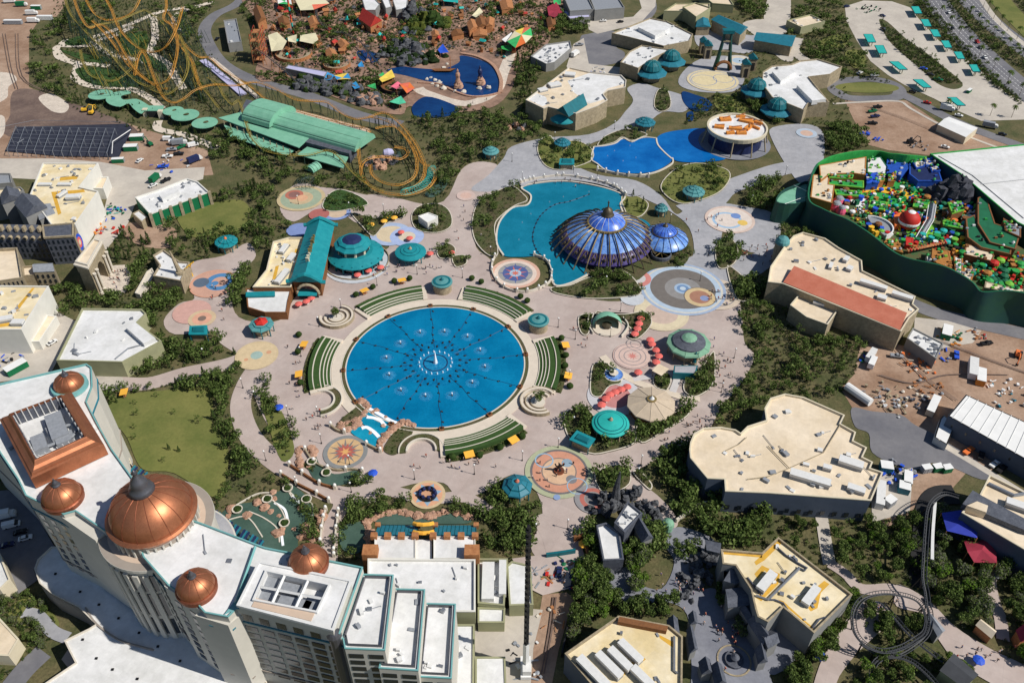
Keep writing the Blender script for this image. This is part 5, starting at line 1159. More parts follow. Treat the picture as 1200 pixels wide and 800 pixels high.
q=XY(820,349);disc_at(q[0],q[1],R_*.36,z,mm(206,180,130));disc_at(q[0],q[1],R_*.24,z+.006,mm(158,106,82));disc_at(q[0]+2,q[1]-1,R_*.1,z+.012,mm(120,140,190));loop_at(q[0],q[1],R_*.37,.4,z+.012,mm(80,78,80))
x,y,R_,z=mosaic(838,345,30,((1,mm(206,190,170)),),.49);loop_at(x,y,R_*.8,.5,z,mm(120,120,125));mosaic(775,368,32,((1,mm(210,196,162)),(.9,mm(220,206,170)),(.6,mm(200,176,160))),.485)
x,y,R_,z=mosaic(741,418,23,((1,mm(206,172,160)),(.93,mm(214,184,172))));
for k in(.95,.7,.45):loop_at(x,y,R_*k,.35,z,mm(130,124,128))
star(x,y,9,R_*.3,R_*.12,z,mm(206,120,110));q=XY(745,404);loop_at(q[0],q[1],R_*.5,.3,z+.006,mm(130,124,128));loop_at(q[0],q[1],R_*.3,.3,z+.006,mm(130,124,128))
x,y,R_,z=mosaic(301,417,25,((1,mm(206,184,140)),(.9,mm(214,190,146))));disc_at(x,y,R_*.28,z,mm(146,178,170));disc_at(x+5,y+2,R_*.12,z+.006,mm(210,150,110));disc_at(x-4,y-3,R_*.1,z+.006,mm(210,150,110))
x,y,R_,z=mosaic(353,233,28,((1,mm(196,176,130)),(.85,mm(146,166,138)),(.5,mm(196,170,128))));q=XY(345,229);disc_at(*q,R_*.38,z,mm(176,92,72));disc_at(*q,R_*.24,z+.006,mm(126,80,74));q=XY(354,233);disc_at(*q,R_*.25,z+.012,mm(222,166,124))
x,y,R_,z=mosaic(250,333,27,((1,mm(206,146,118)),(.93,mm(200,150,128))));loop_at(*XY(258,331),R_*.62,3,z,mm(52,120,180));disc_at(*XY(236,332),R_*.34,z+.006,mm(60,84,110));disc_at(*XY(252,333),R_*.16,z+.008,mm(52,120,180))
x,y,R_,z=mosaic(237,374,16,((1,mm(206,180,140)),(.7,mm(222,160,130)),(.3,mm(110,90,80))));mosaic(225,366,22,((1,mm(206,156,144)),),.48)
x,y,R_,z=mosaic(835,95,30,((1,mm(214,200,160)),(.9,mm(150,160,180)),(.86,mm(222,206,158))));loop_at(x-6,y,R_*.5,.5,z,mm(120,140,180));loop_at(x+8,y+3,R_*.4,.5,z,mm(120,140,180));mosaic(866,72,16,((1,mm(200,200,196)),(.8,mm(214,204,180)),(.5,mm(160,190,214))),.51)
x,y,R_,z=mosaic(855,258,29,((1,mm(214,190,176)),(.88,mm(226,214,204))));loop_at(*XY(852,259),R_*.6,1.5,z,mm(150,190,224));disc_at(*XY(862,254),R_*.2,z+.006,mm(90,130,200));disc_at(*XY(870,262),R_*.2,z+.006,mm(230,190,80))
mosaic(945,157,12,((1,mm(170,190,210)),(.6,mm(206,170,150))),.5);mosaic(546,230,11,((1,mm(206,180,170)),(.6,mm(214,176,160))),.48);mosaic(374,252,12,((1,mm(168,84,78)),),.5);mosaic(395,250,16,((1,mm(120,146,206)),(.7,mm(206,180,150))),.47);mosaic(458,275,24,((1,mm(158,182,220)),(.7,mm(214,196,160))),.47);mosaic(350,270,14,((1,mm(110,136,200)),),.46);mosaic(418,310,38,((1,mm(190,200,210)),),.46);mosaic(477,278,20,((1,mm(158,182,230)),(.5,mm(214,204,180))),.475);mosaic(720,465,32,((1,mm(198,200,206)),(.6,mm(190,120,120))),.46)
strip('paving_band',mm(222,208,186),[(706,418),(722,434),(745,448),(775,458),(800,466),(820,468)],3.5);strip('paving_band',mm(206,204,204),[(742,445),(790,440),(788,460)],3)
mosaic(747,327,16,((1,mm(206,120,112)),(.6,mm(200,200,200))),.5);mosaic(741,350,14,((1,mm(196,204,214)),),.5)
# ---- great domes
M['dome_blue']=mat('dome_blue',srgb(48,84,190),col2=srgb(96,140,220),scale=.35,rough=.3,fine=(1.2,.15),spec=.5)
M['dome_light']=mat('dome_light',srgb(62,108,190),col2=srgb(128,168,220),scale=.3,rough=.35,fine=(1.2,.15),spec=.5)
M['dome_violet']=mat('dome_violet',srgb(54,46,92),col2=srgb(86,74,130),scale=.5,rough=.4,fine=(1.5,.2))
M['gold']=mat('gold',srgb(150,130,84),rough=.45,metal=.5,var=.15);M['bronze']=mat('bronze',srgb(84,76,62),rough=.5,metal=.4,var=.2)
gx,gy=XY(709,287)
GD=thing('observatory_dome','great blue glass dome with dark gold ribs arching into the lagoon','dome',(gx,gy,0))
SX=1.0
MB().lathe([(21.5,.2),(21.5,5.0)],56,(gx,gy)).build('drum','dome_violet',GD)
low=[(24.2,3.6),(22.6,6.2),(20.2,8.2)];up=[(20.2,8.2),(17,10.4),(13.4,12.2),(9.8,13.4)]
MB().lathe(low,56,(gx,gy)).build('lower_skin','dome_violet',GD,smooth=True);MB().lathe(up,56,(gx,gy)).build('upper_skin','dome_light',GD,smooth=True)
N_=28
for k in range(N_):
 a=2*PI*k/N_;c,s=math.cos(a),math.sin(a)
 P=[(gx+r_*c,gy+r_*s,z_)for r_,z_ in((9.6,14.1),(13.4,13.2),(17.4,11.2),(21.6,8.3),(25.4,4.6),(28.8,.4))]
 rb=MB().tube(P,.34,4,radii=[.3,.34,.4,.42,.42,.38]).build('rib','bronze',GD);MB().tube([(p[0],p[1],p[2]+.42)for p in P],.13,4).build('gilt_edge','gold',rb)
 a+=PI/N_;c,s=math.cos(a),math.sin(a);tx,ty=-s,c
 pp=[]
 for j in range(9):
  t=-1+2*j/8;w_=1.6*t;hgt=1-abs(t)**1.6;rr_=24-3.6*hgt;zz=4.2+4.2*hgt;pp.append((gx+rr_*c+tx*w_,gy+rr_*s+ty*w_,zz+.35))
 ar=MB().tube(pp,.16,4).build('arch_tracery','gold',GD);MB().blob((gx+23*c,gy+23*s,6.2),.75,1.5,seed=k,n=6,m=4,j=0).build('lamp_boss','bronze',ar)
MB().lathe([(9.9,13.1),(10.3,13.7),(10.1,14.4),(9.4,14.5)],48,(gx,gy)).build('gilt_ring','gold',GD)
MB().lathe([(9.5,14.3),(8,16),(5.6,17.6),(3,18.4)],48,(gx,gy)).build('cap_skin','dome_blue',GD,smooth=True)
for k in range(16):
 a=2*PI*k/16;c,s=math.cos(a),math.sin(a);MB().tube([(gx+r_*c,gy+r_*s,z_)for r_,z_ in((9.5,14.4),(8,16.1),(5.6,17.7),(3,18.5))],.1,4).build('cap_seam','hvac_white',GD)
MB().lathe([(3.2,18.2),(3.4,18.6),(2.7,19),(2.6,20.4),(2.0,21.8),(.8,22.6),(.4,23),(.25,25.2),(.6,25.5),(.25,26.2),(.05,27)],16,(gx,gy)).build('lantern','bronze',GD,smooth=True)
BLOCK.append(circ(gx,gy,27,20))
g2x,g2y=XY(777,286);G2=thing('lesser_dome','smaller pale blue glass dome east of the great ribbed dome','dome',(g2x,g2y,0))
MB().lathe([(8.6,0),(8.4,4.6)],32,(g2x,g2y)).build('drum','dome_violet',G2);MB().lathe([(12.6,3.4),(12.1,4.2),(10.2,5.8),(7.8,7.2),(6.2,7.8)],48,(g2x,g2y)).build('lower_skin','dome_light',G2,smooth=True);MB().lathe([(6.3,7.8),(6.2,8.4),(4.8,9.8),(2,10.9),(1.2,11.1)],40,(g2x,g2y)).build('cap_skin','dome_blue',G2,smooth=True);MB().lathe([(6.5,7.6),(6.7,8.1),(6.1,8.3)],40,(g2x,g2y)).build('ring','bronze',G2);MB().lathe([(1.5,10.9),(1.4,11.5),(.5,12.5),(.05,13.4)],12,(g2x,g2y)).build('finial','bronze',G2)
for k in range(18):
 a=2*PI*k/18;c,s=math.cos(a),math.sin(a);MB().tube([(g2x+r_*c,g2y+r_*s,z_)for r_,z_ in((12.6,3.6),(12.1,4.35),(10.2,5.95),(7.8,7.35),(6.4,8))],.16,4).build('rib','navy' if k%2 else 'bronze',G2)
 MB().tube([(g2x+r_*c,g2y+r_*s,z_)for r_,z_ in((6.2,8.5),(4.8,9.9),(2,11))],.09,4).build('cap_seam','navy',G2)
BLOCK.append(circ(g2x,g2y,12,16))
x,y=XY(774,301);r=thing('octagonal_platform','small round dark platform with a gold boss below the lesser dome','platform',(x,y,0));MB().lathe([(5.4,0),(5.4,2.4),(5,2.8),(4.6,2.5)],20,(x,y)).build('rim','dark_slate',r);MB().sheet(circ(x,y,4.8,20),2.5).build('deck','bronze',r);MB().blob((x,y,3),.8,1,1,8,5,0).build('boss','gold',r)
for i in range(8):a=PI*i/4;MB().tube([(x,y,2.75),(x+4.6*math.cos(a),y+4.6*math.sin(a),2.75)],.12,4).build('spoke','gold',r)
sheet('planting_bed','mulch',[(690,323),(688,312),(712,306),(755,305),(765,300),(800,296),(808,300),(800,312),(780,314),(762,318),(745,330),(730,322),(712,326)],z=.6);VEG.append((GP([(690,325),(700,316),(740,316),(735,330),(712,330)]),'at the foot of the great dome',((F,6,4,6)if False else('leafy',6,4,6),),.3,(.6,1),(0,1)));VEG.append((GP([(780,310),(808,290),(812,296),(800,314)]),'round the lesser dome',(('leafy',7,3,6),),.3,(.6,1),(0,1)))
# ---- kiosks
def kiosk(name,label,cat,px,py,rpx,h,n,tiers,m,posts=8,wall=None,wr=.7,cap=None,capm=None,a0=0,base=None):
 """tiers: (radius fraction, height fraction of h above the eaves)"""
 x,y=XY(px,py,h);R_=rpx*mpp(py,h);r=thing(name,label,cat,(x,y,0))
 prof=[(R_,h-.3)]+[(R_*f,h+z)for f,z in tiers];o=MB().lathe(prof,n,(x,y),a0).build('roof',m,r)
 for f,z in tiers[1:-1:2]:MB().lathe([(R_*f+.15,h+z-.02),(R_*f+.1,h+z+.18),(R_*f-.15,h+z+.18)],n,(x,y),a0).build('roof_rim','teal_dark' if 'teal' in str(m)or m=='turquoise' else 'verdigris',o)
 if n<=12:
  for k in range(n):a=a0+2*PI*k/n;MB().tube([(x+rr_*math.cos(a),y+rr_*math.sin(a),z_+.04)for rr_,z_ in prof[1:]],.13,4).build('hip','teal_dark' if 'teal' in str(m)else m,o)
 if wall:MB().lathe([(R_*wr,0),(R_*wr,h)],max(n,16),(x,y),a0).build('wall',wall,r)
 for k in range(posts):a=a0+2*PI*k/posts;pbox(r,'post',x+R_*.86*math.cos(a),y+R_*.86*math.sin(a),0,(.4,.4,h),'teal_dark' if 'teal' in str(m)else 'stone_wall',a)
 if cap:k=cap;zt=h+tiers[-1][1];MB().lathe([(k,zt-.1),(k*.9,zt+k*.5),(k*.5,zt+k),(.1,zt+k*1.6)],12,(x,y)).build('finial',capm or m,r)
 BLOCK.append(circ(x,y,R_+.5,12));return r,x,y,R_
T2=((.98,.1),(.7,.9),(.68,1.3),(.4,2),(.38,2.3),(.1,2.7))
kiosk('bandstand','round turquoise roofed bandstand beside the red parasols east of the restaurant','bandstand',481,295,18.5,4.6,40,((.98,.15),(.62,.9),(.6,1.1),(.4,1.4),(.38,1.6),(.05,1.9)),'teal_roof',10,cap=.9,capm='stone_wall')
kiosk('pool_kiosk','round grey teal kiosk at the north edge of the round pool','kiosk',518,330,12.3,5.2,40,((1,.2),(.8,.5),(.1,1.2)),'teal_grey',0,'stone_wall',.88,.9,'teal_dark')
kiosk('pool_kiosk','round grey teal kiosk at the north east edge of the round pool','kiosk',631,375,12.6,5.2,40,((1,.2),(.8,.5),(.1,1.2)),'teal_grey',0,'stone_wall',.88,.9,'teal_dark')
r,x,y,R_=kiosk('octagonal_hall','large verdigris octagonal roof with a dark glazed crown above the pink avenue','pavilion',807,402,26.5,6,10,((.97,.3),(.74,1.0)),'verdigris',10,'stone_wall',.66);MB().lathe([(R_*.74,7),(R_*.72,7.6),(R_*.4,8.8),(R_*.38,9.1),(R_*.08,9.8)],20,(x,y)).build('glazed_crown','dark_slate',r);MB().lathe([(R_*.34,9.2),(R_*.2,10),(.1,10.3)],12,(x,y)).build('lantern','verdigris',r)
kiosk('round_kiosk','bright turquoise stepped round roof with a stone finial','kiosk',715.5,496,22,5,40,((1,.15),(.84,.6),(.82,.8),(.68,1.1),(.66,1.3),(.1,2.2)),'turquoise',12,'dark_void',.75,.9,'stone_wall')
r,x,y,R_=kiosk('octagonal_tent','cream octagonal tent roof with a gilt crown','pavilion',763,473,29,5,10,((.99,.15),(.18,2.6)),mm(196,178,152),10,'brick_brown',.8,1.2,'hvac_white',.15);MB().lathe([(R_*.18,7.4),(R_*.2,8),(R_*.14,8.1)],16,(x,y)).build('crown','gold',r)
kiosk('octagonal_kiosk','blue teal octagonal kiosk with a red finial beside the large mosaic','kiosk',606,569,18.5,5,8,((.97,.2),(.66,1.2),(.64,1.7),(.35,2.6)),'teal_blue',8,'stone_wall',.6,.9,'terracotta',.2)
kiosk('octagonal_kiosk','teal octagonal kiosk with a red hexagon top west of the pink plaza','kiosk',306,380,15,5,8,((.97,.2),(.62,.6),(.6,1.0)),'teal_grey',8,'stone_wall',.6,None,None,.2);x,y=XY(306,377,6);r=D.objects['octagonal_kiosk.001'];MB().lathe([(3.2,5.9),(3.0,6.5),(.8,7.4),(.5,8.2)],6,(x,y)).build('red_crown','red',r)
kiosk('teal_kiosk','teal stepped octagonal kiosk at the bend north of the twin pools','kiosk',756,143,12.5,4.5,10,T2,'teal_blue',8,'stone_wall',.6,.5)
kiosk('teal_kiosk','teal kiosk among the trees west of the twin pools','kiosk',659,167,10,4,12,T2,'teal_blue',8,'stone_wall',.6,.5)
kiosk('teal_kiosk','teal stepped kiosk in the round garden east of the twin pools','kiosk',813,224,13.5,4.5,10,T2,'teal_grey',8,'stone_wall',.6,.5);kiosk('teal_kiosk','small teal kiosk on a grey disc north of the lesser dome','kiosk',775,244,8.2,4,12,T2,'teal_grey',6,'stone_wall',.6,.4)
kiosk('teal_kiosk','teal round kiosk on the path below the harbour','kiosk',575,177,10,4,14,T2,'teal_grey',8,'stone_wall',.6,.4)
kiosk('teal_kiosk','teal round kiosk with an orange fountain top near the small lawn','kiosk',265,283,13.5,4.5,12,((.97,.3),(.6,.7),(.58,1.2),(.3,1.8)),'teal_roof',8,'stone_wall',.65,.8,'orange')
for px,py,R_,h,lb in((764,80,10,8,'largest teal glass dome north of the theatre'),(787,67,9.5,8,'teal glass dome behind the largest one'),(887,101,10,9,'teal glass dome at the west corner of the white roofed hall'),(911,124,10.5,7,'teal glass dome with scalloped eaves below the white roofed hall')):
 x,y=XY(px,py,h);k=R_*mpp(py,h);r=thing('glass_dome',lb,'dome',(x,y,0));MB().lathe([(k*1.1,0),(k*1.1,h-3)],10,(x,y)).build('wall','stone_wall',r);MB().lathe([(k*1.85,h-3.4),(k*1.8,h-2.9),(k*1.2,h-1.4)],10,(x,y)).build('lower_roof','teal_blue',r);MB().lathe([(k*1.0,h-1.6),(k*1.0,h)],16,(x,y)).build('drum','teal_dark',r);o=MB().lathe([(k*1.12,h-.2),(k*1.1,h+.3),(k*.9,h+k*.5),(k*.5,h+k*.8),(.1,h+k*.9)],16,(x,y)).build('glazing','teal_dark',r)
 for j in range(8):a=PI*j/4;MB().tube([(x+q_*k*math.cos(a),y+q_*k*math.sin(a),h+z_)for q_,z_ in((1.12,.3),(.92,k*.52),(.5,k*.83),(.02,k*.95))],.12,4).build('glazing_bar','teal_grey',o)
 MB().cyl((x,y),.4,h+k*.85,h+k*.9+1.6,6,.05).build('finial','teal_grey',r);BLOCK.append(circ(x,y,k*1.8,10))
def rectroof(name,lb,px,h,m,rise=1.0,cat='kiosk'):
 q=ccw(GP(px,h));r=thing(name,lb,cat,(*centre(q),0));MB().prism(inset(q,.9),0,h,top=False).build('wall','stone_wall',r);MB().prism(q,h-.3,h+.15,bottom=True).build('eaves',m,r);i=inset(q,1.3);MB().prism(i,h+.15,h+.8,taper=inset(q,1.8)).build('skylight','teal_dark',r)
 for c in inset(q,.4):pbox(r,'post',*c,0,(.35,.35,h-.2),'teal_dark')
 BLOCK.append(q)
rectroof('flat_kiosk','rectangular teal kiosk with a sunken glass roof beside the pink avenue',[(676,504),(698,514),(690,525),(667,515)],4.5,'teal_roof');rectroof('flat_kiosk','small rectangular teal kiosk on the lawn west of the twin pools',[(656,186),(673,186),(673,193),(655,193)],4,'teal_roof');rectroof('flat_kiosk','rectangular teal kiosk between the coral mosaics and the white hall',[(222,382),(243,381),(243,392),(221,392)],4.5,'teal_roof')
q=ccw(GP([(772,426),(784,432),(775,440),(764,434)],4));r=thing('square_canopy','small cream square canopy north of the octagonal tent','canopy',(*centre(q),0));MB().prism(q,3.8,4,bottom=True).build('sheet','cream_roof',r)
for c in inset(q,.4):pbox(r,'post',*c,0,(.25,.25,3.8),'stone_wall')
q=ccw(GP([(790,428),(818,428),(815,438),(789,437)],4));r=thing('statue_terrace','grey raised terrace with teal wall below the green octagonal roof','terrace',(*centre(q),0));MB().prism(q,0,4).build('wall','teal_dark',r);MB().sheet(inset(q,.5),4.05).build('deck','grey_paving',r)
v=G(813,428,0);r=thing('statue','dark blue green statue of a robed figure by the grey terrace','statue',(v.x,v.y,0));MB().lathe([(1.2,0),(1.1,2)],8,(v.x,v.y)).build('plinth','stone_wall',r);MB().lathe([(.9,2),(.7,3.5),(.55,5),(.75,6),(.3,6.7),(.4,7.2),(.1,7.8)],10,(v.x,v.y)).tube([(v.x,v.y,5.8),(v.x+1.1,v.y,6.6),(v.x+1.2,v.y,7.8)],.2,5).build('figure','teal_dark',r)
# green shell
x,y=XY(711,384,0);r=thing('shell_canopy','half dome green shell roof over a round stage','canopy',(x,y,0));k=17*mpp(384)
vs=[];fs=[];nA,nB=18,8
for i in range(nA+1):
 a=-.25+(PI+.5)*i/nA
 for j in range(nB+1):b=PI/2*j/nB;rr_=k*math.cos(b*.98);vs.append((x+rr_*math.cos(a),y+rr_*math.sin(a),2.6+4.6*math.sin(b)))
for i in range(nA):
 for j in range(nB):c=i*(nB+1)+j;fs.append((c,c+nB+1,c+nB+2,c+1))
MB().add(vs,fs).build('shell','mint',r,smooth=True);MB().lathe([(k*.8,0),(k*.8,2.8)],18,(x,y),-.25,PI+.5,False).build('wall','stone_wall',r);MB().sheet(circ(x,y,k,24),.62).build('stage','pale_walk',r);MB().lathe([(k*.3,.6),(k*.35,2),(.3,2.6)],10,(x,y)).build('stage_prop','bronze',r);BLOCK.append(circ(x,y,k+1,14))
wallrun([(690,372),(689,382),(695,392)],.5,1.6,'stone_rim','low white wall curving west of the green shell');wallrun([(730,374),(736,384),(728,396)],.5,1.6,'stone_rim','low white wall curving east of the green shell')
x,y=XY(719,440);r=thing('tiered_fountain','small white tiered fountain beside the red parasols','fountain',(x,y,0));MB().lathe([(4.5,0),(4.5,.9),(4,.9),(4,.75),(1.2,.75),(1.1,1.5),(2.0,1.9),(.4,1.9),(.3,2.8),(.9,3),(.1,3.3)],24,(x,y)).build('basin','stone_rim',r);MB().ring(circ(x,y,3.9,24),circ(x,y,1.3,24),.6,.82).build('water','dome_light',r)
# ---- teal roofed restaurant
RS=thing('teal_restaurant','restaurant with a long teal gabled hall, octagonal lantern and skirt roof','restaurant',(*XY(370,310),0))
q=ccw(GP([(360,264),(392,264),(377,331),(340,330)],9));MB().prism(inset(q,1),0,9,top=False).build('wall','brick_brown',RS)
a=sorted(q,key=lambda v:-v[1]);bk=sorted(a[:2]);fr=sorted(a[2:]);rb=lerp(bk[0],bk[1],.5);rf=lerp(fr[0],fr[1],.5)
P=lambda p,z:(p[0],p[1],z)
MB().add([P(bk[0],9),P(fr[0],9),P(rf,13),P(rb,13),P(bk[1],9),P(fr[1],9)],[(0,1,2,3),(3,2,5,4),(1,5,2),(0,3,4)]).build('gabled_roof','teal_roof',RS)
for(e0,e1,nm)in((bk[0],bk[1],'b'),(fr[0],fr[1],'f')):
 m_=lerp(e0,e1,.5);dx=(e1[0]-e0[0])*.12;MB().tube([P((e0[0]-dx,e0[1]),9.2),P(e0,9.4),P(lerp(e0,m_,.6),12.4),P(m_,13.5),P(lerp(e1,m_,.6),12.4),P(e1,9.4),P((e1[0]+dx,e1[1]),9.2)],1.0,6).build('gable_edge','teal_roof',RS)
ax,ay=lerp(fr[0],fr[1],.52);ay+=.5
for rr_,zz,m_ in((5.2,0,'hvac_grey'),):
 MB().tube([(ax+5.2*math.cos(t*PI/10),ay-1.6,2.8+5.4*math.sin(t*PI/10))for t in range(11)],.7,6).build('entrance_arch','stone_wall',RS)
 MB().add([(ax+4.8*math.cos(t*PI/10),ay-1.3,2.8+5.0*math.sin(t*PI/10))for t in range(11)]+[(ax-4.8,ay-1.3,0),(ax+4.8,ay-1.3,0)],[tuple(range(13))]).build('arch_glass','glass',RS)
MB().box((ax,ay-2.6,3.6),(9,2.6,.3),0,.2).build('awning','teal_roof',RS)
# roof lettering: unreadable raised script on the slope
for i in range(9):
 t=.34+.42*i/8;pnt=lerp(lerp(bk[0],fr[0],t),lerp(rb,rf,t),.92);MB().box((pnt[0]+.2,pnt[1],13.4+.2*(i%2)),(1.0+.4*(i%3),.7,1.6+.5*((i*7)%3)),.6*((i%2)-.5)).build('sign_stroke','gold' if i<6 else 'cream_wall',RS)
W_,pw_=building('restaurant_wing','cream roofed kitchen wing with white units west of the teal gabled hall','building',[(320,283),(338,278),(357,278),(341,336),(296,336),(312,316)],7,'yellowed_roof','brick_brown',parm='cream_wall',par=1.2)
units(W_,[(332,290,7,2.4,2,1.35),(341,300,6,2.4,2,1.3),(330,322,11,2.4,2.2,1.3)],5.9);clutter(W_,pw_,5.8,16,71,.4,1.3)
for s_ in([(323,312),(327,311),(322,331),(318,331)],[(346,292),(350,291),(346,305),(343,305)]):patch(W_,s_,5.82,'ochre_strip')
R,p=building('restaurant_porch','low white roofed porch with a teal awning in front of the kitchen wing','building',[(288,338),(342,337),(338,352),(336,366),(310,366),(290,360)],4.5,'white_roof','brick_brown',par=.4)
MB().prism(GP([(288,342),(322,341),(322,346),(288,347)],5.4),4.6,5.4).build('awning','teal_roof',R)
cx,cy=XY(417,297,5);k=33*mpp(297,5)
MB().lathe([(k,4.6),(k*.99,5),(k*.62,7.2)],20,(cx,cy)).build('skirt_roof','teal_roof',RS);MB().lathe([(k*.82,0),(k*.82,4.8)],20,(cx,cy)).build('glass_wall','glass',RS)
cx2,cy2=cx-1.2,cy+.8
MB().lathe([(k*.58,6.6),(k*.58,10.4)],10,(cx2,cy2)).build('lantern_wall','cream_wall',RS);MB().lathe([(k*.66,10.2),(k*.65,10.6),(k*.5,11.6),(k*.49,12.3),(k*.38,13)],10,(cx2,cy2)).build('lantern_roof','teal_roof',RS);MB().lathe([(k*.37,12.9),(k*.2,13.9),(.1,14.2)],10,(cx2,cy2)).build('glass_crown','navy',RS)
for j in range(16):a=2*PI*j/16;pbox(RS,'pier',cx+k*.9*math.cos(a),cy+k*.9*math.sin(a),0,(.7,.7,5.6),'teal_dark',a)
for j in range(10):
 a=2*PI*(j+.5)/10;pbox(RS,'window',cx2+k*.56*math.cos(a),cy2+k*.56*math.sin(a),7.6,(.4,3.6,2),'glass',a)
MB().ring(circ(cx,cy,k*1.16,30),circ(cx,cy,k*1.13,30),0,1.1).build('terrace_rail','stone_wall',RS);BLOCK.append(circ(cx,cy,k*1.1,14));BLOCK.append(inset(q,-1))
# ---- portal tower at the top
x,y=XY(846,82);r=thing('portal_tower','tall teal and stone portal tower with a round arch at the far plaza','tower',(x,y,0))
for s in(-1,1):MB().tube([(x+s*5.5,y,0),(x+s*4,y,10),(x+s*2.6,y,22),(x+s*2.4,y,27)],1,6,radii=[1.8,1.4,1.1,1]).build('leg','green_wall',r)
MB().box((x,y,28),(8,5,2.4)).build('head','teal_dark',r);MB().box((x,y,14),(7,2,1)).build('crossbeam','stone_wall',r);MB().box((x,y,21),(5.6,2,1)).build('crossbeam','stone_wall',r)
MB().tube([(x+5.5*math.cos(PI*t/12),y-2.5,5.5*math.sin(PI*t/12)+1.5)for t in range(13)],1.1,6).build('round_arch','brick_brown',r)
for px,py,h,lb in((828,68,10,'west'),(823,62,9,'far west'),(872,90,10,'east'),(880,82,9,'far east')):
 x,y=XY(px,py);r=thing('gate_pavilion','stone and dark green gate pavilion on the %s side of the portal tower'%lb,'pavilion',(x,y,0));MB().box((x,y,h/2),(5,6,h)).build('body','stone_wall',r);MB().gable([(x-3,y-3.5),(x+3,y-3.5),(x+3,y+3.5),(x-3,y+3.5)],h,h+2.4).build('roof','teal_dark',r);MB().box((x,y-3.05,h*.4),(2.4,.3,h*.6)).build('doorway','dark_void',r)
 # ================= coaster, viking harbour, walled land, dark village =================
dm('coaster_orange',(196,140,58),var=.12,scale=.3,rough=.5);dm('coaster_olive',(150,134,62),var=.12,scale=.3,rough=.5);dm('dark_green_steel',(46,66,56),var=.2,scale=.5,rough=.6)
dm('track_grey',(66,68,72),var=.15,rough=.6);dm('tent_cream',(214,206,172),var=.06,rough=.8);dm('tent_green',(60,170,96),rough=.7);dm('tent_mint',(84,190,150),rough=.7);dm('tent_blue',(52,140,196),rough=.7);dm('tent_yellow',(226,196,84),rough=.7);dm('tent_coral',(228,116,88),rough=.7);dm('tent_pink',(222,108,130),rough=.7)
def track(name,label,cat,pts,m,gauge=1.0,support=9,sup='dark_green_steel',group=None,rail_r=.16,spine_r=.3,sub=7,lean=1.0):
 W=[tuple(G(a,b,z))for a,b,z in pts];P=[Vector(p)for p in catmull(W,False,sub)];r=thing(name,label,cat,(P[0].x,P[0].y,0),group=group)
 Lr,Rr,Sp,ties=[],[],[],MB()
 for i,p in enumerate(P):
  d=(P[min(i+1,len(P)-1)]-P[max(i-1,0)]).normalized();side=d.cross(Vector((0,0,1)))
  side=side.normalized()if side.length>.1 else Vector((1,0,0));up=side.cross(d)
  Lr.append(p+side*gauge);Rr.append(p-side*gauge);Sp.append(p-up*.7)
 MB().tube(Lr,rail_r,4).build('rail',m,r);MB().tube(Rr,rail_r,4).build('rail',m,r);MB().tube(Sp,spine_r,5).build('spine',m,r)
 acc=0;last=P[0];dsup=support*.5
 for i in range(1,len(P)):
  seg=(P[i]-P[i-1]).length;n=max(1,int(seg/1.4))
  for k in range(n):
   t=k/n;a=Lr[i-1].lerp(Lr[i],t);b=Rr[i-1].lerp(Rr[i],t);c=Sp[i-1].lerp(Sp[i],t);ties.tube([a,c,b],.09,3,cap=False)
  dsup+=seg
  if dsup>support and P[i].z>3:
   dsup=0;p=Sp[i];s=lean*p.z*.18;q=Lr[i]-Rr[i];q.z=0
   if q.length>.1:q.normalize()
   mb=MB().tube([(p.x,p.y,p.z),(p.x+q.x*s,p.y+q.y*s,0)],.2,5).tube([(p.x,p.y,p.z-1),(p.x-q.x*s,p.y-q.y*s,0)],.2,5)
   if p.z>10:mb.tube([(p.x+q.x*s*.5,p.y+q.y*s*.5,p.z*.5),(p.x-q.x*s*.5,p.y-q.y*s*.5,p.z*.5)],.12,4)
   mb.build('support',sup,r)
 ties.build('ties',m,r,kind='stuff');return r
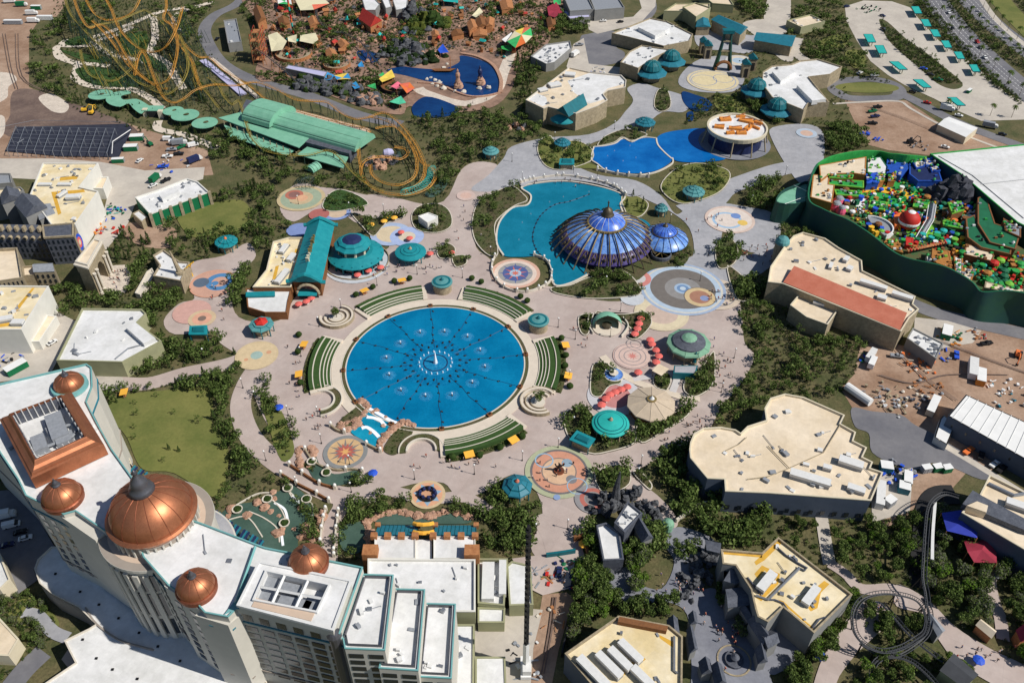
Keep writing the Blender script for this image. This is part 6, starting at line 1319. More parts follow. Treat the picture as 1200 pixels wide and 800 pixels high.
TK=[('orange',[(85,-8,26),(92,14,24),(104,32,18),(119,29,17),(134,42,16),(147,64,14),(156,78,11),(171,93,7),(184,101,5),(196,104,6)],'steep orange coaster drop crossing the upper left corner'),('olive',[(74,-8,24),(82,15,20),(97,33,16),(112,48,12),(128,61,10),(142,78,9),(156,92,8),(170,100,6),(186,102,6)],'olive yellow coaster drop beside the steep orange one'),('orange',[(97,-8,20),(104,6,16),(112,17,10),(124,23,8),(142,21,9),(157,12,14),(166,-6,20)],'orange dip of track at the very top left'),('olive',[(103,32,14),(120,28,14),(140,24,14),(165,13,15),(174,14,15),(190,26,13),(198,38,12),(207,52,10),(218,68,9),(232,92,9)],'olive arched track over the white garden paths'),('orange',[(194,-8,28),(195,8,24),(192,22,22),(203,32,20),(206,46,18),(215,58,15),(225,72,12),(231,92,9),(236,106,6)],'orange track plunging from the top beside the service road'),('orange',[(196,14,20),(202,22,18),(208,40,15),(216,52,12),(232,66,8),(246,68,7),(262,82,6),(292,100,5),(315,118,5),(350,130,5),(398,143,5),(432,152,5),(424,162,6),(420,175,7),(423,196,6)],'orange launch track running beside the mint station roof'),('orange',[(158,88,8),(161,70,13),(166,60,15),(172,68,13),(178,84,9),(186,104,6),(194,116,5),(204,120,5),(216,115,7),(230,105,9),(250,99,10),(275,100,10),(300,96,11),(325,105,10),(345,116,9),(366,118,9),(384,120,9),(400,132,8),(415,139,8),(432,137,10),(450,132,12),(466,142,12),(480,158,11),(490,174,9),(498,196,6),(492,214,4),(474,224,3)],'long orange track looping over the station from the left gardens'),('olive',[(94,58,8),(97,72,7),(105,87,6),(120,93,5),(134,94,6),(147,87,8),(158,76,10)],'low olive curve at the west garden lawns'),('olive',[(243,90,10),(256,100,9),(262,112,7),(272,122,7),(280,118,8),(286,135,8),(292,155,7),(300,167,6),(314,177,6),(340,181,6),(362,181,6),(384,176,8),(398,184,7),(412,200,5),(430,215,4),(450,224,3)],'olive track weaving round the south side of the station'),('orange',[(432,136,8),(452,141,8),(468,152,7),(484,170,6),(494,190,5),(506,196,5),(510,208,4),(498,222,3),(470,228,3),(440,222,3),(424,205,4),(426,190,6),(440,184,6),(458,184,5),(470,186,4),(478,180,4),(474,174,5),(462,172,6)],'knot of orange track curling round the south end of the ride'),('orange',[(108,24,24),(124,40,18),(138,58,12),(150,76,9),(166,90,7),(182,98,8),(198,92,12),(206,70,18),(208,50,22),(204,34,22),(196,24,20)],'orange climbing track in the middle of the garden'),('olive',[(205,44,16),(214,56,14),(224,76,11),(232,96,8),(244,110,6),(256,126,5)],'short olive track beside the plunging orange one'),('orange',[(120,-8,26),(130,10,22),(138,30,16),(150,46,12),(166,58,11),(184,60,14),(198,50,20),(208,30,26),(214,8,30)],'wide orange swoop across the upper garden'),('olive',[(176,104,6),(196,110,6),(212,98,10),(220,80,14),(218,60,18),(210,40,22)],'olive track rising steeply left of the service road'),('orange',[(440,150,9),(462,148,10),(478,164,9),(488,186,7),(486,206,5),(470,216,4),(450,214,4),(436,204,5),(434,192,6)],'inner orange spiral at the south end of the ride')]
for i,(c_,pts,lb)in enumerate(TK):track('coaster_track',lb,'coaster track',pts,'coaster_'+c_,.85,5.5,group=None,rail_r=.13,spine_r=.22)
# white trusses and scaffold masts under the coaster
q=random.Random(12)
for i in range(80):
 px,py=q.uniform(110,250),q.uniform(50,125);v=G(px,py,0);r=thing('coaster_mast','leaning dark green steel mast under the tangled coaster track','mast',(v.x,v.y,0),0,'leaning masts under the coaster');MB().tube([(v.x,v.y,0),(v.x+q.uniform(-5,5),v.y+q.uniform(-4,4),q.uniform(9,18))],.2,5).tube([(v.x+3,v.y,0),(v.x,v.y+1,q.uniform(8,12))],.15,4).build('tube','dark_green_steel' if i%3 else 'coaster_olive',r)
strip('brake_floor','lilac',[(238,72),(262,92),(285,112)],5,z=1.2,h=1);strip('brake_floor','sand',[(248,70),(275,92),(302,116)],3,z=1.0,h=.8);strip('brake_floor','tan_floor',[(300,120),(350,134),(400,147),(432,156)],4.5,z=1.6,h=1.5)
# station
ST_=thing('coaster_station','long mint green barrel roofed coaster station','station',(*XY(360,150),0))
def barrel(a,b,wd,z0,rise,m,nm,seg=10,rib=0,parent=None,endcap=True):
 a=Vector((a[0],a[1]));b=Vector((b[0],b[1]));d=(b-a);L=d.length;d.normalize();n=Vector((-d.y,d.x));vs=[]
 for p in(a,b):
  for k in range(seg+1):
   t=PI*k/seg;o=n*(wd/2*math.cos(t));vs.append((p.x+o.x,p.y+o.y,z0+rise*math.sin(t)))
 fs=[(k,k+1,seg+2+k,seg+1+k)for k in range(seg)]+[tuple(range(seg,-1,-1)),tuple(range(seg+1,2*seg+2))]
 o=MB().add(vs,fs).build(nm,m,parent)
 for j in range(rib):
  t_=(j+.5)/rib;p=a.lerp(b,t_);MB().tube([(p.x+n.x*wd/2*math.cos(PI*k/seg),p.y+n.y*wd/2*math.cos(PI*k/seg),z0+.08+rise*math.sin(PI*k/seg))for k in range(seg+1)],.13,4).build('roof_seam','dark_green_steel',o)
 return o
A=XY(300,132,7);Bq=XY(332,141,7);Cq=XY(428,168,7)
barrel(A,Bq,26,7.5,7.5,'mint','barrel_roof',rib=0,parent=ST_);barrel(Bq,Cq,21,6,6,'mint','barrel_roof',rib=0,parent=ST_)
for a_,b_,w_,z_,r_ in((A,Bq,26,7.5,7.5),(Bq,Cq,21,6,6)):
 d=Vector((b_[0]-a_[0],b_[1]-a_[1])).normalized()
 for t in(.18,.4,.62,.85):o_=w_/2*math.cos(PI*t);MB().tube([(p_[0]-d.y*o_,p_[1]+d.x*o_,z_+.1+r_*math.sin(PI*t)*.97)for p_ in(a_,b_)],.12,4).build('roof_seam','dark_green_steel',ST_)
def pslab(parent,px,z,th,m,nm):p=ccw(GP(px,z));return MB().prism(p,z-th,z,bottom=True).build(nm,m,parent)
pslab(ST_,[(256,138),(284,131),(362,162),(350,173)],6.5,.5,'mint','side_roof');pslab(ST_,[(262,146),(300,156),(345,176),(335,182),(270,160)],3.4,.5,'mint','side_roof');pslab(ST_,[(360,172),(408,184),(402,197),(348,181)],4.5,.5,'mint','side_roof')
MB().prism(GP([(290,122),(430,160),(410,186),(275,150)],3),0,6.3).build('hall','dark_slate',ST_)
for k in range(12):
 t=k/11;x,y=XY(262+t*85,142+t*36,6);pbox(ST_,'column',x,y,0,(.5,.5,6),'stone_wall')
BLOCK.append(ccw(GP([(255,135),(300,110),(448,160),(410,200),(345,185),(265,160)])))
x,y=XY(375,196,3);r=thing('tunnel_canopy','small ribbed mint tunnel canopy south of the coaster station','canopy',(x,y,0));barrel(XY(362,199,2),XY(372,193,2),7,1,3,'mint','vault',rib=3,parent=r)
x,y=XY(358,211,3);r=thing('lattice_dome','dark green lattice dome beside the tan mosaic','dome',(x,y,0))
for i in range(9):
 a=PI*i/9;MB().tube([(x+7*math.cos(a)*math.cos(t*PI/8),y+7*math.sin(a)*math.cos(t*PI/8),4.5*math.sin(t*PI/8))for t in range(9)],.13,4).build('rib','dark_green_steel',r)
for rr_,z in((6.4,1.8),(4.6,3.3)):MB().tube([(x+rr_*math.cos(t*PI/12),y+rr_*math.sin(t*PI/12),z)for t in range(25)],.12,4).build('hoop','dark_green_steel',r)
# teal cage round the last coaster bend
x,y=XY(496,212);r=thing('coaster_cage','teal ribbed cage over the southern bend of the coaster','cage',(x,y,0));P=catmull([tuple(G(a,b,3))for a,b in((474,225),(490,220),(503,210),(506,198))],False,6)
for i in range(0,len(P),1):p=P[i];MB().tube([(p[0]+2.4*math.cos(t*PI/4),p[1]+1.2*math.cos(t*PI/4),3+2.2*math.sin(t*PI/4))for t in range(8)],.14,4).build('hoop','turquoise',r)
sheet('mist_pond','green_water',[(498,228),(510,218),(520,208),(526,212),(518,226),(506,232)],z=.4)
x,y=XY(455,179,3);r=thing('silver_pod','rounded silver blue pod inside the coaster knot','ride pod',(x,y,0));MB().lathe([(.3,-3.4),(2,-2.6),(2.6,0),(2,2.6),(.3,3.4)],14).build('shell','lilac',r,local=True);r.rotation_euler=(0,PI/2,.2);r.location.z=3
# curved mint canopies
def can(name,label,outer,inner,z,m='mint',th=.35):
 r=thing(name,label,'canopy',(*centre(outer),0));n=len(outer);q=random.Random(n)
 if inner:MB().ring(outer,inner,z-th,z).build('roof',m,r)
 else:MB().prism(outer,z-th,z,bottom=True).build('roof',m,r)
 for k in range(5):p=outer[int(k*n/5)];c=centre(outer);pbox(r,'post',p[0]*.75+c[0]*.25,p[1]*.75+c[1]*.25,0,(.35,.35,z),'dark_green_steel')
for px,py,rx,lb in((118,111,14,'westmost oval mint canopy with a round opening'),(203,130,12,'left lobe of the double mint canopy'),(217,135,16,'right lobe of the double mint canopy'),(240,144,15,'oval mint canopy nearest the coaster station')):
 x,y=XY(px,py,4.2+.01*rx);k=rx*mpp(py,4);can('oval_canopy',lb,circ(x,y,k,30,0,k*.95),circ(x+.3,y+1,k*.22,30),4.2+.02*rx)
can('winding_canopy','winding mint canopy curling round a dark opening',ccw(catmull(GP([(124,116),(132,109),(148,106),(153,109),(142,112),(145,117),(160,116),(172,122),(174,125),(168,131),(164,133),(156,127),(150,121),(140,125),(128,122)],4.2),True,3)),None,4.2)
can('flat_canopy','flat mint canopy bar joining the winding canopy',ccw(GP([(170,124),(192,124),(191,130),(166,130)],4.5)),None,4.6)
r=thing('gate_block','cream entrance gate with dark doors below the flat mint canopy','gate',(*XY(180,138),0));MB().box((*XY(172,136),2.5),(3,3,5)).box((*XY(190,138),2.5),(3,3,5)).build('pier','cream_wall',r);MB().box((*XY(181,137),2),(8,2,4)).build('door','dark_void',r)
# steel frame on dark ground
sheet('membrane','membrane',[(6,178),(20,150),(150,146),(155,152),(140,185),(70,184)],s=False,base=.06)
r=thing('steel_frame','open grid of pale steel frames over a dark membrane on the building site','steel frame',(*XY(75,165),0))
for k in range(12):
 t=k/11;a=G(18.5+t*116,148+t*2.5,5);b=G(8+t*117,175+t*4,5);MB().tube([a,b],.2,4).build('rafter','steel',r)
 for p in(a,a.lerp(b,.5),b):MB().tube([(p.x,p.y,0),tuple(p)],.18,4).build('column','steel',r)
for k in range(7):t=k/6;MB().tube([G(18.5-10*t,148+27*t,4.7),G(134-9*t,150.5+28*t,4.7)],.11,4).build('purlin','steel',r)
MB().tube([G(131,180,5),G(132,166,5),G(153,152,5)],.3,4).build('rafter','hvac_white',r);MB().tube([G(-5,150,3),G(40,141,3),G(140,143,3)],.12,4).tube([G(20,168,5),G(28,163,5)],.2,4).build('brace','steel',r)
# ---- viking harbour
def tent(name,label,pts,m,z=4.2,sag=.6,cat='awning'):
 q=GP(pts,z);c=centre(q);r=thing(name,label,cat,(*c,0));n=len(q)
 zz=[z+(.9 if i%2 else-.3)for i in range(n)]
 vs=[(x,y,zz[i])for i,(x,y)in enumerate(q)]+[(c[0],c[1],z-sag)]+[(x,y,zz[i]-.06)for i,(x,y)in enumerate(q)]+[(c[0],c[1],z-sag-.06)]
 ms=m if isinstance(m,(list,tuple))else[m];mb=MB()
 for i in range(n):mb.k=i%len(ms);mb.add([vs[i],vs[(i+1)%n],vs[n]],[(0,1,2)]);mb.add([vs[n+1+i],vs[n+1+(i+1)%n],vs[2*n+1]],[(2,1,0)])
 mb.build('cloth',ms,r)
 for i in range(n):pbox(r,'pole',*q[i],0,(.2,.2,round(zz[i]*2)/2),'timber')
tent('fabric_awning','cream canvas awning, widest of three at the left of the village',[(314,41),(325,39),(336,48),(331,60),(318,60)],'tent_cream',5);tent('fabric_awning','small cream canvas awning between two larger ones',[(337,43),(348,42),(347,50),(338,50)],'tent_cream',5);tent('fabric_awning','cream canvas awning right of the small middle one',[(352,41),(370,40),(373,46),(367,53),(351,48)],'tent_cream',5)
tent('fabric_awning','green and white striped awning at the top edge',[(325,-2),(340,-4),(342,5),(326,6)],['tent_green','white_paint'],5);tent('fabric_awning','large cream tent with red trim near the top edge',[(346,0),(375,-5),(386,4),(368,13),(352,12)],['tent_cream','tent_cream','tent_coral'],6)
tent('fabric_awning','light blue awning beside the grey queue house',[(379,94),(384,86),(392,88),(388,95)],'tent_blue');tent('fabric_awning','blue awning with yellow panel beside the grey queue house',[(391,88),(408,87),(411,92),(395,95)],['tent_yellow','tent_blue']);tent('fabric_awning','pointed blue awning among the rocks',[(411,99),(417,97),(422,102),(416,106)],'tent_blue');tent('fabric_awning','small blue awning by the narrow inlet',[(419,76),(424,73),(427,78),(421,80)],'tent_blue')
tent('fabric_awning','broad yellow awning beside the harbour',[(444,92),(459,83),(463,90),(448,98)],'tent_yellow',5);tent('fabric_awning','small green awning behind the broad yellow one',[(443,88),(449,86),(452,89),(447,91)],'tent_green');tent('fabric_awning','pink awning touching the coral one',[(458,101),(466,97),(472,99),(465,106)],'tent_pink');tent('fabric_awning','coral and orange awning south west of the harbour',[(468,98),(480,98),(486,103),(477,111)],['tent_coral','orange'],5);tent('fabric_awning','mint pointed awning in front of the round terrace',[(456,119),(470,114),(476,120),(468,124)],'tent_mint');tent('fabric_awning','dark green awning among the village rocks',[(430,100),(440,99),(441,104),(434,104)],'tent_green')
tent('circus_tent','big tent of orange, green and cream panels right of the harbour',[(594,48),(603,38),(614,32),(622,34),(624,42),(616,52),(604,56)],['tent_cream','tent_yellow','tent_coral','tent_green','tent_cream','orange','tent_green'],8,-1.5,'tent');tent('fabric_awning','bright green awning left of the panelled tent',[(587,54),(600,53),(600,60),(588,59)],'green_bright');tent('fabric_awning','white pointed awning above the bright green one',[(588,46),(600,39),(601,47),(592,51)],'white_paint',6)
tent('fabric_awning','pale tent over a slide at the top right of the harbour',[(553,18),(562,10),(566,14),(558,22)],'tent_cream');tent('fabric_awning','teal awning at the top edge above the far path',[(518,-3),(536,-4),(537,3),(520,3)],'turquoise');tent('fabric_awning','purple red tent roof beside the lilac annex',[(641,8),(652,4),(659,14),(650,22),(643,18)],'crimson',6);tent('fabric_awning','green tent roof at the top left of the grey sheds',[(648,-3),(658,-4),(657,5),(649,6)],'tent_green',6)
tent('fabric_awning','deep blue sail shaped like a boat by the harbour head',[(513,58),(519,53),(526,61),(516,64)],'blue',4)
gabled('red_roofed_hut','steep red roofed timber hall in the village','hut',[(420,22),(432,14),(448,24),(434,32)],6,12,'red_roof','timber',.5)
for i,(pp,h,rg,lb)in enumerate((([(547,27),(556,23),(560,32),(550,37)],6,8,'left plank roofed hut of the shipyard'),([(557,23),(568,22),(570,30),(560,32)],6,8,'middle plank roofed hut of the shipyard'),([(568,22),(580,22),(577,30),(569,31)],6,8,'right plank roofed hut of the shipyard'),([(554,36),(571,35),(571,42),(554,43)],4,5.5,'lowest plank roofed hut of the shipyard'),([(528,38),(540,34),(544,40),(530,43)],4,5.5,'red brown hut beside the shipyard'),([(505,38),(514,37),(515,42),(506,43)],4,6,'small brown hut under the mossy hill'),([(585,2),(600,0),(602,10),(588,12)],5,7,'far brown hut at the top edge'),([(640,22),(650,20),(652,30),(642,32)],4,6,'brown hut beside the lilac annex'),([(395,50),(404,46),(410,52),(400,57)],4,6,'timber hut by the curving grey track'),([(360,22),(372,20),(375,28),(363,31)],4,6,'timber hut north of the cream awnings'),([(325,22),(338,20),(340,28),(328,31)],4,6,'timber hut near the striped awning'),([(380,60),(392,58),(396,64),(384,68)],4,6,'low timber hut above the grey queue house'))):gabled('timber_hut',lb,'hut',pp,h,rg,'timber' if i%3!=1 else 'brick_brown','timber',.3)
for i,(pp,lb)in enumerate((([(424,-2),(436,-4),(445,5),(440,12),(428,12)],'left of three white tent roofs at the top edge'),([(446,-4),(455,-4),(459,8),(452,10)],'middle of three white tent roofs at the top edge'),([(460,0),(478,-2),(477,10),(464,12)],'right of three white tent roofs at the top edge'))):building('white_top_roof',lb,'building',pp,7,'white_roof','grey_wall',par=.3)
def hill(name,label,px,py,rr_,h,m,n=26,seed=0,cat='rock hill',moss=None):
 q=random.Random(seed);x,y=XY(px,py);r=thing(name,label,cat,(x,y,0));
 for i in range(n):
  a=q.uniform(0,6.28);d=rr_*q.random()**.7;z=h*(1-d/rr_)*q.uniform(.5,1);k=rr_*q.uniform(.16,.3)
  MB().blob((x+d*math.cos(a),y+d*math.sin(a)*.8,z*.6),k,q.uniform(.8,1.5)*max(1,z*.35/k),seed=i+seed,n=7,m=5,j=.3).build('boulder',m if not moss or i%3 else moss,r)
 return r
hill('crag','dark rocky crag rising at the top edge of the village',485,22,13,20,'dark_rock',26,3);hill('mossy_hill','bright mossy hill beside the dark crag',503,30,16,12,'hedge_leaf',34,4,'hill','moss_leaf');hill('mossy_hill','low mossy hill with a dark cave mouth',486,36,12,6,'moss_leaf',20,5,'hill','dark_rock')
hill('sea_cliff','dark green overgrown cliff along the north shore of the harbour',480,72,13,6,'dark_rock',30,6,'cliff','pine_dark');hill('sea_cliff','tall overgrown cliff behind the harbour',478,58,14,9,'dark_rock',34,83,'cliff','hedge_leaf');hill('rock_mass','long dark rocks under the queue house',365,100,14,3,'dark_rock',30,84,'rocks','hedge_leaf');hill('sea_cliff','overgrown cliff west of the harbour mouth',460,66,11,7,'pine_dark',26,7,'cliff','dark_rock');hill('sea_cliff','overgrown cliff east part of the harbour shore',505,70,12,5,'pine_dark',26,8,'cliff','rock')
hill('ride_rocks','brown rocks and dark pods inside the coaster knot',442,192,9,4,'rock',20,81,'rocks','dark_rock');hill('ride_rocks','dark rocks beside the silver pod',462,186,7,4,'dark_rock',14,82,'rocks','dark_green_steel')
hill('rock_mass','grey green rocks beneath the blue awnings',402,108,14,4,'dark_rock',30,9,'rocks','pine_mid');hill('rock_mass','grey rocks round the small inlet bridge',432,118,12,4,'dark_rock',24,10,'rocks','rock');hill('rock_mass','rocks with shrubs behind the coaster road',380,104,11,4,'dark_rock',22,13,'rocks','pine_mid');hill('rock_mass','brown rocks above the tunnel mouth',606,150,7,4,'rock',12,14,'rocks','dark_rock')
rocks([(500,94),(505,92),(510,95),(515,98),(512,102),(507,99),(520,105),(533,108),(543,109),(562,105),(573,104),(524,76),(520,80)],'pale sea rock standing in the harbour','sea rocks in the harbour','stone_rim',(1.2,2.4),1.0)
for px,py,lb in((537,104,'rock pinnacle with a seated giant figure in the middle of the harbour'),(563,100,'rock pinnacle with a blue patterned giant figure near the quay')):
 x,y=XY(px,py);r=thing('statue_rock',lb,'statue',(x,y,0));MB().blob((x,y,1.5),3.2,1.0,3,9,6,.25).blob((x,y,4.5),2.2,1.2,4,8,6,.25).build('pinnacle','rock',r);MB().lathe([(1.6,6),(1.3,8),(1.7,9.5),(1.5,11),(.7,12),(.8,13),(.1,14.3)],9,(x,y)).build('figure','rock' if px<550 else 'navy',r)
x,y=XY(520,85);r=thing('galleon','long wooden ship wreck with a mast lying at the harbour cliff','ship',(x,y,.3));MB().add([(x+a,y+b,z)for a,b,z in((-9,0,2.5),(-6,-2,2),(5,-2,2),(9,0,3),(5,2,2),(-6,2,2),(-6,0,0),(5,0,0))],[(0,1,6),(1,2,7,6),(2,3,7),(3,4,7),(4,5,6,7),(5,0,6),(0,5,4,3,2,1)]).build('hull','brick_brown',r);MB().cyl((x+5,y),.25,2,12,6).build('mast','timber',r);MB().tube([(x+2,y,9),(x+8,y,9)],.15,5).build('yard','timber',r)
# grey launch tracks
track('grey_coaster_track','curving grey launch track above the cream awnings','coaster track',[(398,-2,4),(380,3,5),(371,10,6),(374,24,6),(388,36,5),(402,38,5),(415,44,6),(424,50,6),(434,64,5),(446,76,3)],'track_grey',.9,8,'timber');track('grey_coaster_track','dark blue grey track descending past the red timber tower','coaster track',[(292,52,12),(308,62,10),(325,75,7),(338,86,5),(350,97,3),(366,106,2)],'track_grey',.9,8,'timber')
r=thing('timber_tower','tall red brown timber trestle tower at the left of the village','tower',(*XY(306,66),0));v=G(306,70,0)
for dx in(-3.5,3.5):
 for dy in(-9,-3,3,9):MB().tube([(v.x+dx,v.y+dy,0),(v.x+dx*.8,v.y+dy*.9,22)],.35,5).build('leg','brick_brown',r)
for k in range(6):
 z=3.4*k+2
 for dx in(-3.3,3.3):MB().tube([(v.x+dx,v.y-9,z),(v.x+dx,v.y+9,z)],.25,4).build('beam','brick_brown',r);MB().tube([(v.x+dx,v.y-9,z),(v.x+dx,v.y+9,z+3)],.18,4).build('brace','red_roof',r)
 MB().box((v.x,v.y+(k%2)*8-4,z+.5),(7,7,.4)).build('platform','timber',r)
gabled('timber_hut','grey plank roof on top of the village edge by the timber tower','hut',[(296,12),(306,8),(312,22),(302,28)],8,11,'brick_brown','timber',.3)
v=G(344,40,0);r=thing('totem_pole','tall red and dark banded pole between the cream awnings','pole',(v.x,v.y,0))
for k in range(9):MB().cyl((v.x,v.y),.7,k*3,k*3+2.9,8).build('band',('red','black_metal','turquoise','orange')[k%4],r)
for k,(rr_,lb)in enumerate(((9,'large'),(5.5,'small'))):
 x,y=XY(345 if k==0 else 395,66 if k==0 else 78);r=thing('ring_deck','%s curved stone queue deck among the village huts'%lb,'deck',(x,y,0));band('deck','stone_wall',rr_,rr_+4,PI*.9,PI*2.1,0,1.6,parent=r,c=(x,y),n=20);band('rail','timber',rr_+4,rr_+4.3,PI*.9,PI*2.1,0,2.8,parent=r,c=(x,y),n=20)
x,y=XY(451,104);r=thing('round_terrace','round dark timber terrace under the coral awning','terrace',(x+9,y,0));band('deck','brick_brown',9,11.5,PI*.6,PI*1.9,0,2.2,parent=r,c=(x+9,y),n=24);band('rail','dark_void',11.5,11.8,PI*.6,PI*1.9,0,3.2,parent=r,c=(x+9,y),n=24)
q=random.Random(77);pts=scatter(GP([(320,0),(640,0),(630,50),(595,70),(540,60),(500,55),(480,60),(450,70),(380,100),(345,80),(320,50)]),290,3.2);k0=0
for x,y in pts:
 k0+=1;t=k0%5
 if t<2:r=thing('village_prop','small timber stall with a %s roof in the crowded village'%(('dark brown','plank','teal','red')[k0%4]),'stall',(x,y,0),q.uniform(0,3),'timber stalls in the village');s=q.uniform(1.2,2.6);MB().box((0,0,s*.6),(s*1.4,s,s*1.2)).build('body','timber',r,local=True);MB().gable([(-s,-s*.7),(s,-s*.7),(s,s*.7),(-s,s*.7)],s*1.2,s*1.9).build('roof',('brick_brown','timber','turquoise','red_roof')[k0%4],r,local=True)
 else:rocks([(x,y)],('dark grey' if t==2 else 'brown')+' boulder lying in the village','boulders in the village','dark_rock' if t==2 else 'rock',(1,2.4),.8,True)
 # ---- walled colourful land
dm('lime_floor',(52,96,56),col2=srgb(96,82,54),scale=.25,rough=.9);dm('brick_ochre',(176,122,64),col2=srgb(156,102,50),scale=1.2,rough=.85);dm('lime',(112,176,60),var=.12,rough=.7);dm('deep_green',(26,98,66),var=.15,rough=.7);dm('mountain_rock',(62,64,72),var=.3,scale=.3,rough=.9,bump=.6)  # last colour is the dark grey rock of the mountain
WT=[(957,192),(975,185),(1010,176),(1032,174),(1046,180),(1062,184),(1078,182),(1091,180)];WF=[(957,192),(951,205),(947,232),(965,242),(987,255),(1010,271),(1032,283),(1057,297),(1085,308),(1112,318),(1140,330),(1152,339),(1175,342),(1205,348),(1262,362)]
LW=thing('perimeter_wall','high curved dark green wall wrapping the colourful walled land','wall',(*XY(1050,320),0))
def wallsheet(px,z1,th,outer,inner,foot=2.5):
 p=[Vector((*XY(a,b,z1),0))for a,b in px];p=[Vector((*v,0))for v in catmull([(v.x,v.y)for v in p],False,5)];cc_=Vector((*XY(1080,250,8),0));o=[];n=len(p)
 for i in range(n):
  d=(p[min(i+1,n-1)]-p[max(i-1,0)]).normalized();nn=Vector((-d.y,d.x,0));nn=nn if nn.dot(p[i]-cc_)>0 else-nn;o.append(nn)
 ft=[p[i]+o[i]*(foot+1.4*math.sin(i*.35))for i in range(n)];mid=[p[i]+o[i]*(.6+.9*math.sin(i*.35+.6))for i in range(n)];zt=[z1+1.5*math.sin(i*.32)for i in range(n)]
 vs=[(v.x,v.y,0)for v in ft]+[(v.x,v.y,z1*.55)for v in mid]+[(p[i].x,p[i].y,zt[i])for i in range(n)]
 MB().add(vs,[f for i in range(n-1)for f in((i,i+1,n+i+1,n+i),(n+i,n+i+1,2*n+i+1,2*n+i))]).build('outer_face',outer,LW,smooth=True)
 q_=[p[i]-o[i]*th for i in range(n)];vs=[(p[i].x,p[i].y,zt[i])for i in range(n)]+[(q_[i].x,q_[i].y,zt[i])for i in range(n)]+[(v.x,v.y,0)for v in q_]
 MB().add(vs,[f for i in range(n-1)for f in((i,i+1,n+i+1,n+i),(n+i,n+i+1,2*n+i+1,2*n+i))]).build('inner_face',inner,LW)
wallsheet(WF,15.5,.8,'green_wall','deep_green');wallsheet(WT,15.5,.8,'green_wall','green_bright')
q=ccw(catmull(GP([(909,238),(915,226),(930,219),(948,214),(952,231),(944,238),(926,241)],11),True,3));r=thing('wall_bulb','rounded green ended bay at the west end of the wall','building',(*centre(q),0));MB().prism(inset(q,-1),0,11,taper=q,top=False).build('wall','green_wall',r);MB().sheet(q,10.4).build('roof','mint',r);MB().ring(q,inset(q,.6),10,12).build('parapet','green_wall',r);MB().tube([(*q[1],12),(*q[8],13),(*q[14%len(q)],12)],.15,4).build('truss','hvac_white',r);BLOCK.append(q)
zone=[XY(a,b,17)for a,b in WT+[(1128,205),(1192,259),(1262,300),(1262,362)]+WF[1:-1][::-1]];BLOCK.append(inset(ccw(zone),-3))
MB().prism(inset(ccw(zone),3.6),0,7.9).build('themed_ground','lime_floor',kind='structure')
WB,wb=building('white_arena','huge plain white roofed block at the right edge behind the colourful land','building',[(1090,180),(1200,169),(1270,163),(1290,310),(1192,260),(1128,205)],16,'white_roof','green_wall',parm='green_bright',par=.6)
MB().tube([(*XY(1150,215,16),15.6),(*XY(1215,208,16),15.6)],.2,4).build('roof_joint','hvac_grey',WB);MB().tube([(*XY(1100,182,16),15.6),(*XY(1140,205,16),15.6),(*XY(1200,255,16),15.6)],.2,4).build('roof_joint','hvac_grey',WB)
def block(px,z,top,side,lb,nm='stepped_block',cat='block',z0=7.5,grid=True):
 z=7.5+z*.5;p=ccw(GP(px,z));r=thing(nm,lb,cat,(*centre(p),0));MB().prism(p,z0,z,top=False).build('side',side,r);MB().ring(inset(p,-.15),inset(p,.5),z-.5,z+.15).build('rim','lime' if top in('green_bright','lime')else side,r);MB().sheet(inset(p,.4),z).build('top',top,r);return r
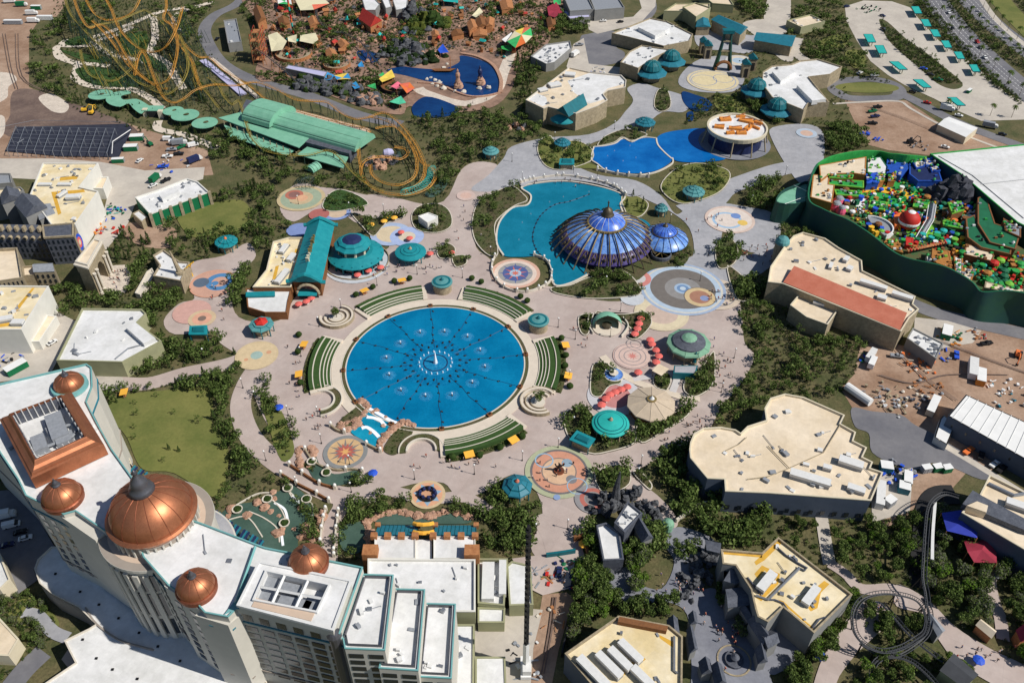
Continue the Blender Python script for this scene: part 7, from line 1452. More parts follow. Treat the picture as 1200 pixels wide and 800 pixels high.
TB=[([(960,194),(1015,184),(1014,205),(1000,203),(972,204),(962,212)],14,'cream_roof','brick_ochre','cream roofed back building at the west end of the walled land'),([(953,205),(972,205),(971,216),(978,217),(975,238),(950,231)],12,'cream_roof','brick_ochre','cream roofed strip along the west wall'),([(973,204),(985,202),(1000,205),(999,209),(972,208)],13,'green_bright','brick_ochre','upper green terrace below the cream back building'),([(970,210),(1012,212),(1012,220),(972,216)],9,'green_bright','brick_brown','second green terrace with brown face'),([(978,222),(1010,224),(1010,230),(980,228)],6,'green_bright','brick_brown','third green terrace above the lane'),([(1016,186),(1032,184),(1040,196),(1038,205),(1016,202)],9,'white_roof','deep_green','pale roofed plant room behind the terraces'),([(1015,204),(1028,202),(1030,214),(1016,215)],10,'blue','royal_blue','deep blue block left of the yellow one'),([(1029,203),(1036,202),(1036,212),(1029,213)],9,'yellow','brick_ochre','mustard block between blue blocks'),([(1042,204),(1050,203),(1049,212),(1041,212)],9,'yellow','brick_ochre','second mustard block by the blue fort'),([(1040,186),(1058,182),(1066,196),(1056,206),(1038,203)],9,'royal_blue','royal_blue','west blue fort block with pale courtyards'),([(1066,190),(1085,186),(1100,200),(1104,212),(1076,212),(1066,204)],10,'navy','royal_blue','east blue fort block with pale courtyards'),([(1068,188),(1078,186),(1084,194),(1074,197)],12,'cream_roof','royal_blue','left cream roof square on the blue fort'),([(1082,186),(1090,185),(1096,192),(1086,194)],12,'cream_roof','royal_blue','right cream roof square on the blue fort'),([(1090,196),(1098,194),(1102,200),(1092,201)],12,'cream_roof','royal_blue','lowest cream roof square on the blue fort'),([(1112,240),(1126,236),(1130,246),(1116,250)],12,'green_bright','brick_brown','green topped block at the foot of the dark mountain'),([(1146,232),(1156,228),(1160,244),(1166,262),(1196,272),(1190,292),(1160,284),(1146,262)],13,'deep_green','brick_brown','tall brown brick tower block with a green rim at the right'),([(1176,256),(1196,268),(1196,278),(1178,270)],14.5,'hvac_grey','brick_brown','grey machine roof on the tall brown tower'),([(1132,256),(1142,252),(1150,274),(1186,288),(1184,298),(1150,290),(1134,278)],11,'deep_green','brick_brown','long brown terrace below the tall tower'),([(1132,286),(1160,292),(1165,300),(1162,306),(1130,298)],8,'cream_roof','brick_brown','cream topped brown ledge in the middle right'),([(1104,256),(1124,262),(1128,268),(1106,264)],8,'green_bright','brick_brown','green topped ledge right of the red dome'),([(1093,292),(1112,294),(1117,315),(1098,308),(1092,302)],9,'brick_ochre','brick_ochre','hexagon stepped ochre roof on a cream base'),([(1086,298),(1093,300),(1100,310),(1116,318),(1112,322),(1088,312)],6,'cream_roof','white_wall','white ledge under the ochre stepped roof'),([(1118,300),(1128,303),(1128,326),(1120,322)],11,'white_roof','brick_ochre','narrow white roofed ochre tower near the wall'),([(1130,312),(1142,316),(1138,330),(1128,326)],8,'cream_roof','brick_ochre','small cream ledge behind the wall'),([(1040,280),(1052,282),(1058,296),(1046,292),(1036,284)],7,'brick_ochre','brick_ochre','small ochre stepped roof at the inner wall'),([(1072,232),(1090,236),(1086,244),(1070,242)],6,'green_bright','brick_brown','green topped ledge above the red dome'),([(1020,234),(1040,238),(1036,246),(1018,243)],5,'green_bright','brick_brown','green topped ledge in the middle of the lane'),([(1155,330),(1180,336),(1205,340),(1205,346),(1176,341),(1154,337)],10,'cream_roof','stone_wall','cream ledge inside the south wall')]
for px,z,top,side,lb in TB:
 block(px,z,top,side,lb);z=7.5+z*.5
 for x,y in scatter(GP(px,z),9,1.6,keep=False):k=rnd.randrange(3);m=('hvac_grey','hvac_white',side,'lime','black_metal','green_bright')[rnd.randrange(6)];o=D.objects.new('terrace_prop',shared(('terrace',m,k),lambda:MB().box((0,0,.4),(1.4,1,.8))if k else MB().lathe([(.5,0),(.5,.9),(.9,1),(.2,1.7)],8),m));COL.objects.link(o);o.location=(x,y,z);tag(o,'small prop on the '+' '.join(lb.split()[:11]),'prop','props on the '+lb)
hill('dark_mountain','dark rocky mountain at the back of the walled land',1112,244,19,27,'mountain_rock',60,21);hill('dark_mountain','lower dark rocks left of the mountain',1094,246,16,16,'mountain_rock',40,22)
x,y=XY(1066,257,13);r=thing('red_dome_house','big round red house with white bands in the middle of the walled land','dome house',(x,y,0));MB().lathe([(r_,8.2+z_)for r_,z_ in((3,0),(4.6,1.4),(5.3,4),(5,6.2),(3.8,8),(2,9.2),(.2,9.6))],24,(x,y)).build('shell','red',r,smooth=True);MB().lathe([(5.35,11.3),(5.5,12),(5.35,12.8)],24,(x,y)).build('white_band','white_paint',r);MB().lathe([(2.4,17.1),(1.4,17.8),(.1,18)],16,(x,y)).build('white_cap','white_paint',r)
block([(1048,252),(1056,250),(1058,262),(1049,264)],7,'orange','orange','orange red wing beside the round red house');block([(1062,278),(1070,279),(1070,288),(1062,287)],6,'red','red','small red cube below the round red house')
for px,py,s,lb in((984,232,4.2,'upper pink striped shell tent'),(981,238,4.4,'middle pink striped shell tent'),(987,243,3.4,'lowest pink striped shell tent')):
 x,y=XY(px,py,11);r=thing('shell_tent',lb,'tent',(x,y,7.8));s*=.8;MB().lathe([(s,7.8),(s*.95,9),(s*.6,11.2),(.3,12)],12,(x,y)).build('shell','pink',r);MB().lathe([(s*.7,10.9),(s*.5,11.8),(.2,12.3)],12,(x,y)).build('cap','hvac_grey',r)
sheet('patterned_floor','white_paint',[(985,243),(1012,248),(1016,256),(1008,266),(992,250)],z=8.1,s=False);sheet('yellow_path','yellow',[(990,232),(1005,230),(1030,232),(1045,238),(1065,240),(1060,245),(1040,243),(1025,240),(1000,240)],z=8.2);sheet('green_floor','green_bright',[(992,226),(1050,224),(1080,236),(1088,252),(1050,280),(1020,262),(1000,246)],z=8);sheet('green_floor','lime',[(1058,284),(1090,278),(1085,296),(1060,300)],z=8.05)
x,y=XY(1024,266,10);r=thing('curved_grey_stand','curved grey stand with a white rim near the inner wall','stand',(x,y,0));band('tier','hvac_grey',4,9,-1.2,1.6,7.8,10,parent=r,c=(x,y),n=16);band('rim','white_paint',9,9.6,-1.2,1.6,7.8,11,parent=r,c=(x,y),n=16)
r=thing('zigzag_ramp','grey ramp with white rails right of the round red house','ramp',(*XY(1090,262),0));MB().tube([G(1093,240,11),G(1090,258,10),G(1078,278,9)],1.6,4).build('deck','hvac_grey',r)
for o_ in(-5,4):MB().tube([G(1093+o_,240,12),G(1090+o_,258,11),G(1078+o_,278,10)],.25,4).build('rail','white_paint',r)
r=thing('timber_bridge','red brown plank bridge crossing near the ochre stepped roof','bridge',(*XY(1090,288),0));MB().tube([G(1064,294,10),G(1085,289,11),G(1110,284,10)],.8,4).build('deck','timber',r)
for k in range(14):v=G(1064+k*3.4,293-k*.75,10.8);pbox(r,'plank',v.x,v.y,10.6,(.6,2.6,.4),'red' if k%2 else 'timber')
q=random.Random(31);CM=('green_bright','green_bright','deep_green','lime','brick_ochre','brick_brown','yellow','red','royal_blue','blue','white_paint','orange','turquoise','deep_green','black_metal')
KN={'green_bright':'bright green','deep_green':'deep green','lime':'lime green','brick_ochre':'ochre','brick_brown':'brown','yellow':'yellow','red':'red','royal_blue':'deep blue','blue':'blue','white_paint':'white','orange':'orange','turquoise':'turquoise','black_metal':'black'}
regs=[([(975,208),(1012,208),(1060,215),(1090,222),(1095,240),(1088,270),(1070,300),(1040,290),(1012,262),(985,246),(980,225)],150,2.0,'between the terraces and the round red house'),([(1088,280),(1120,262),(1135,262),(1150,285),(1140,300),(1120,300),(1095,290)],60,2.2,'behind the ochre stepped roof'),([(1135,300),(1170,300),(1210,320),(1205,340),(1160,336),(1140,322)],90,2.4,'in the green corner at the right'),([(1100,240),(1125,232),(1150,240),(1150,280),(1120,262),(1104,256)],50,2.2,'below the dark mountain')]
for px,n_,sz,wh in regs:
 for x,y in scatter(GP(px,9),n_,1.7,keep=False):
  m=q.choice(CM if wh[0:2]!='in' else('green_bright','deep_green','deep_green','lime','turquoise','green_bright','brick_ochre','red'));k=q.randrange(4);s=round(q.uniform(.5,1.1),1)
  key=('toy',m,k,s)
  me=shared(key,lambda:(MB().box((0,0,sz*s*.6),(sz*s,sz*s*.8,sz*s*1.2)).box((0,0,sz*s*1.25),(sz*s*1.1,sz*s*.9,.2))if k==0 else MB().lathe([(sz*s*.3,0),(sz*s*.3,sz*s),(sz*s*.9,sz*s*1.0),(sz*s*.8,sz*s*1.4),(.1,sz*s*1.7)],10)if k==1 else MB().lathe([(sz*s*.6,0),(sz*s*.6,sz*s*1.1),(sz*s*.75,sz*s*1.1),(sz*s*.75,sz*s*1.4),(sz*s*.4,sz*s*1.4)],12)if k==2 else MB().box((0,0,sz*s*.3),(sz*s*1.7,sz*s*.6,sz*s*.6)).box((sz*s*.3,0,sz*s*.8),(sz*s*.6,sz*s*.5,sz*s*.5))),m)
  o=D.objects.new('play_prop',me);COL.objects.link(o);o.location=(x,y,7.9);o.rotation_euler=(0,0,q.uniform(0,1.5))
  tag(o,'%s %s %s'%(KN[m],('boxy block','mushroom shaped canopy' if False else 'round topped post','drum','stepped low block')[k],wh),'prop','%s props %s'%(KN[m],wh))
mb=MB();q=random.Random(8);cm=('green_bright','lime','brick_ochre','yellow','deep_green','white_paint','black_metal','blue','red')
for px,n_ in(([(965,212),(1012,206),(1095,212),(1100,250),(1075,296),(1040,285),(985,246)],420),([(1088,270),(1130,250),(1200,300),(1205,338),(1130,320),(1095,300)],380)):
 for x,y in scatter(GP(px,9),n_,.8,keep=False):mb.k=q.randrange(9);s=q.uniform(.4,1.1);mb.box((x,y,7.9+s*.6),(s*1.3,s,s*1.3),q.uniform(0,1.5))
tag(mb.build('play_scenery',cm,kind='stuff'),'dense small coloured scenery filling the walled land','scenery')
# ---- dark village
slate=[([(849,656),(860,654),(874,678),(862,684),(848,680)],13,16,'steep dark slate roof leaning on the ochre edged hall'),([(850,690),(881,686),(882,708),(853,712)],12,13,'broad dark slate roof below the leaning one'),([(866,712),(876,709),(886,722),(876,728)],10,12,'narrow slate roof with a pale skylight'),([(875,728),(888,724),(902,742),(894,756),(880,748)][:4],11,15,'tall slate roof at the corner of the square'),([(888,742),(904,738),(914,752),(900,760)],11,14,'slate roof overlapping the ride hall corner'),([(781,726),(794,724),(797,745),(782,748)],10,14,'pyramid slate roof beside the flat hall with five units'),([(806,720),(816,717),(818,730),(808,732)],8,11,'small pointed slate roof by the lane'),([(804,738),(812,734),(818,760),(808,766)],8,11,'long slate roof on the west side of the square'),([(818,775),(832,772),(836,788),(822,790)],8,12,'slate roof south west of the square'),([(832,780),(846,778),(852,800),(838,804)],8,12,'slate roof at the bottom edge of the square'),([(884,760),(896,756),(900,775),(888,778)],8,12,'slate roof east of the square'),([(826,632),(845,636),(844,648),(828,644)],8,9,'dark flat gate roof at the top of the lane')]
for pp,h,rg,lb in slate:gabled('slate_house',lb,'house',pp,h*.7,h*.7+(rg-h)*.7,'dark_slate','grey_wall',.4)
gabled('slate_house','long dark pitched roof leaning down from the white roofed block','house',[(741,612),(752,608),(766,630),(752,636)],8,11,'dark_slate','grey_wall',.3)
for i,(px,py,rr_,h,n_,lb)in enumerate(((712,600,7,9,14,'black jagged rocks left of the white roofed block'),(727,588,6,12,12,'black jagged rocks behind the white roofed block'),(748,582,6,10,12,'black jagged rocks at the pink avenue'),(762,600,6,9,12,'black jagged rocks east of the white roofed block'),(706,588,5,8,9,'black jagged rocks touching the small red mosaic'),(765,612,4,7,8,'small black rocks by the green dome'),(828,655,6,8,14,'grey rock ruin wall at the head of the lane'),(818,676,6,7,14,'grey rock ruin wall along the lane'),(812,692,5,5,10,'grey rocks at the foot of the ruin'),(712,668,6,4,10,'dark rocks under the lower white shed'),(798,700,4,5,8,'dark rocks on the bend of the lane'))):hill('rock_outcrop',lb,px,py,rr_,h,'dark_rock',n_,40+i)
v=G(728,568,0);r=thing('rock_spire','thin tall dark rock spire by the large mosaic','rock spire',(v.x-3,v.y,0));MB().tube([(v.x-3,v.y-8,0),(v.x-3.2,v.y-8,8),(v.x-2.6,v.y-8,17)],1,7,radii=[2.2,1.3,.25]).build('spire','dark_rock',r)
x,y=XY(860,774);r=thing('dragon_fountain','round stone fountain in the middle of the dark village square','fountain',(x,y,0));MB().ring(circ(x,y,5.4,28),circ(x,y,4.9,28),.3,.55).build('kerb','stone_wall',r);MB().lathe([(3,.3),(3,1.2),(2.6,1.2),(2.6,.9),(1.0,1),(.9,2),(1.4,2.4),(.3,3.4)],18,(x,y)).build('basin','dark_slate',r)
x,y=XY(783,612,4);r=thing('round_dome_kiosk','tiny green domed kiosk at the mouth of the dark village','kiosk',(x,y,0));MB().lathe([(2,0),(2,3),(2.4,3),(2,4.2),(1,5),(.1,5.3)],12,(x,y)).build('dome','verdigris',r)
for a in([(690,640),(700,632),(716,634),(716,630),(720,637),(720,650),(712,665)],):pass
wallrun([(672,634),(690,631),(692,638),(686,641),(692,665),(686,668)],.8,3,'brick_brown','low brown wall enclosing the yellow umbrella yard');wallrun([(640,653),(655,651),(674,648)],.8,2.4,'teal_dark','dark green site fence across the pink avenue');wallrun([(792,612),(800,606),(812,598),(822,592),(850,590)],.7,2,'stone_rim','pale zigzag wall in the wood by the cream hall');wallrun([(676,690),(668,725),(658,770)],.5,3,'black_metal','black site fence along the dirt lane')
# ---- crane
v=G(616,785,0);r=thing('tower_crane','tall black crane boom rising straight up from a white base','crane',(v.x,v.y,0));MB().box((v.x,v.y,1.6),(3.2,7,1.6)).build('chassis','white_paint',r);MB().box((v.x+.3,v.y-1,3.6),(2.6,4,2.6)).build('cab','hvac_white',r)
for dx in(-1,1):
 for dy in(-2.5,2.5):MB().tube([(v.x,v.y+dy,1),(v.x+dx*4,v.y+dy*1.3,.3)],.3,5).build('outrigger','hvac_grey',r)
MB().tube([(v.x,v.y,4),(v.x,v.y,16)],.95,4).build('lower_boom','hvac_white',r);MB().tube([(v.x,v.y,16),(v.x,v.y,74)],.62,4,radii=[.75,.5]).build('upper_boom','black_metal',r)
for k in range(20):MB().box((v.x,v.y,17+k*2.9),(1.5,1.5,.25)).build('boom_collar','black_metal',r)
# ---- south east: dark coasters, canopies, huts
track('dark_coaster_track','round loop of dark coaster track above the south east wood','coaster track',[(1087,728,7),(1084,714,8),(1074,702,8),(1056,696,8),(1034,694,8),(1012,700,9),(1001,716,9),(1002,738,8),(1014,754,7),(1034,762,6),(1056,758,6),(1074,748,6),(1084,740,6),(1087,728,7)],'track_grey',.8,9,'black_metal')
track('dark_coaster_track','inner ring of dark track close to the round loop','coaster track',[(1082,700,6),(1090,716,6),(1088,738,5),(1076,752,5),(1052,766,4),(1028,764,4),(1008,752,4)],'track_grey',.8,9,'black_metal')
track('dark_coaster_track','straight dark track crossing the loop to the lower right','coaster track',[(1034,706,5),(1050,724,5),(1064,740,5),(1084,758,4),(1106,774,4)],'track_grey',.8,9,'black_metal');track('dark_coaster_track','curved dark track at the bottom right around the lawn','coaster track',[(1024,812,4),(1022,786,4),(1030,772,4),(1048,768,4),(1068,774,4),(1086,788,4),(1102,806,4)],'track_grey',.8,9,'black_metal')
track('dark_coaster_track','dark lift track with pale catwalk running down past the blue canopy','coaster track',[(1124,582,8),(1108,578,8),(1096,584,9),(1089,596,10),(1086,620,11),(1084,650,11),(1083,676,9),(1086,694,7),(1088,712,7)],'track_grey',.8,8,'black_metal')
strip('lift_catwalk','hvac_white',[(1087,605),(1084,640),(1083,672)],1.0,z=8.6,h=.3);strip('track_pit','dark_void',[(1120,580),(1100,582),(1088,600),(1084,640),(1080,690)],9,z=.5)
tent('sail_canopy','large deep blue sail canopy at the corner of the machinery hall',[(1104,600),(1126,599),(1146,616),(1144,632),(1110,621)],'cobalt',8,-1.5,'canopy');tent('sail_canopy','large crimson sail canopy below the blue one',[(1130,633),(1155,634),(1168,646),(1167,661),(1142,658),(1133,648)],'crimson',6,-1.5,'canopy')
gabled('grey_hut','grey roofed ride hut with a dark ridge at the lower right','hut',[(1101,785),(1118,765),(1147,790),(1130,806)],6,7.5,'track_grey','olive_wall',.3);gabled('grey_hut','narrow grey metal roofed hut beside the coaster loop','hut',[(1086,722),(1092,719),(1108,738),(1099,746)],5,6,'hvac_grey','grey_wall',.3);gabled('grey_hut','cream and crimson roofed hut in the south east wood','hut',[(1143,732),(1150,725),(1168,739),(1162,748)],4,5.5,'cream_roof','timber',.3);gabled('grey_hut','round red roofed hut at the right edge','hut',[(1190,738),(1204,732),(1210,748),(1196,752)],5,7.5,'crimson','timber',.3);gabled('grey_hut','small grey steps cover on the south east path','hut',[(1167,668),(1173,670),(1170,678),(1164,676)],2.5,3,'hvac_grey','grey_wall',.2)
# ---- parking canopies
for i,(px,py,d)in enumerate(((1019,45,0),(1032,58,0),(1052,77,0),(1080,98,0),(1120,119,0),(1074,12,1),(1085,27,1),(1096,39,1),(1109,52,1),(1124,65,1),(1142,80,1))):
 ln=('first','second','third','fourth','fifth','sixth');k=1 if d else 1.15;sk=1 if d or i<2 else 5
 q=ccw(GP([(px-5.5*k-sk*.7,py-4*k),(px+3.2*k-sk*.6,py-4*k),(px+5.6*k+sk,py+4*k),(px-2.6*k+sk,py+4*k)],4));r=thing('parking_canopy','%s turquoise parking canopy from the top in the %s row'%(ln[i if not d else i-5],'left' if not d else 'right'),'canopy',(*centre(q),0),0,'turquoise canopies over the parking lot')
 MB().prism(q,3.8,4.1,bottom=True).build('roof','turquoise',r);MB().ring(inset(q,-.15),inset(q,.05),3.6,4.2).build('trim','teal_dark',r)
 for c in inset(q,2):pbox(r,'post',*c,0,(.4,.4,3.8),'stone_wall')
 # ================= parasols, lamps, people, vehicles, site clutter =================
def parasol(m,h=2.7,r_=1.7,cone=True):
 r=thing('parasol','parasol','parasol');MB().cyl((0,0),.06,0,h,6).build('pole','stone_wall',r,local=True);c=MB().lathe([(r_,h-.7),(r_*.95,h-.55),(r_*.5,h-.2),(.05,h)],8).build('canopy',m,r,local=True)
 for k in range(8):a=PI*k/4;MB().tube([(r_*math.cos(a),r_*math.sin(a),h-.66),(.05,0,h+.03)],.04,3).build('rib',m,c,local=True)
 MB().cyl((0,0),.75,.72,.78,10).build('table','white_paint',r,local=True);MB().cyl((0,0),.4,0,.12,8).build('base','stone_wall',r,local=True);return Proto(r)
PR_,PY_,PB_=parasol('salmon'),parasol('amber'),parasol('blue')
def row(pr,pts,col,where,order=None):
 for i,(px,py)in enumerate(pts):x,y=XY(px,py,2.3);pr.put((x,y,.1),rnd.uniform(0,1),'%s parasol %s'%(col,where),'%s parasols %s'%(col,where),1.12)
row(PR_,[(705,474),(710,467),(715,462),(721,459),(728,456),(735,453)],'dusty red','in the curved row beside the octagonal tent');row(PR_,[(764,403),(769,410),(772,417),(769,424),(748,436)],'dusty red','east of the looped mosaic');row(PR_,[(751,373),(749,379),(747,385),(744,391),(762,398)],'dusty red','east of the green shell roof')
row(PR_,[(350,356),(359,353),(365,349)],'dusty red','before the arched restaurant door');row(PR_,[(419,322),(432,317),(446,313)],'dusty red','round the skirt roof of the restaurant');row(PR_,[(470,272),(480,279),(504,297),(529,296)],'dusty red','near the turquoise bandstand');row(PY_,[(435,263),(450,259),(454,254),(462,255)],'yellow','north of the restaurant');row(PY_,[(684,637)],'large round yellow','inside the low brown yard walls',);row(PB_,[(327,477),(437,554),(961,768),(1147,773)],'deep blue','standing alone on the paving')
r=thing('market_awning','square orange awning','awning');MB().box((0,0,2.8),(3.9,3.2,.14),0,.12).build('cloth','amber',r,local=True)
for a in(-1.6,1.6):MB().cyl((a,0),.07,0,2.8,5).build('pole','stone_wall',r,local=True)
MB().box((0,0,.9),(2.4,1.2,.1)).build('table','timber',r,local=True);AW=Proto(r)
for px,py,lb in((427,340,'left of two on the north west hedge'),(471,328,'right of two on the north west hedge'),(356,403,'upper of two on the west hedge'),(350,438,'lower of two on the west hedge'),(550,532,'left of two on the south hedge'),(602,515,'right of two on the south hedge'),(663,404,'upper of two on the east hedge'),(666,440,'lower of two on the east hedge'),(145,459,'alone at the corner of the big lawn')):
 x,y=XY(px,py,2.8);AW.put((x,y,.1),math.atan2(y-PC[1],x-PC[0])+PI/2,'square orange awning, %s'%lb,'orange awnings round the pool')
for px,py in((417,345),(437,336),(462,329),(480,326),(350,392),(349,412),(352,448),(553,326),(564,330),(610,347),(618,352),(658,396),(663,416),(662,428),(668,452),(530,535),(562,533),(586,524),(612,511)):
 x,y=XY(px,py,1.5);t=tag(MB().blob((0,0,1.3),1.5,.85,seed=int(px),n=10,m=7,j=.1).build('clipped_bush','hedge_leaf'),'round clipped bush on the hedge line round the pool','bush','clipped bushes round the pool');t.location=(x,y,.4)
r=thing('street_lamp','lamp','street lamp');MB().tube([(0,0,0),(0,0,5.2)],.09,6,radii=[.13,.07]).build('pole','black_metal',r,local=True);MB().lathe([(.3,0),(.25,.5),(.1,.7)],8).build('base','black_metal',r,local=True);MB().blob((0,0,5.5),.38,1.1,0,8,5,0).build('lantern','white_paint',r,local=True);MB().tube([(-.7,0,4.6),(0,0,5),(.7,0,4.6)],.05,4).build('bracket','black_metal',r,local=True);LP=Proto(r)
for px,py in((442,335),(400,362),(374,383),(489,322),(542,326),(353,418),(338,487),(373,488),(377,520),(410,545),(486,562),(556,556),(612,540),(672,500),(674,398),(654,384),(667,445),(710,335),(727,365),(648,340),(654,525),(751,545),(747,560),(410,248),(450,250),(575,300),(735,300),(672,205),(612,212),(700,208),(785,262),(830,300),(715,395),(312,540),(348,570),(300,470),(285,455),(412,577),(350,240),(325,300),(282,330),(240,420),(665,620),(628,625),(860,420),(845,460),(820,330),(880,240),(920,205),(650,165),(720,152),(600,190)):LP.put((*XY(px,py),.3),rnd.uniform(0,3),'slim black street lamp with a white globe beside the paving','black street lamps of the plazas')
# people
def person_mesh(seed):
 q=random.Random(seed);st=q.uniform(.08,.32)*q.choice((-1,1));arm=q.uniform(.05,.3)
 V=[(0,0,.95),(0,0,1.2),(0,0,1.42),(0,0,1.54),(0,.02,1.66),(.1,st*.5,.52),(.1,st,.08),(.1,st+.12,.04),(-.1,-st*.5,.52),(-.1,-st,.08),(-.1,-st+.12,.04),(.2,0,1.38),(.27,-st*.5,1.1),(.27,arm,.88),(-.2,0,1.38),(-.27,st*.5,1.1),(-.27,arm,.88),(.28,arm+.08,.8),(-.28,arm+.08,.8)]
 E=[(0,1),(1,2),(2,3),(3,4),(0,5),(5,6),(6,7),(0,8),(8,9),(9,10),(2,11),(11,12),(12,13),(13,17),(2,14),(14,15),(15,16),(16,18)]
 R_=[.15,.13,.14,.055,.105,.075,.05,.045,.075,.05,.045,.06,.045,.035,.06,.045,.035,.035,.035]
 me=D.meshes.new('sk');me.from_pydata(V,E,[]);o=D.objects.new('sk',me);COL.objects.link(o);md=o.modifiers.new('s','SKIN')
 for i,sv in enumerate(me.skin_vertices[0].data):sv.radius=(R_[i],R_[i]*(.75 if i<3 else 1));sv.use_root=(i==0)
 dg=bpy.context.evaluated_depsgraph_get();m2=D.meshes.new_from_object(o.evaluated_get(dg));D.objects.remove(o);return m2
BASE=[person_mesh(i)for i in range(4)];PM=[]
for i,sh in enumerate(('shirt_dark','shirt_light','shirt_red','shirt_blue','shirt_light','shirt_dark')):
 me=BASE[i%4].copy();me.name='body';me.materials.clear()
 for k in('skin',sh,'trousers','hair'):me.materials.append(M[k])
 for p in me.polygons:
  z=p.center.z;ax=abs(p.center.x);p.material_index=3 if z>1.68 or(z>1.6 and p.center.y<0)else 0 if z>1.5 or(ax>.22 and z<1.15)else 1 if z>.98 else 2
 PM.append(me)
CR=[((885,300),26,10,26,'on the grey paving east of the lesser dome'),((842,350),22,8,16,'on the ringed grey mosaic'),((846,430),14,26,20,'on the avenue east of the green octagon'),((810,500),22,14,20,'on the avenue by the cream hall'),((785,512),14,8,8,'on the avenue south of the octagonal tent'),((530,545),60,7,14,'on the plaza south of the round pool'),((372,490),20,18,12,'west of the cascade'),((345,440),12,40,8,'on the plaza west of the round pool'),((500,315),50,6,12,'on the plaza north of the round pool'),((440,318),30,5,12,'on the restaurant terrace'),((545,260),12,30,10,'at the north junction of the plaza'),((685,395),14,20,8,'east of the round pool'),((650,553),30,16,12,'on the large round mosaic'),((135,325),14,12,16,'on the tan arch forecourt'),((262,355),22,26,10,'on the coral mosaic plaza'),((800,690),34,14,20,'in the upper dark lane'),((855,735),24,28,26,'in the dark village square'),((1030,712),14,8,10,'under the dark coaster loop'),((1150,775),34,14,14,'on the south east path'),((660,215),60,4,12,'on the lagoon bridge'),((830,260),24,10,10,'on the mosaic north east of the domes'),((590,115),50,12,20,'on the harbour quay'),((420,30),80,26,14,'in the crowded village'),((530,30),40,26,10,'on the path below the dark crag'),((740,130),30,20,10,'on the grey plaza by the theatre'),((640,620),14,20,4,'on the pink avenue'),((760,590),14,14,4,'at the mouth of the dark village'),((400,330),24,12,6,'by the restaurant door')]
NP=0
for(cx,cy),sx,sy,n,wh in CR:
 for i in range(n):
  if NP>=299:break
  for _ in range(20):
   px,py=rnd.gauss(cx,sx*.55),rnd.gauss(cy,sy*.55);x,y=XY(px,py)
   if free(x,y)and((x-PC[0])**2+(y-PC[1])**2)**.5>PR+3:break
  pk=rnd.randrange(6);o=D.objects.new('person',PM[pk]);COL.objects.link(o);o.location=(x,y,.55);o.rotation_euler=(0,0,rnd.uniform(0,6.28));s=rnd.uniform(1.0,1.14);o.scale=(s*1.15,s*1.15,s);NP+=1;tag(o,'visitor in a %s shirt %s'%(('dark','pale','red','blue','pale','dark')[pk],wh),'person','visitors '+wh)
  # vehicles
CARS={}
def car(kind,colr):
 if(kind,colr)in CARS:return CARS[(kind,colr)]
 L,W_,H,hood={'car':(4.6,1.85,1.45,.5),'pickup':(5.6,2.0,1.8,.6),'van':(5.8,2.1,2.3,.3),'truck':(8.5,2.5,3.3,0)}[kind]
 nm={'car':'parked_car','pickup':'pickup_truck','van':'parked_van','truck':'box_truck'}[kind];r=thing(nm,nm,{'car':'car','pickup':'pickup','van':'van','truck':'truck'}[kind]);b=MB();g=MB();l=L/2;w_=W_/2
 def sec(m,prof,ww,tw):n=len(prof);m.add([(x,-ww if z<H*.6 else-tw,z)for x,z in prof]+[(x,ww if z<H*.6 else tw,z)for x,z in prof],[tuple(range(n-1,-1,-1)),tuple(range(n,2*n))]+[(i,(i+1)%n,n+(i+1)%n,n+i)for i in range(n)])
 if kind=='car':sec(b,[(-l,.35),(l,.35),(l,.75),(l*.5,.92),(-l*.8,.95),(-l,.85)],w_,w_);sec(g,[(l*.5,.9),(l*.15,1.38),(-l*.45,1.38),(-l*.8,.93)],w_*.94,w_*.75);b.box((-l*.15,0,1.41),(L*.3,W_*.72,.08))
 elif kind=='pickup':sec(b,[(-l,.5),(l,.5),(l,1.0),(l*.45,1.12),(-l,1.12)],w_,w_);sec(g,[(l*.45,1.1),(l*.2,1.72),(-l*.15,1.72),(-l*.2,1.1)],w_*.94,w_*.8);b.box((l*.02,0,1.75),(L*.18,W_*.75,.08))
 elif kind=='van':sec(b,[(-l,.4),(l,.4),(l,1.0),(l*.75,1.2),(l*.45,2.2),(-l,2.3)],w_,w_*.94);sec(g,[(l*.8,1.2),(l*.5,2.05),(l*.42,2.05),(l*.42,1.2)],w_*1.01,w_*.97)
 else:b.box((-l*.2,0,2.0),(L*.75,W_,2.6));sec(g,[(l*.55,.6),(l,.6),(l,1.5),(l*.88,2.3),(l*.56,2.4)],w_*.9,w_*.86)
 b.build('body',colr,r,local=True);g.build('cabin' if kind=='truck' else 'windows','hvac_white' if kind=='truck' else 'glass',r,local=True)
 for sx in(-1,1):
  for sy in(-1,1):MB().tube([(sx*l*.62,sy*(w_-.2),.36),(sx*l*.62,sy*(w_+.03),.36)],.36,8).build('wheel','black_metal',r,local=True)
 for sy in(-1,1):MB().box((l,sy*w_*.7,.7),(.08,.3,.16)).build('headlight','white_paint',r,local=True)
 CARS[(kind,colr)]=Proto(r);return CARS[(kind,colr)]
CN={'white_paint':'white','black_metal':'black','blue':'blue','hvac_grey':'grey','red':'red','green_panel':'green','navy':'dark blue','orange':'orange'};KN2={'car':'car','pickup':'pickup','van':'van','truck':'box truck'}
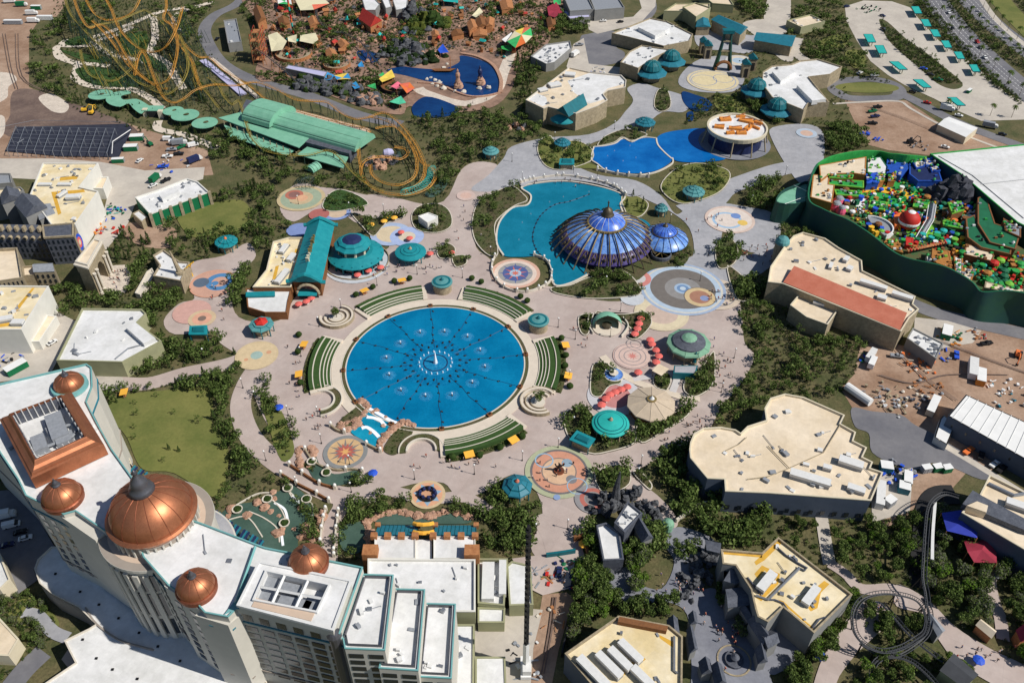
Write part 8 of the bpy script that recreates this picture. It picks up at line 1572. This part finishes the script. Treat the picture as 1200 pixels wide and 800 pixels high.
VH=[('van','white_paint',198,165,.1,'furthest left of the van row'),('van','white_paint',205,169,.3,'second in the van row'),('truck','hvac_grey',211,170,.2,'in the middle of the van row'),('van','white_paint',227,172,.5,'apart at the hedge end of the row'),('pickup','hvac_grey',202,177,.1,'below the van row'),('pickup','black_metal',210,182,.1,'in the second row of the yard'),('pickup','white_paint',197,185,0,'nearest the construction frame side'),('car','white_paint',164,190,1.2,'by the yard entrance'),('pickup','blue',192,197,.1,'at the yard edge'),('truck','navy',229,190,.8,'loaded beside the hedge'),('pickup','green_panel',213,174,.9,'between the vans'),('car','white_paint',180,219,.9,'behind the green fronted hall'),('pickup','black_metal',195,213,.9,'behind the green fronted hall, right'),('truck','green_panel',183,212,1.3,'with its load by the green fronted hall'),('van','white_paint',15,617,.35,'in the hotel car park, middle'),('car','black_metal',25,625,.35,'between white cars in the hotel car park'),('car','white_paint',31,632,.35,'nearest the hotel'),('truck','white_paint',6,607,.3,'at the top of the hotel car park'),('car','navy',10,640,.35,'lowest in the hotel car park'),('car','white_paint',62,403,1.0,'beside the cream block'),('truck','white_paint',40,27,0,'at the far left on bare earth'),('truck','green_panel',26,8,.1,'among skips at the top left corner'),('truck','white_paint',12,4,.1,'at the very top left corner'),('truck','hvac_white',38,18,.1,'beside the white container'),('car','black_metal',255,47,1.4,'beside the grey long house'),('car','navy',992,9,.2,'at the corner of the parking lot'),('car','white_paint',1007,87,.6,'on the loop road shoulder, left'),('pickup','white_paint',1024,90,.1,'on the loop road shoulder, right'),('car','blue',1082,82,-.6,'topmost on the median side'),('car','black_metal',1090,89,-.6,'second on the median side'),('pickup','green_panel',1099,95,-.6,'third on the median side'),('car','navy',1034,20,-.9,'in the upper lot, left'),('pickup','black_metal',1035,36,-1.2,'near the first left canopy'),('truck','hvac_white',1109,130,-.5,'by the fifth left canopy'),('truck','hvac_grey',1159,150,-.5,'on the access road'),('car','white_paint',1123,137,-.5,'next to the box truck'),('car','black_metal',1174,159,-.5,'at the end of the access road'),('car','black_metal',1069,109,-.6,'on the road under the trees'),('car','red',1086,122,-.5,'at the edge of the bare plot'),('pickup','black_metal',1028,127,.1,'topmost on the bare plot'),('pickup','navy',1025,138,.2,'in the middle of the bare plot'),('pickup','green_panel',1022,132,.3,'on the left of the bare plot'),('pickup','black_metal',1022,146,-.1,'lowest on the bare plot'),('car','white_paint',1107,174,-.5,'near the perimeter wall'),('pickup','black_metal',1149,535,1.0,'second beside the industrial shed'),('pickup','white_paint',1165,545,.6,'third beside the industrial shed'),('pickup','black_metal',1173,551,.6,'last beside the industrial shed'),('pickup','orange',1134,530,.6,'first beside the industrial shed'),('truck','white_paint',1021,428,1.0,'near the wooded plot'),('pickup','blue',1120,418,1.2,'left of the long white container'),('pickup','black_metal',1155,404,.2,'at the top of the right site'),('pickup','hvac_grey',1050,419,-.2,'by the site rubble'),('car','navy',655,672,1.4,'parked in the brick yard'),('car','black_metal',727,27,.3,'in front of the grey sheds'),('car','white_paint',707,26,.2,'left of the dark car by the grey sheds'),('truck','white_paint',674,66,1.0,'beside the asphalt cul-de-sac'),('pickup','hvac_grey',679,54,.2,'at the cul-de-sac kerb')]
for k,(kd,c_,px,py,rz,lb)in enumerate(VH):x,y=XY(px,py);car(kd,c_).put((x,y,.5),rz,'%s %s %s'%(CN.get(c_,'white'),KN2[kd],lb),'parked vehicles',1.1 if py<250 else 1)
for i,(t,off,c_)in enumerate(((.2,3,'white_paint'),(.35,-4,'black_metal'),(.55,3,'hvac_grey'),(.68,-2,'white_paint'),(.5,5,'red'))):
 P=catmull(GP([(1092,-5),(1122,35),(1160,72),(1200,106)]),False,12);j=int(t*(len(P)-2));a,b=P[j],P[j+1];an=math.atan2(b[1]-a[1],b[0]-a[0]);car('car',c_).put((a[0]-off*math.sin(an),a[1]+off*math.cos(an),.6),an,'%s car driving on the near carriageway of the highway, number %s along'%(CN[c_],('one','two','three','four','five')[i])if False else '%s car driving on the near carriageway, %s'%(CN[c_],('near the top','in the upper stretch','in the lower stretch','furthest down','halfway down')[i]))
 # containers, boxes, site rubble
def container(px,py,L,W_,H,m,rz,lb,nm='container',cat='container'):
 x,y=XY(px,py,H*.8);r=thing(nm,lb,cat,(x,y,.3),rz);MB().box((0,0,H/2),(L,W_,H)).build('body',m,r,local=True);MB().box((0,0,H+.05),(L+.1,W_+.1,.12)).build('roof','white_paint' if m!='white_paint' else 'hvac_white',r,local=True);MB().box((L/2+.03,0,H*.45),(.06,W_*.8,H*.85)).build('door','hvac_grey',r,local=True)
 for k in range(int(L/1.2)):MB().box((-L/2+.6+1.2*k,-W_/2-.03,H/2),(.15,.08,H*.9)).build('rib',m,r,local=True)
for a in((1141,430,12,3.5,3.2,'white_paint',1.15,'long white site container on the right site'),(1150,440,9,3.5,3,'orange_box',1.15,'orange brown container beside the long white one'),(1094,474,11,3,3,'cream_roof',.95,'cream trailer at the edge of the asphalt yard'),(1021,415,8,2.5,2.8,'white_paint',.9,'white container close to the wooded plot'),(1064,560,6.5,3,3,'green_panel',1.2,'dark green container south of the asphalt yard'),(1060,570,4,4,3,'teal_blue',1.2,'blue grey box below the green container'),(1039,546,4.5,4,3,'teal_blue',-.2,'blue grey box by the yard corner'),(1043,586,4,3.2,3,'hvac_grey',.6,'grey machine box by the cream hall east wall'),(1032,578,12,3,3,'white_paint',1.2,'white trailer along the cream hall east wall'),(1086,548,3.5,2.5,2.5,'hvac_grey',.2,'left of three green grey boxes on the verge'),(1099,547,3.5,2.5,2.5,'green_panel',.2,'middle of three green grey boxes on the verge'),(1110,548,3.5,2.5,2.5,'green_panel',.2,'right of three green grey boxes on the verge'),(1110,388,8,4,3,'green_panel',1.1,'green container in the yard below the perimeter wall'),(15,25,14,3,3,'hvac_grey',0,'long grey container at the left edge'),(52,20,12,3,3,'hvac_white',0,'white container near the tree belt'),(160,160,8,4,3,'green_panel',.1,'dark green container beside the steel frame'),(153,172,8,4,3,'green_panel',.1,'second dark green container beside the steel frame'),(138,187,7,2.5,2.5,'green_panel',.1,'low green machine below the steel frame'),(18,429,9,4,3,'green_panel',.9,'dark green container in the west service yard'),(42,8,8,3,3,'green_panel',0,'green skip at the top left'),(690,18,6,3,2.6,'white_paint',.1,'white box before the lilac annex'),(1136,106,5,2,2,'green_panel',.8,'green utility box by the lot')):container(*a)
R,p=building('site_office','flat white roofed site office crowded with roof machines','building',[(1063,396),(1070,384),(1106,402),(1097,420)],6,'white_roof','grey_wall',par=.5);clutter(R,p,5.5,16,91,.6,2)
x,y=XY(1006,462,2);r=thing('storage_tank','white horizontal cylinder tank in a fenced pen beside the cream hall','tank',(x,y,0));MB().tube([(x-3.5,y+5,2.2),(x+3.5,y-5,2.2)],1.8,12).build('shell','white_paint',r);[MB().box((x+d*.7,y-d,.6),(3,.5,1.2),-.9).build('saddle','hvac_grey',r)for d in(-3,3)]
def excavator(px,py,rz,m,lb):
 x,y=XY(px,py);r=thing('excavator',lb,'excavator',(x,y,.3),rz);[MB().box((0,s,.45),(3.8,.6,.9)).build('track','black_metal',r,local=True)for s in(-1.1,1.1)];MB().box((-.4,0,1.6),(3.2,2.4,1.3)).build('body',m,r,local=True);MB().box((.5,.6,2.6),(1.3,1,1.3)).build('cab','glass',r,local=True);MB().tube([(1,-.4,1.8),(3.4,-.4,4.6),(6,-.4,3.4)],.28,4).tube([(6,-.4,3.4),(6.8,-.4,.8)],.2,4).build('arm',m,r,local=True);MB().box((6.8,-.4,.6),(.9,1,.8)).build('bucket','black_metal',r,local=True)
excavator(1192,418,-2,'orange','orange excavator at the right edge of the building site');excavator(100,131,.3,'yellow','left yellow excavator on the dark earth by the trees');excavator(108,134,1.5,'yellow','right yellow excavator on the dark earth by the trees');excavator(1066,168,.2,'black_metal','dark excavator on the bare plot by the wall');excavator(176,171,2.5,'green_panel','dark green digger in the vehicle yard')
for i,(px,py,n,rs,mats,nm,wh)in enumerate(((1036,462,34,9,('hvac_grey','stone_wall'),'rubble','by the tank pen'),(1046,478,18,6,('hvac_white','stone_wall'),'rubble','at the yard mouth'),(1072,468,26,7,('stone_rim','dark_slate'),'rubble','left of the cream trailer'),(1088,453,20,6,('hvac_grey','timber'),'rubble','above the cream trailer'),(1188,465,44,11,('hvac_white','white_paint','teal_blue'),'rubble','at the right edge'),(1075,426,40,9,('timber','dark_slate','orange','stone_rim'),'site_material','below the site office'),(1103,417,16,5,('blue','hvac_grey'),'site_material','beside the site office'),(1015,420,12,4,('blue','green_panel'),'site_material','by the wooded plot'),(1052,556,30,7,('hvac_grey','black_metal','blue'),'site_material','south of the asphalt yard'),(1115,395,24,7,('orange_box','hvac_grey','green_panel'),'site_material','in the yard below the wall'),(1150,395,14,6,('red','hvac_grey','timber'),'site_material','at the roadside below the wall'),(1016,157,14,4,('blue',),'wrapped_pallet','on the left of the bare plot'),(1029,164,12,3,('blue',),'wrapped_pallet','near the wall top'),(1076,171,16,7,('black_metal','hvac_grey'),'site_material','behind the wall top'),(125,250,44,10,('green_panel','blue','black_metal','turquoise'),'yard_material','beside the soundstage'),(112,270,26,6,('red','orange_box','hvac_grey'),'yard_material','behind the stone arch'),(8,425,20,8,('black_metal','blue','hvac_grey'),'yard_material','in the west service yard'),(660,672,30,7,('red','green_panel','navy','timber'),'yard_material','in the brick yard'),(633,675,20,5,('timber','hvac_grey'),'yard_material','by the barred windows'),(645,720,10,6,('timber','stone_rim'),'yard_material','on the dirt lane'),(600,770,22,12,('hvac_grey','hvac_white','black_metal'),'yard_material','round the crane'),(1018,12,26,10,('green_panel','black_metal'),'yard_material','at the head of the parking lot'),(700,85,14,8,('blue','hvac_grey','white_paint'),'yard_material','behind the theatre'),(200,190,16,14,('hvac_white','blue'),'yard_material','in the vehicle yard'),(140,270,10,4,('red','brick_brown'),'yard_material','by the bare patch'))):
 q=random.Random(i);x0,y0=XY(px,py)
 for k in range(n):
  a=q.uniform(0,6.28);d=rs*q.random()**.6;m=q.choice(mats);kk=q.randrange(5);me=shared(('piece',m,kk),lambda:MB().box((0,0,.4),(1.8,1.2,.8))if kk==0 else MB().box((0,0,.2),(3.4,.7,.4))if kk==1 else MB().blob((0,0,.3),.9,.6,kk)if kk==2 else MB().box((0,0,.6),(1.2,1.2,1.2))if kk==3 else MB().tube([(-1.6,0,.3),(1.6,0,.3)],.25,6),m)
  o=D.objects.new(nm,me);COL.objects.link(o);o.location=(x0+d*math.cos(a),y0+d*math.sin(a),.45);o.rotation_euler=(0,0,q.uniform(0,3));s=q.uniform(.45,.95);o.scale=(s,s,s);tag(o,'loose %s %s lying %s'%(CN.get(m,'grey' if 'hvac' in m else 'brown' if 'timber' in m or 'box' in m else 'pale'),'chunk' if nm=='rubble' else 'bundle',wh),'material','loose %s %s'%(nm.replace('_',' '),wh))
  # deck of tyre tracks and joints on the bare earth
for i,a in enumerate(([(1040,400),(1080,440),(1120,470)],[(1030,440),(1070,450),(1110,440),(1180,440)],[(1015,125),(1060,140),(1120,165)],[(20,40),(25,90),(60,110)],[(5,40),(12,80),(20,105)],[(1100,400),(1180,430),(1240,450)],[(650,700),(645,740),(636,790)])):
 for o_ in(-1,1):strip('tyre_track','dark_dirt',[(px+o_*1.6,py)for px,py in a],.45)
 # ================= planted areas =================
F,C,P_,B_,GR='leafy','conifer','sparse','bright','grey'
bed([(560,238),(580,226),(600,219),(613,228),(618,236),(604,242),(590,252),(580,266),(584,298),(572,300),(557,284),(553,262)],'in the bed west of the domed lagoon',((F,14,4,7),(P_,6,3,5)),.25)
bed([(482,254),(492,242),(515,240),(528,250),(529,266),(512,274),(488,270)],'around the small white pavilion',((C,10,3.5,6),(F,5,4,6)),.3)
bed([(412,250),(440,256),(472,250),(472,256),(452,264),(438,278),(424,266)],'in the bed by the yellow parasols',((F,7,5,8),),.2)
bed([(378,240),(386,228),(400,223),(422,231),(432,240),(420,244),(395,249),(381,247)],'in the oval bed north of the teal roofed restaurant',((F,6,3,5),),.45,m='turf')
bed([(512,294),(524,286),(534,292),(530,302),(516,304)],'beside the teal bandstand',((F,4,4,6),),.2)
bed([(530,302),(545,300),(547,310),(534,314)],'east of the teal bandstand',((F,2,5,7),),.2)
bed([(646,338),(668,335),(690,326),(730,318),(752,342),(735,349),(690,351),(652,345)],'between the domes and the pink plaza',((F,12,4.5,7),(C,4,4,6)),.35)
bed([(678,372),(695,368),(732,369),(756,366),(764,380),(748,398),(735,396),(738,385),(700,366),(690,392),(680,390)],'around the green shell roof',((F,5,3,5),(C,3,3,5)),.45)
bed([(696,427),(710,426),(725,440),(728,450),(714,454),(704,466),(692,462),(692,440)],'beside the row of red parasols',((F,4,3.5,5.5),),.4)
bed([(768,438),(786,440),(782,458),(766,453)],'by the cream square canopy',((F,3,3,5),(P_,2,3,5)),.35)
bed([(802,448),(818,438),(836,412),(838,440),(832,456),(815,466),(802,460)],'beside the green octagonal roof',((F,12,4,7),),.3)
bed([(662,484),(684,480),(696,488),(700,510),(740,506),(744,520),(715,530),(690,532),(665,512)],'around the turquoise round roof',((F,11,4,7.5),),.2)
bed([(746,500),(790,484),(810,472),(806,488),(775,508),(752,520)],'south of the cream octagonal tent',((F,10,5,8),),.2)
bed([(697,556),(716,546),(736,548),(738,568),(715,580),(702,574)],'beside the large round mosaic',((F,7,5,8),),.2)
bed([(741,554),(750,553),(764,568),(761,575),(750,565)],'on the narrow traffic island',((F,2,3,4),),.3)
bed([(771,106),(783,108),(786,126),(774,132),(766,124)],'on the island by the teal domes',((F,4,3,5),(C,4,3,5)),.4)
bed([(728,232),(744,230),(760,240),(752,254),(736,254)],'on the green point by the big dome',((C,6,4,6),),.1,m='lawn')
bed([(838,292),(850,278),(862,286),(865,300),(858,312),(842,315)],'in the bed east of the lesser dome',((F,11,5,8),),.3)
bed([(774,218),(790,200),(815,192),(848,198),(856,208),(846,224),(826,234),(800,240),(782,232)],'in the garden east of the twin pools',((F,14,4,6),(C,5,4,6)),.25,m='lawn')
bed([(632,166),(645,160),(652,168),(676,166),(694,176),(692,190),(660,200),(640,196),(630,180)],'west of the twin pools',((F,12,4,7),(C,4,4,7)),.12,m='lawn')
bed([(700,172),(710,160),(735,152),(758,158),(752,162),(740,166),(729,162),(720,168)],'north of the twin pools',((F,7,3,5),),.3)
bed([(852,312),(880,335),(878,352),(862,350)],'beside the ringed grey mosaic',((F,5,4,7),),.3)
# loose planting on open ground
veg([(36,42),(72,18),(76,-20),(150,-30),(140,20),(100,40),(62,55),(64,72),(86,96),(100,104),(78,124),(38,100)],'in the belt by the coaster boundary',((C,60,6,10),(F,14,5,8)),.04)
veg([(76,124),(100,108),(190,135),(186,150),(250,176),(246,182),(150,150)],'along the fence behind the green canopies',((C,34,3,5.5),),.04)
veg([(196,142),(240,160),(250,178),(205,166)],'in the hedge by the vans',((C,22,3,5),),.1)
veg([(95,0),(230,5),(238,50),(265,80),(300,110),(260,135),(180,118),(100,100),(75,60)],'under the yellow coaster',((F,34,3,6),(C,22,4,7)),.05,(.4,1.1),pv=False)
veg([(205,20),(245,-5),(250,10),(232,30),(236,50),(225,62),(210,40)],'beside the bend of the service road',((C,18,5,9),),.04)
veg([(245,155),(270,160),(320,185),(350,200),(330,214),(300,205),(250,190),(244,170)],'below the coaster station',((F,26,5,8),(C,14,5,8)),.06)
veg([(345,200),(420,205),(440,225),(415,232),(380,220),(350,215)],'in front of the coaster station',((F,16,3,6),),.12)
veg([(285,210),(330,215),(326,245),(345,262),(330,285),(300,300),(290,270),(295,240)],'between the lawn and the tan mosaic',((F,20,4,7),(C,12,5,8),(P_,8,4,6)),.1)
veg([(206,240),(300,215),(300,235),(250,238),(210,245)],'along the green and white hall',((C,14,4,6),(F,6,4,6)),.06)
veg([(200,250),(215,275),(290,270),(296,285),(250,300),(225,310),(205,300),(195,270)],'south of the small lawn',((F,20,4,7),(C,10,4,7)),.1)
veg([(122,285),(150,275),(180,285),(188,300),(175,312),(150,310),(125,312)],'behind the stone arch',((C,22,5,8),),.05)
veg([(62,330),(100,345),(130,350),(150,340),(160,345),(210,350),(200,365),(170,365),(120,362),(70,372)],'between the stone arch and the white hall',((F,22,5,8),),.1)
veg([(155,310),(175,305),(172,330),(150,345),(148,325)],'beside the arch forecourt',((F,9,5,7),),.1)
veg([(160,340),(225,335),(225,355),(180,375),(190,392),(200,400),(285,400),(270,425),(210,435),(170,440),(150,440),(175,400)],'around the coral mosaics',((F,34,4,8),(C,14,4,7)),.1)
veg([(262,345),(285,320),(292,300),(286,345),(275,370),(265,380)],'beside the flat roofed restaurant wing',((F,14,5,8),),.1)
veg([(120,455),(245,436),(280,430),(276,445),(280,500),(300,530),(285,560),(262,520),(250,494),(252,470),(246,456),(150,460),(130,470)],'round the edge of the big lawn',((F,44,4,7),(C,16,4,7)),.18)
veg([(120,458),(132,468),(126,495),(140,508),(160,545),(170,555),(160,552),(135,515),(120,495)],'along the west edge of the big lawn',(),.35)
veg([(128,470),(246,458),(262,520),(268,560),(210,560),(150,520)],'standing on the big lawn',((P_,9,3,5),(C,3,3,4)),0.0,pv=False)
veg([(262,530),(300,530),(330,550),(350,566),(330,575),(300,585),(262,598),(250,610),(248,590),(268,565)],'round the rock pools',((F,10,3,5),(C,5,3,5)),.12,(.4,.9))
veg([(300,440),(322,450),(325,475),(345,500),(345,530),(328,540),(312,510),(300,470)],'on the grassy slope west of the round pool',((F,18,3,5.5),),.12,pv=False)
veg([(340,530),(368,528),(372,545),(360,560),(345,552)],'beside the compass mosaic',(),.3)
veg([(370,570),(400,568),(440,556),(462,570),(450,575),(405,590),(398,600),(388,580)],'by the pink garden paths',((F,7,3,5),),.2)
veg([(400,595),(440,582),(478,585),(475,602),(445,606),(430,612),(400,620),(392,640),(388,660),(430,655),(436,640),(398,650)],'in the garden behind the white convention roof',((F,28,3,6),),.25)
veg([(345,585),(368,590),(375,605),(382,640),(365,650),(360,625)],'west of the garden bridge',((F,12,3,6),),.2)
veg([(545,580),(600,560),(618,580),(630,600),(620,640),(600,650),(560,640),(548,620),(560,605)],'behind the blue octagonal kiosk',((F,24,4,7),(C,4,4,6)),.2)
veg([(520,595),(550,585),(568,612),(560,640),(548,615)],'beside the winding pink ramp',((F,8,3,5),),.25)
veg([(655,585),(690,596),(690,630),(665,640),(655,612)],'between the pink avenue and the black rocks',((F,14,5,8),),.2)
veg([(590,612),(625,615),(640,650),(590,660)],'behind the yellow crane boom',((F,10,5,8),),.2)
veg([(682,640),(720,640),(760,645),(748,680),(720,705),(690,740),(672,755),(662,760),(675,710)],'below the white shed roofs',((F,20,6,10),(B_,8,5,9),(GR,8,6,9),(P_,4,5,8)),.12)
veg([(700,720),(735,700),(790,705),(785,725),(740,722)],'north of the yellowed flat roof',((F,9,5,8),(B_,3,4,6)),.3)
veg([(750,610),(770,600),(775,640),(765,660),(745,650)],'on the village green',((B_,8,6,9),(F,6,5,8)),.1)
veg([(790,640),(812,640),(805,662),(790,655)],'in the middle of the dark paved lane',((F,4,5,7),),.2,pv=False)
veg([(763,540),(800,515),(832,520),(850,585),(850,605),(900,608),(890,640),(862,645),(835,630),(795,612),(790,595)],'west of the big cream hall',((F,20,5,9),(GR,12,5,9),(B_,9,5,9),(P_,8,5,8)),.12)
veg([(860,606),(960,612),(968,650),(955,668),(905,640),(870,645)],'in the dry plot below the cream hall',((F,16,3,6),),.06)
veg([(970,608),(1030,612),(1075,600),(1082,640),(1072,690),(1040,688),(1000,690),(975,660)],'in the wood beside the coaster lift',((F,22,4,8),(B_,14,3,7),(P_,10,4,7)),.15)
veg([(1085,620),(1110,600),(1130,620),(1165,660),(1165,720),(1140,745),(1110,720),(1080,700)],'behind the blue and crimson canopies',((F,22,5,9),(GR,18,5,9),(B_,6,4,8)),.12)
veg([(1168,650),(1230,660),(1230,790),(1180,770),(1168,720)],'by the south east path',((F,20,5,8),(GR,8,5,8),(B_,6,4,7)),.12)
veg([(960,690),(1005,700),(1000,740),(975,760),(950,790),(940,830),(925,800),(930,770),(950,720)],'below the yellow edged roof',((F,20,4,8),(B_,8,4,7),(P_,4,4,7)),.15)
veg([(1025,725),(1045,722),(1085,720),(1075,745),(1055,760),(1030,755)],'inside the dark coaster loop',((F,10,4,7),),.2,pv=False)
veg([(1060,750),(1110,770),(1150,790),(1150,830),(1000,830),(990,790),(1020,770)],'beside the dark coaster track',((F,20,4,7),(B_,10,4,7)),.15)
veg([(900,765),(930,770),(945,800),(940,830),(905,830)],'by the dark village square',((F,5,4,7),),.1)
veg([(860,345),(905,345),(935,365),(1000,385),(1020,400),(1000,440),(985,460),(950,478),(925,468),(905,470),(900,450),(868,420),(872,380)],'in the plot below the red roofed hall',((F,34,4,7),(P_,14,4,7),(B_,12,4,7)),.10,(.5,1.4))
veg([(862,440),(905,450),(900,470),(870,490),(840,500),(835,490),(855,465)],'between the avenue and the big cream hall',((F,14,4,7),(GR,4,4,7)),.15)
veg([(850,330),(880,330),(900,345),(880,352),(858,350)],'beside the west end of the red roofed hall',((F,12,5,8),),.2)
veg([(885,218),(915,200),(920,225),(912,250),(890,245),(862,240)],'beside the curving green wall',((F,22,5,8),),.15)
veg([(960,150),(1000,150),(1020,172),(960,185),(945,205),(935,210),(935,195),(955,185)],'north of the curving green wall',((F,34,5,8),),.15)
veg([(895,290),(915,270),(935,262),(960,275),(930,285)],'at the foot of the green wall',((F,9,4,6),),.2)
veg([(905,12),(985,0),(990,25),(992,45),(1030,88),(1050,100),(1000,92),(975,95),(965,80),(940,70),(930,52),(940,45),(900,40)],'between the blue roofed halls and the parking lot',((F,64,5,8),(P_,10,4,6)),.1)
veg([(865,0),(900,-5),(905,20),(880,28),(865,18)],'behind the cream service buildings',((F,26,6,9),),.08)
veg([(1030,24),(1062,46),(1085,62),(1128,98),(1098,98),(1058,64),(1040,46)],'on the parking lot median',((P_,24,4,6),(F,8,3,5)),.35,pv=False)
veg([(1068,0),(1085,0),(1120,42),(1160,84),(1200,120),(1195,124),(1150,90),(1100,46)],'between the parking lot and the highway',((F,40,3,5),),.35,pv=False)
veg([(1098,-10),(1120,-4),(1150,28),(1200,68),(1215,95),(1160,60),(1130,35)],'on the highway median',((F,34,3,5),),.2,pv=False)
veg([(1170,-20),(1215,-30),(1215,30),(1195,10)],'beyond the highway',((F,22,4,7),),.3)
veg([(660,0),(690,-10),(690,0),(655,15)],'behind the grey sheds',((F,10,5,8),),.05)
veg([(655,20),(672,18),(688,26),(690,40),(665,40),(655,48),(650,40)],'by the grey and lilac sheds',((F,16,5,8),(C,8,6,9)),.08)
veg([(603,75),(625,66),(650,72),(630,95),(622,110),(628,135),(615,142),(605,125)],'between the harbour and the white roofed hall',((C,26,5,9),(F,18,4,7)),.1)
veg([(470,142),(500,140),(545,128),(590,135),(600,160),(585,195),(560,190),(540,205),(520,232),(505,230),(515,200),(500,160)],'on the slope below the harbour',((F,60,4,8),(C,14,5,8)),.15)
veg([(600,142),(630,140),(636,160),(612,168),(602,160)],'beside the tunnel mouth',((F,12,4,7),),.12)
veg([(325,35),(400,20),(420,0),(440,20),(400,80),(370,90),(380,60),(330,60)],'among the timber huts',((F,30,4,7),(C,10,5,8)),.1)
veg([(300,88),(330,85),(350,100),(370,118),(330,108),(300,100)],'beside the grey queue roof',((F,16,3,5),),.2)
veg([(385,95),(420,90),(470,100),(470,128),(430,125),(390,112)],'in the village rocks',((F,26,2.5,5),),.25)
veg([(440,40),(470,30),(475,10),(520,0),(522,25),(515,45),(480,50),(450,70)],'around the mossy hill',((F,26,4,7),(B_,8,4,6)),.25)
veg([(560,10),(600,0),(640,5),(650,45),(620,70),(600,30),(570,25)],'among the far village huts',((F,18,4,7),(C,14,5,8)),.08)
veg([(280,2),(310,-15),(318,10),(300,30),(285,25)],'beside the long grey shed',((F,12,4,7),),.15)
veg([(0,700),(30,692),(50,705),(70,735),(45,770),(20,790),(-10,800),(-10,730)],'in the hotel entrance garden',((F,10,3,5),(GR,12,3,5)),.25)
veg([(0,545),(8,520),(15,560),(8,580),(-10,585)],'at the west corner of the hotel',((F,5,4,6),),.2)
veg([(820,118),(838,112),(880,118),(885,128),(860,134),(838,135),(822,140),(812,145),(800,148)],'by the rocky stream',((F,14,3,5),),.3)
veg([(870,100),(890,100),(905,120),(925,132),(915,148),(895,140),(880,128)],'south of the white roofed hall',((F,16,4,7),(C,6,5,7)),.2)
def hwy_palms():
 for a,n in(([(1080,-5),(1110,32),(1150,72),(1200,118)],10),([(1108,-8),(1140,25),(1175,55),(1205,78)],12),([(1150,8),(1172,30),(1205,58)],7)):
  p=catmull(GP(a),False,24)
  for i in range(n):
   x,y=p[int((i+.5)/n*(len(p)-1))];tree('palm',x,y,rnd.uniform(9,11),'lining the highway',.8)
hwy_palms()
for px,py in((1160,136),(1108,130),(1185,138)):x,y=XY(px,py);tree('palm',x,y,9,'at the end of the parking lot',.8)
veg([(60,-30),(245,-30),(240,60),(262,110),(300,125),(260,140),(170,120),(70,120),(60,60)],'under the yellow coaster',(),.05,(.5,1.2))
veg([(300,195),(440,200),(475,225),(560,190),(590,200),(560,130),(470,140),(420,190),(340,190)],'around the coaster',(),.04,(.5,1.2))
veg([(730,20),(1000,20),(990,90),(1000,190),(960,190),(930,130),(870,130),(800,60)],'north',(),.03,(.6,1.3))
veg([(760,520),(840,520),(850,600),(1050,610),(1050,690),(860,690),(780,600)],'south',(),.06,(.6,1.4))
veg([(850,330),(1010,390),(990,460),(850,480)],'east',(),.06,(.6,1.3))
veg([(300,-10),(650,-10),(640,50),(600,75),(560,60),(480,60),(450,90),(470,120),(400,118),(320,90)],'in the crowded village',(('leafy',90,3,7),('conifer',30,4,8)),.11,(.6,1.3))
veg([(838,684),(852,686),(852,716),(842,712)],'beside the broad slate roof',(('leafy',3,4,6),),.1,pv=False)
veg([(866,716),(884,744),(872,748),(860,730)],'on the edge of the dark village square',(('grey',4,5,7),),.05,pv=False)
veg([(736,662),(752,656),(756,690),(738,694)],'in the upper dark lane',(('bright',4,6,9),('grey',3,6,8)),.1,pv=False)
veg([(1008,706),(1040,708),(1044,740),(1014,746)],'inside the round dark loop',(('leafy',4,4,6),('bright',3,4,6)),.12,pv=False)
VEG.sort(key=lambda v:min(q_[1]for q_ in v[0]))
grow()
# round clipped trees on the pool hedge
SH=[crown_mesh('s',100+i,'shrub')for i in range(5)]
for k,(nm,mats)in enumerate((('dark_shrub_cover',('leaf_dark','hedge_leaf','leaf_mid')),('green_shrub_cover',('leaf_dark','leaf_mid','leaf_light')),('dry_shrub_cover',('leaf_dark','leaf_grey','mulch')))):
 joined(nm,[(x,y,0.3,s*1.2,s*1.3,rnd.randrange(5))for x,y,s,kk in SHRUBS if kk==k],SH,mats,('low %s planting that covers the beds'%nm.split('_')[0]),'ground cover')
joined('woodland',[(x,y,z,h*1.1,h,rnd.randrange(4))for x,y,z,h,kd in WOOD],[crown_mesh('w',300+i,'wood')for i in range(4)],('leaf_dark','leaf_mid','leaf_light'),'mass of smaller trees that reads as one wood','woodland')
print('TREES',NTREE,'WOOD',len(WOOD),'SHRUBS',len(SHRUBS))
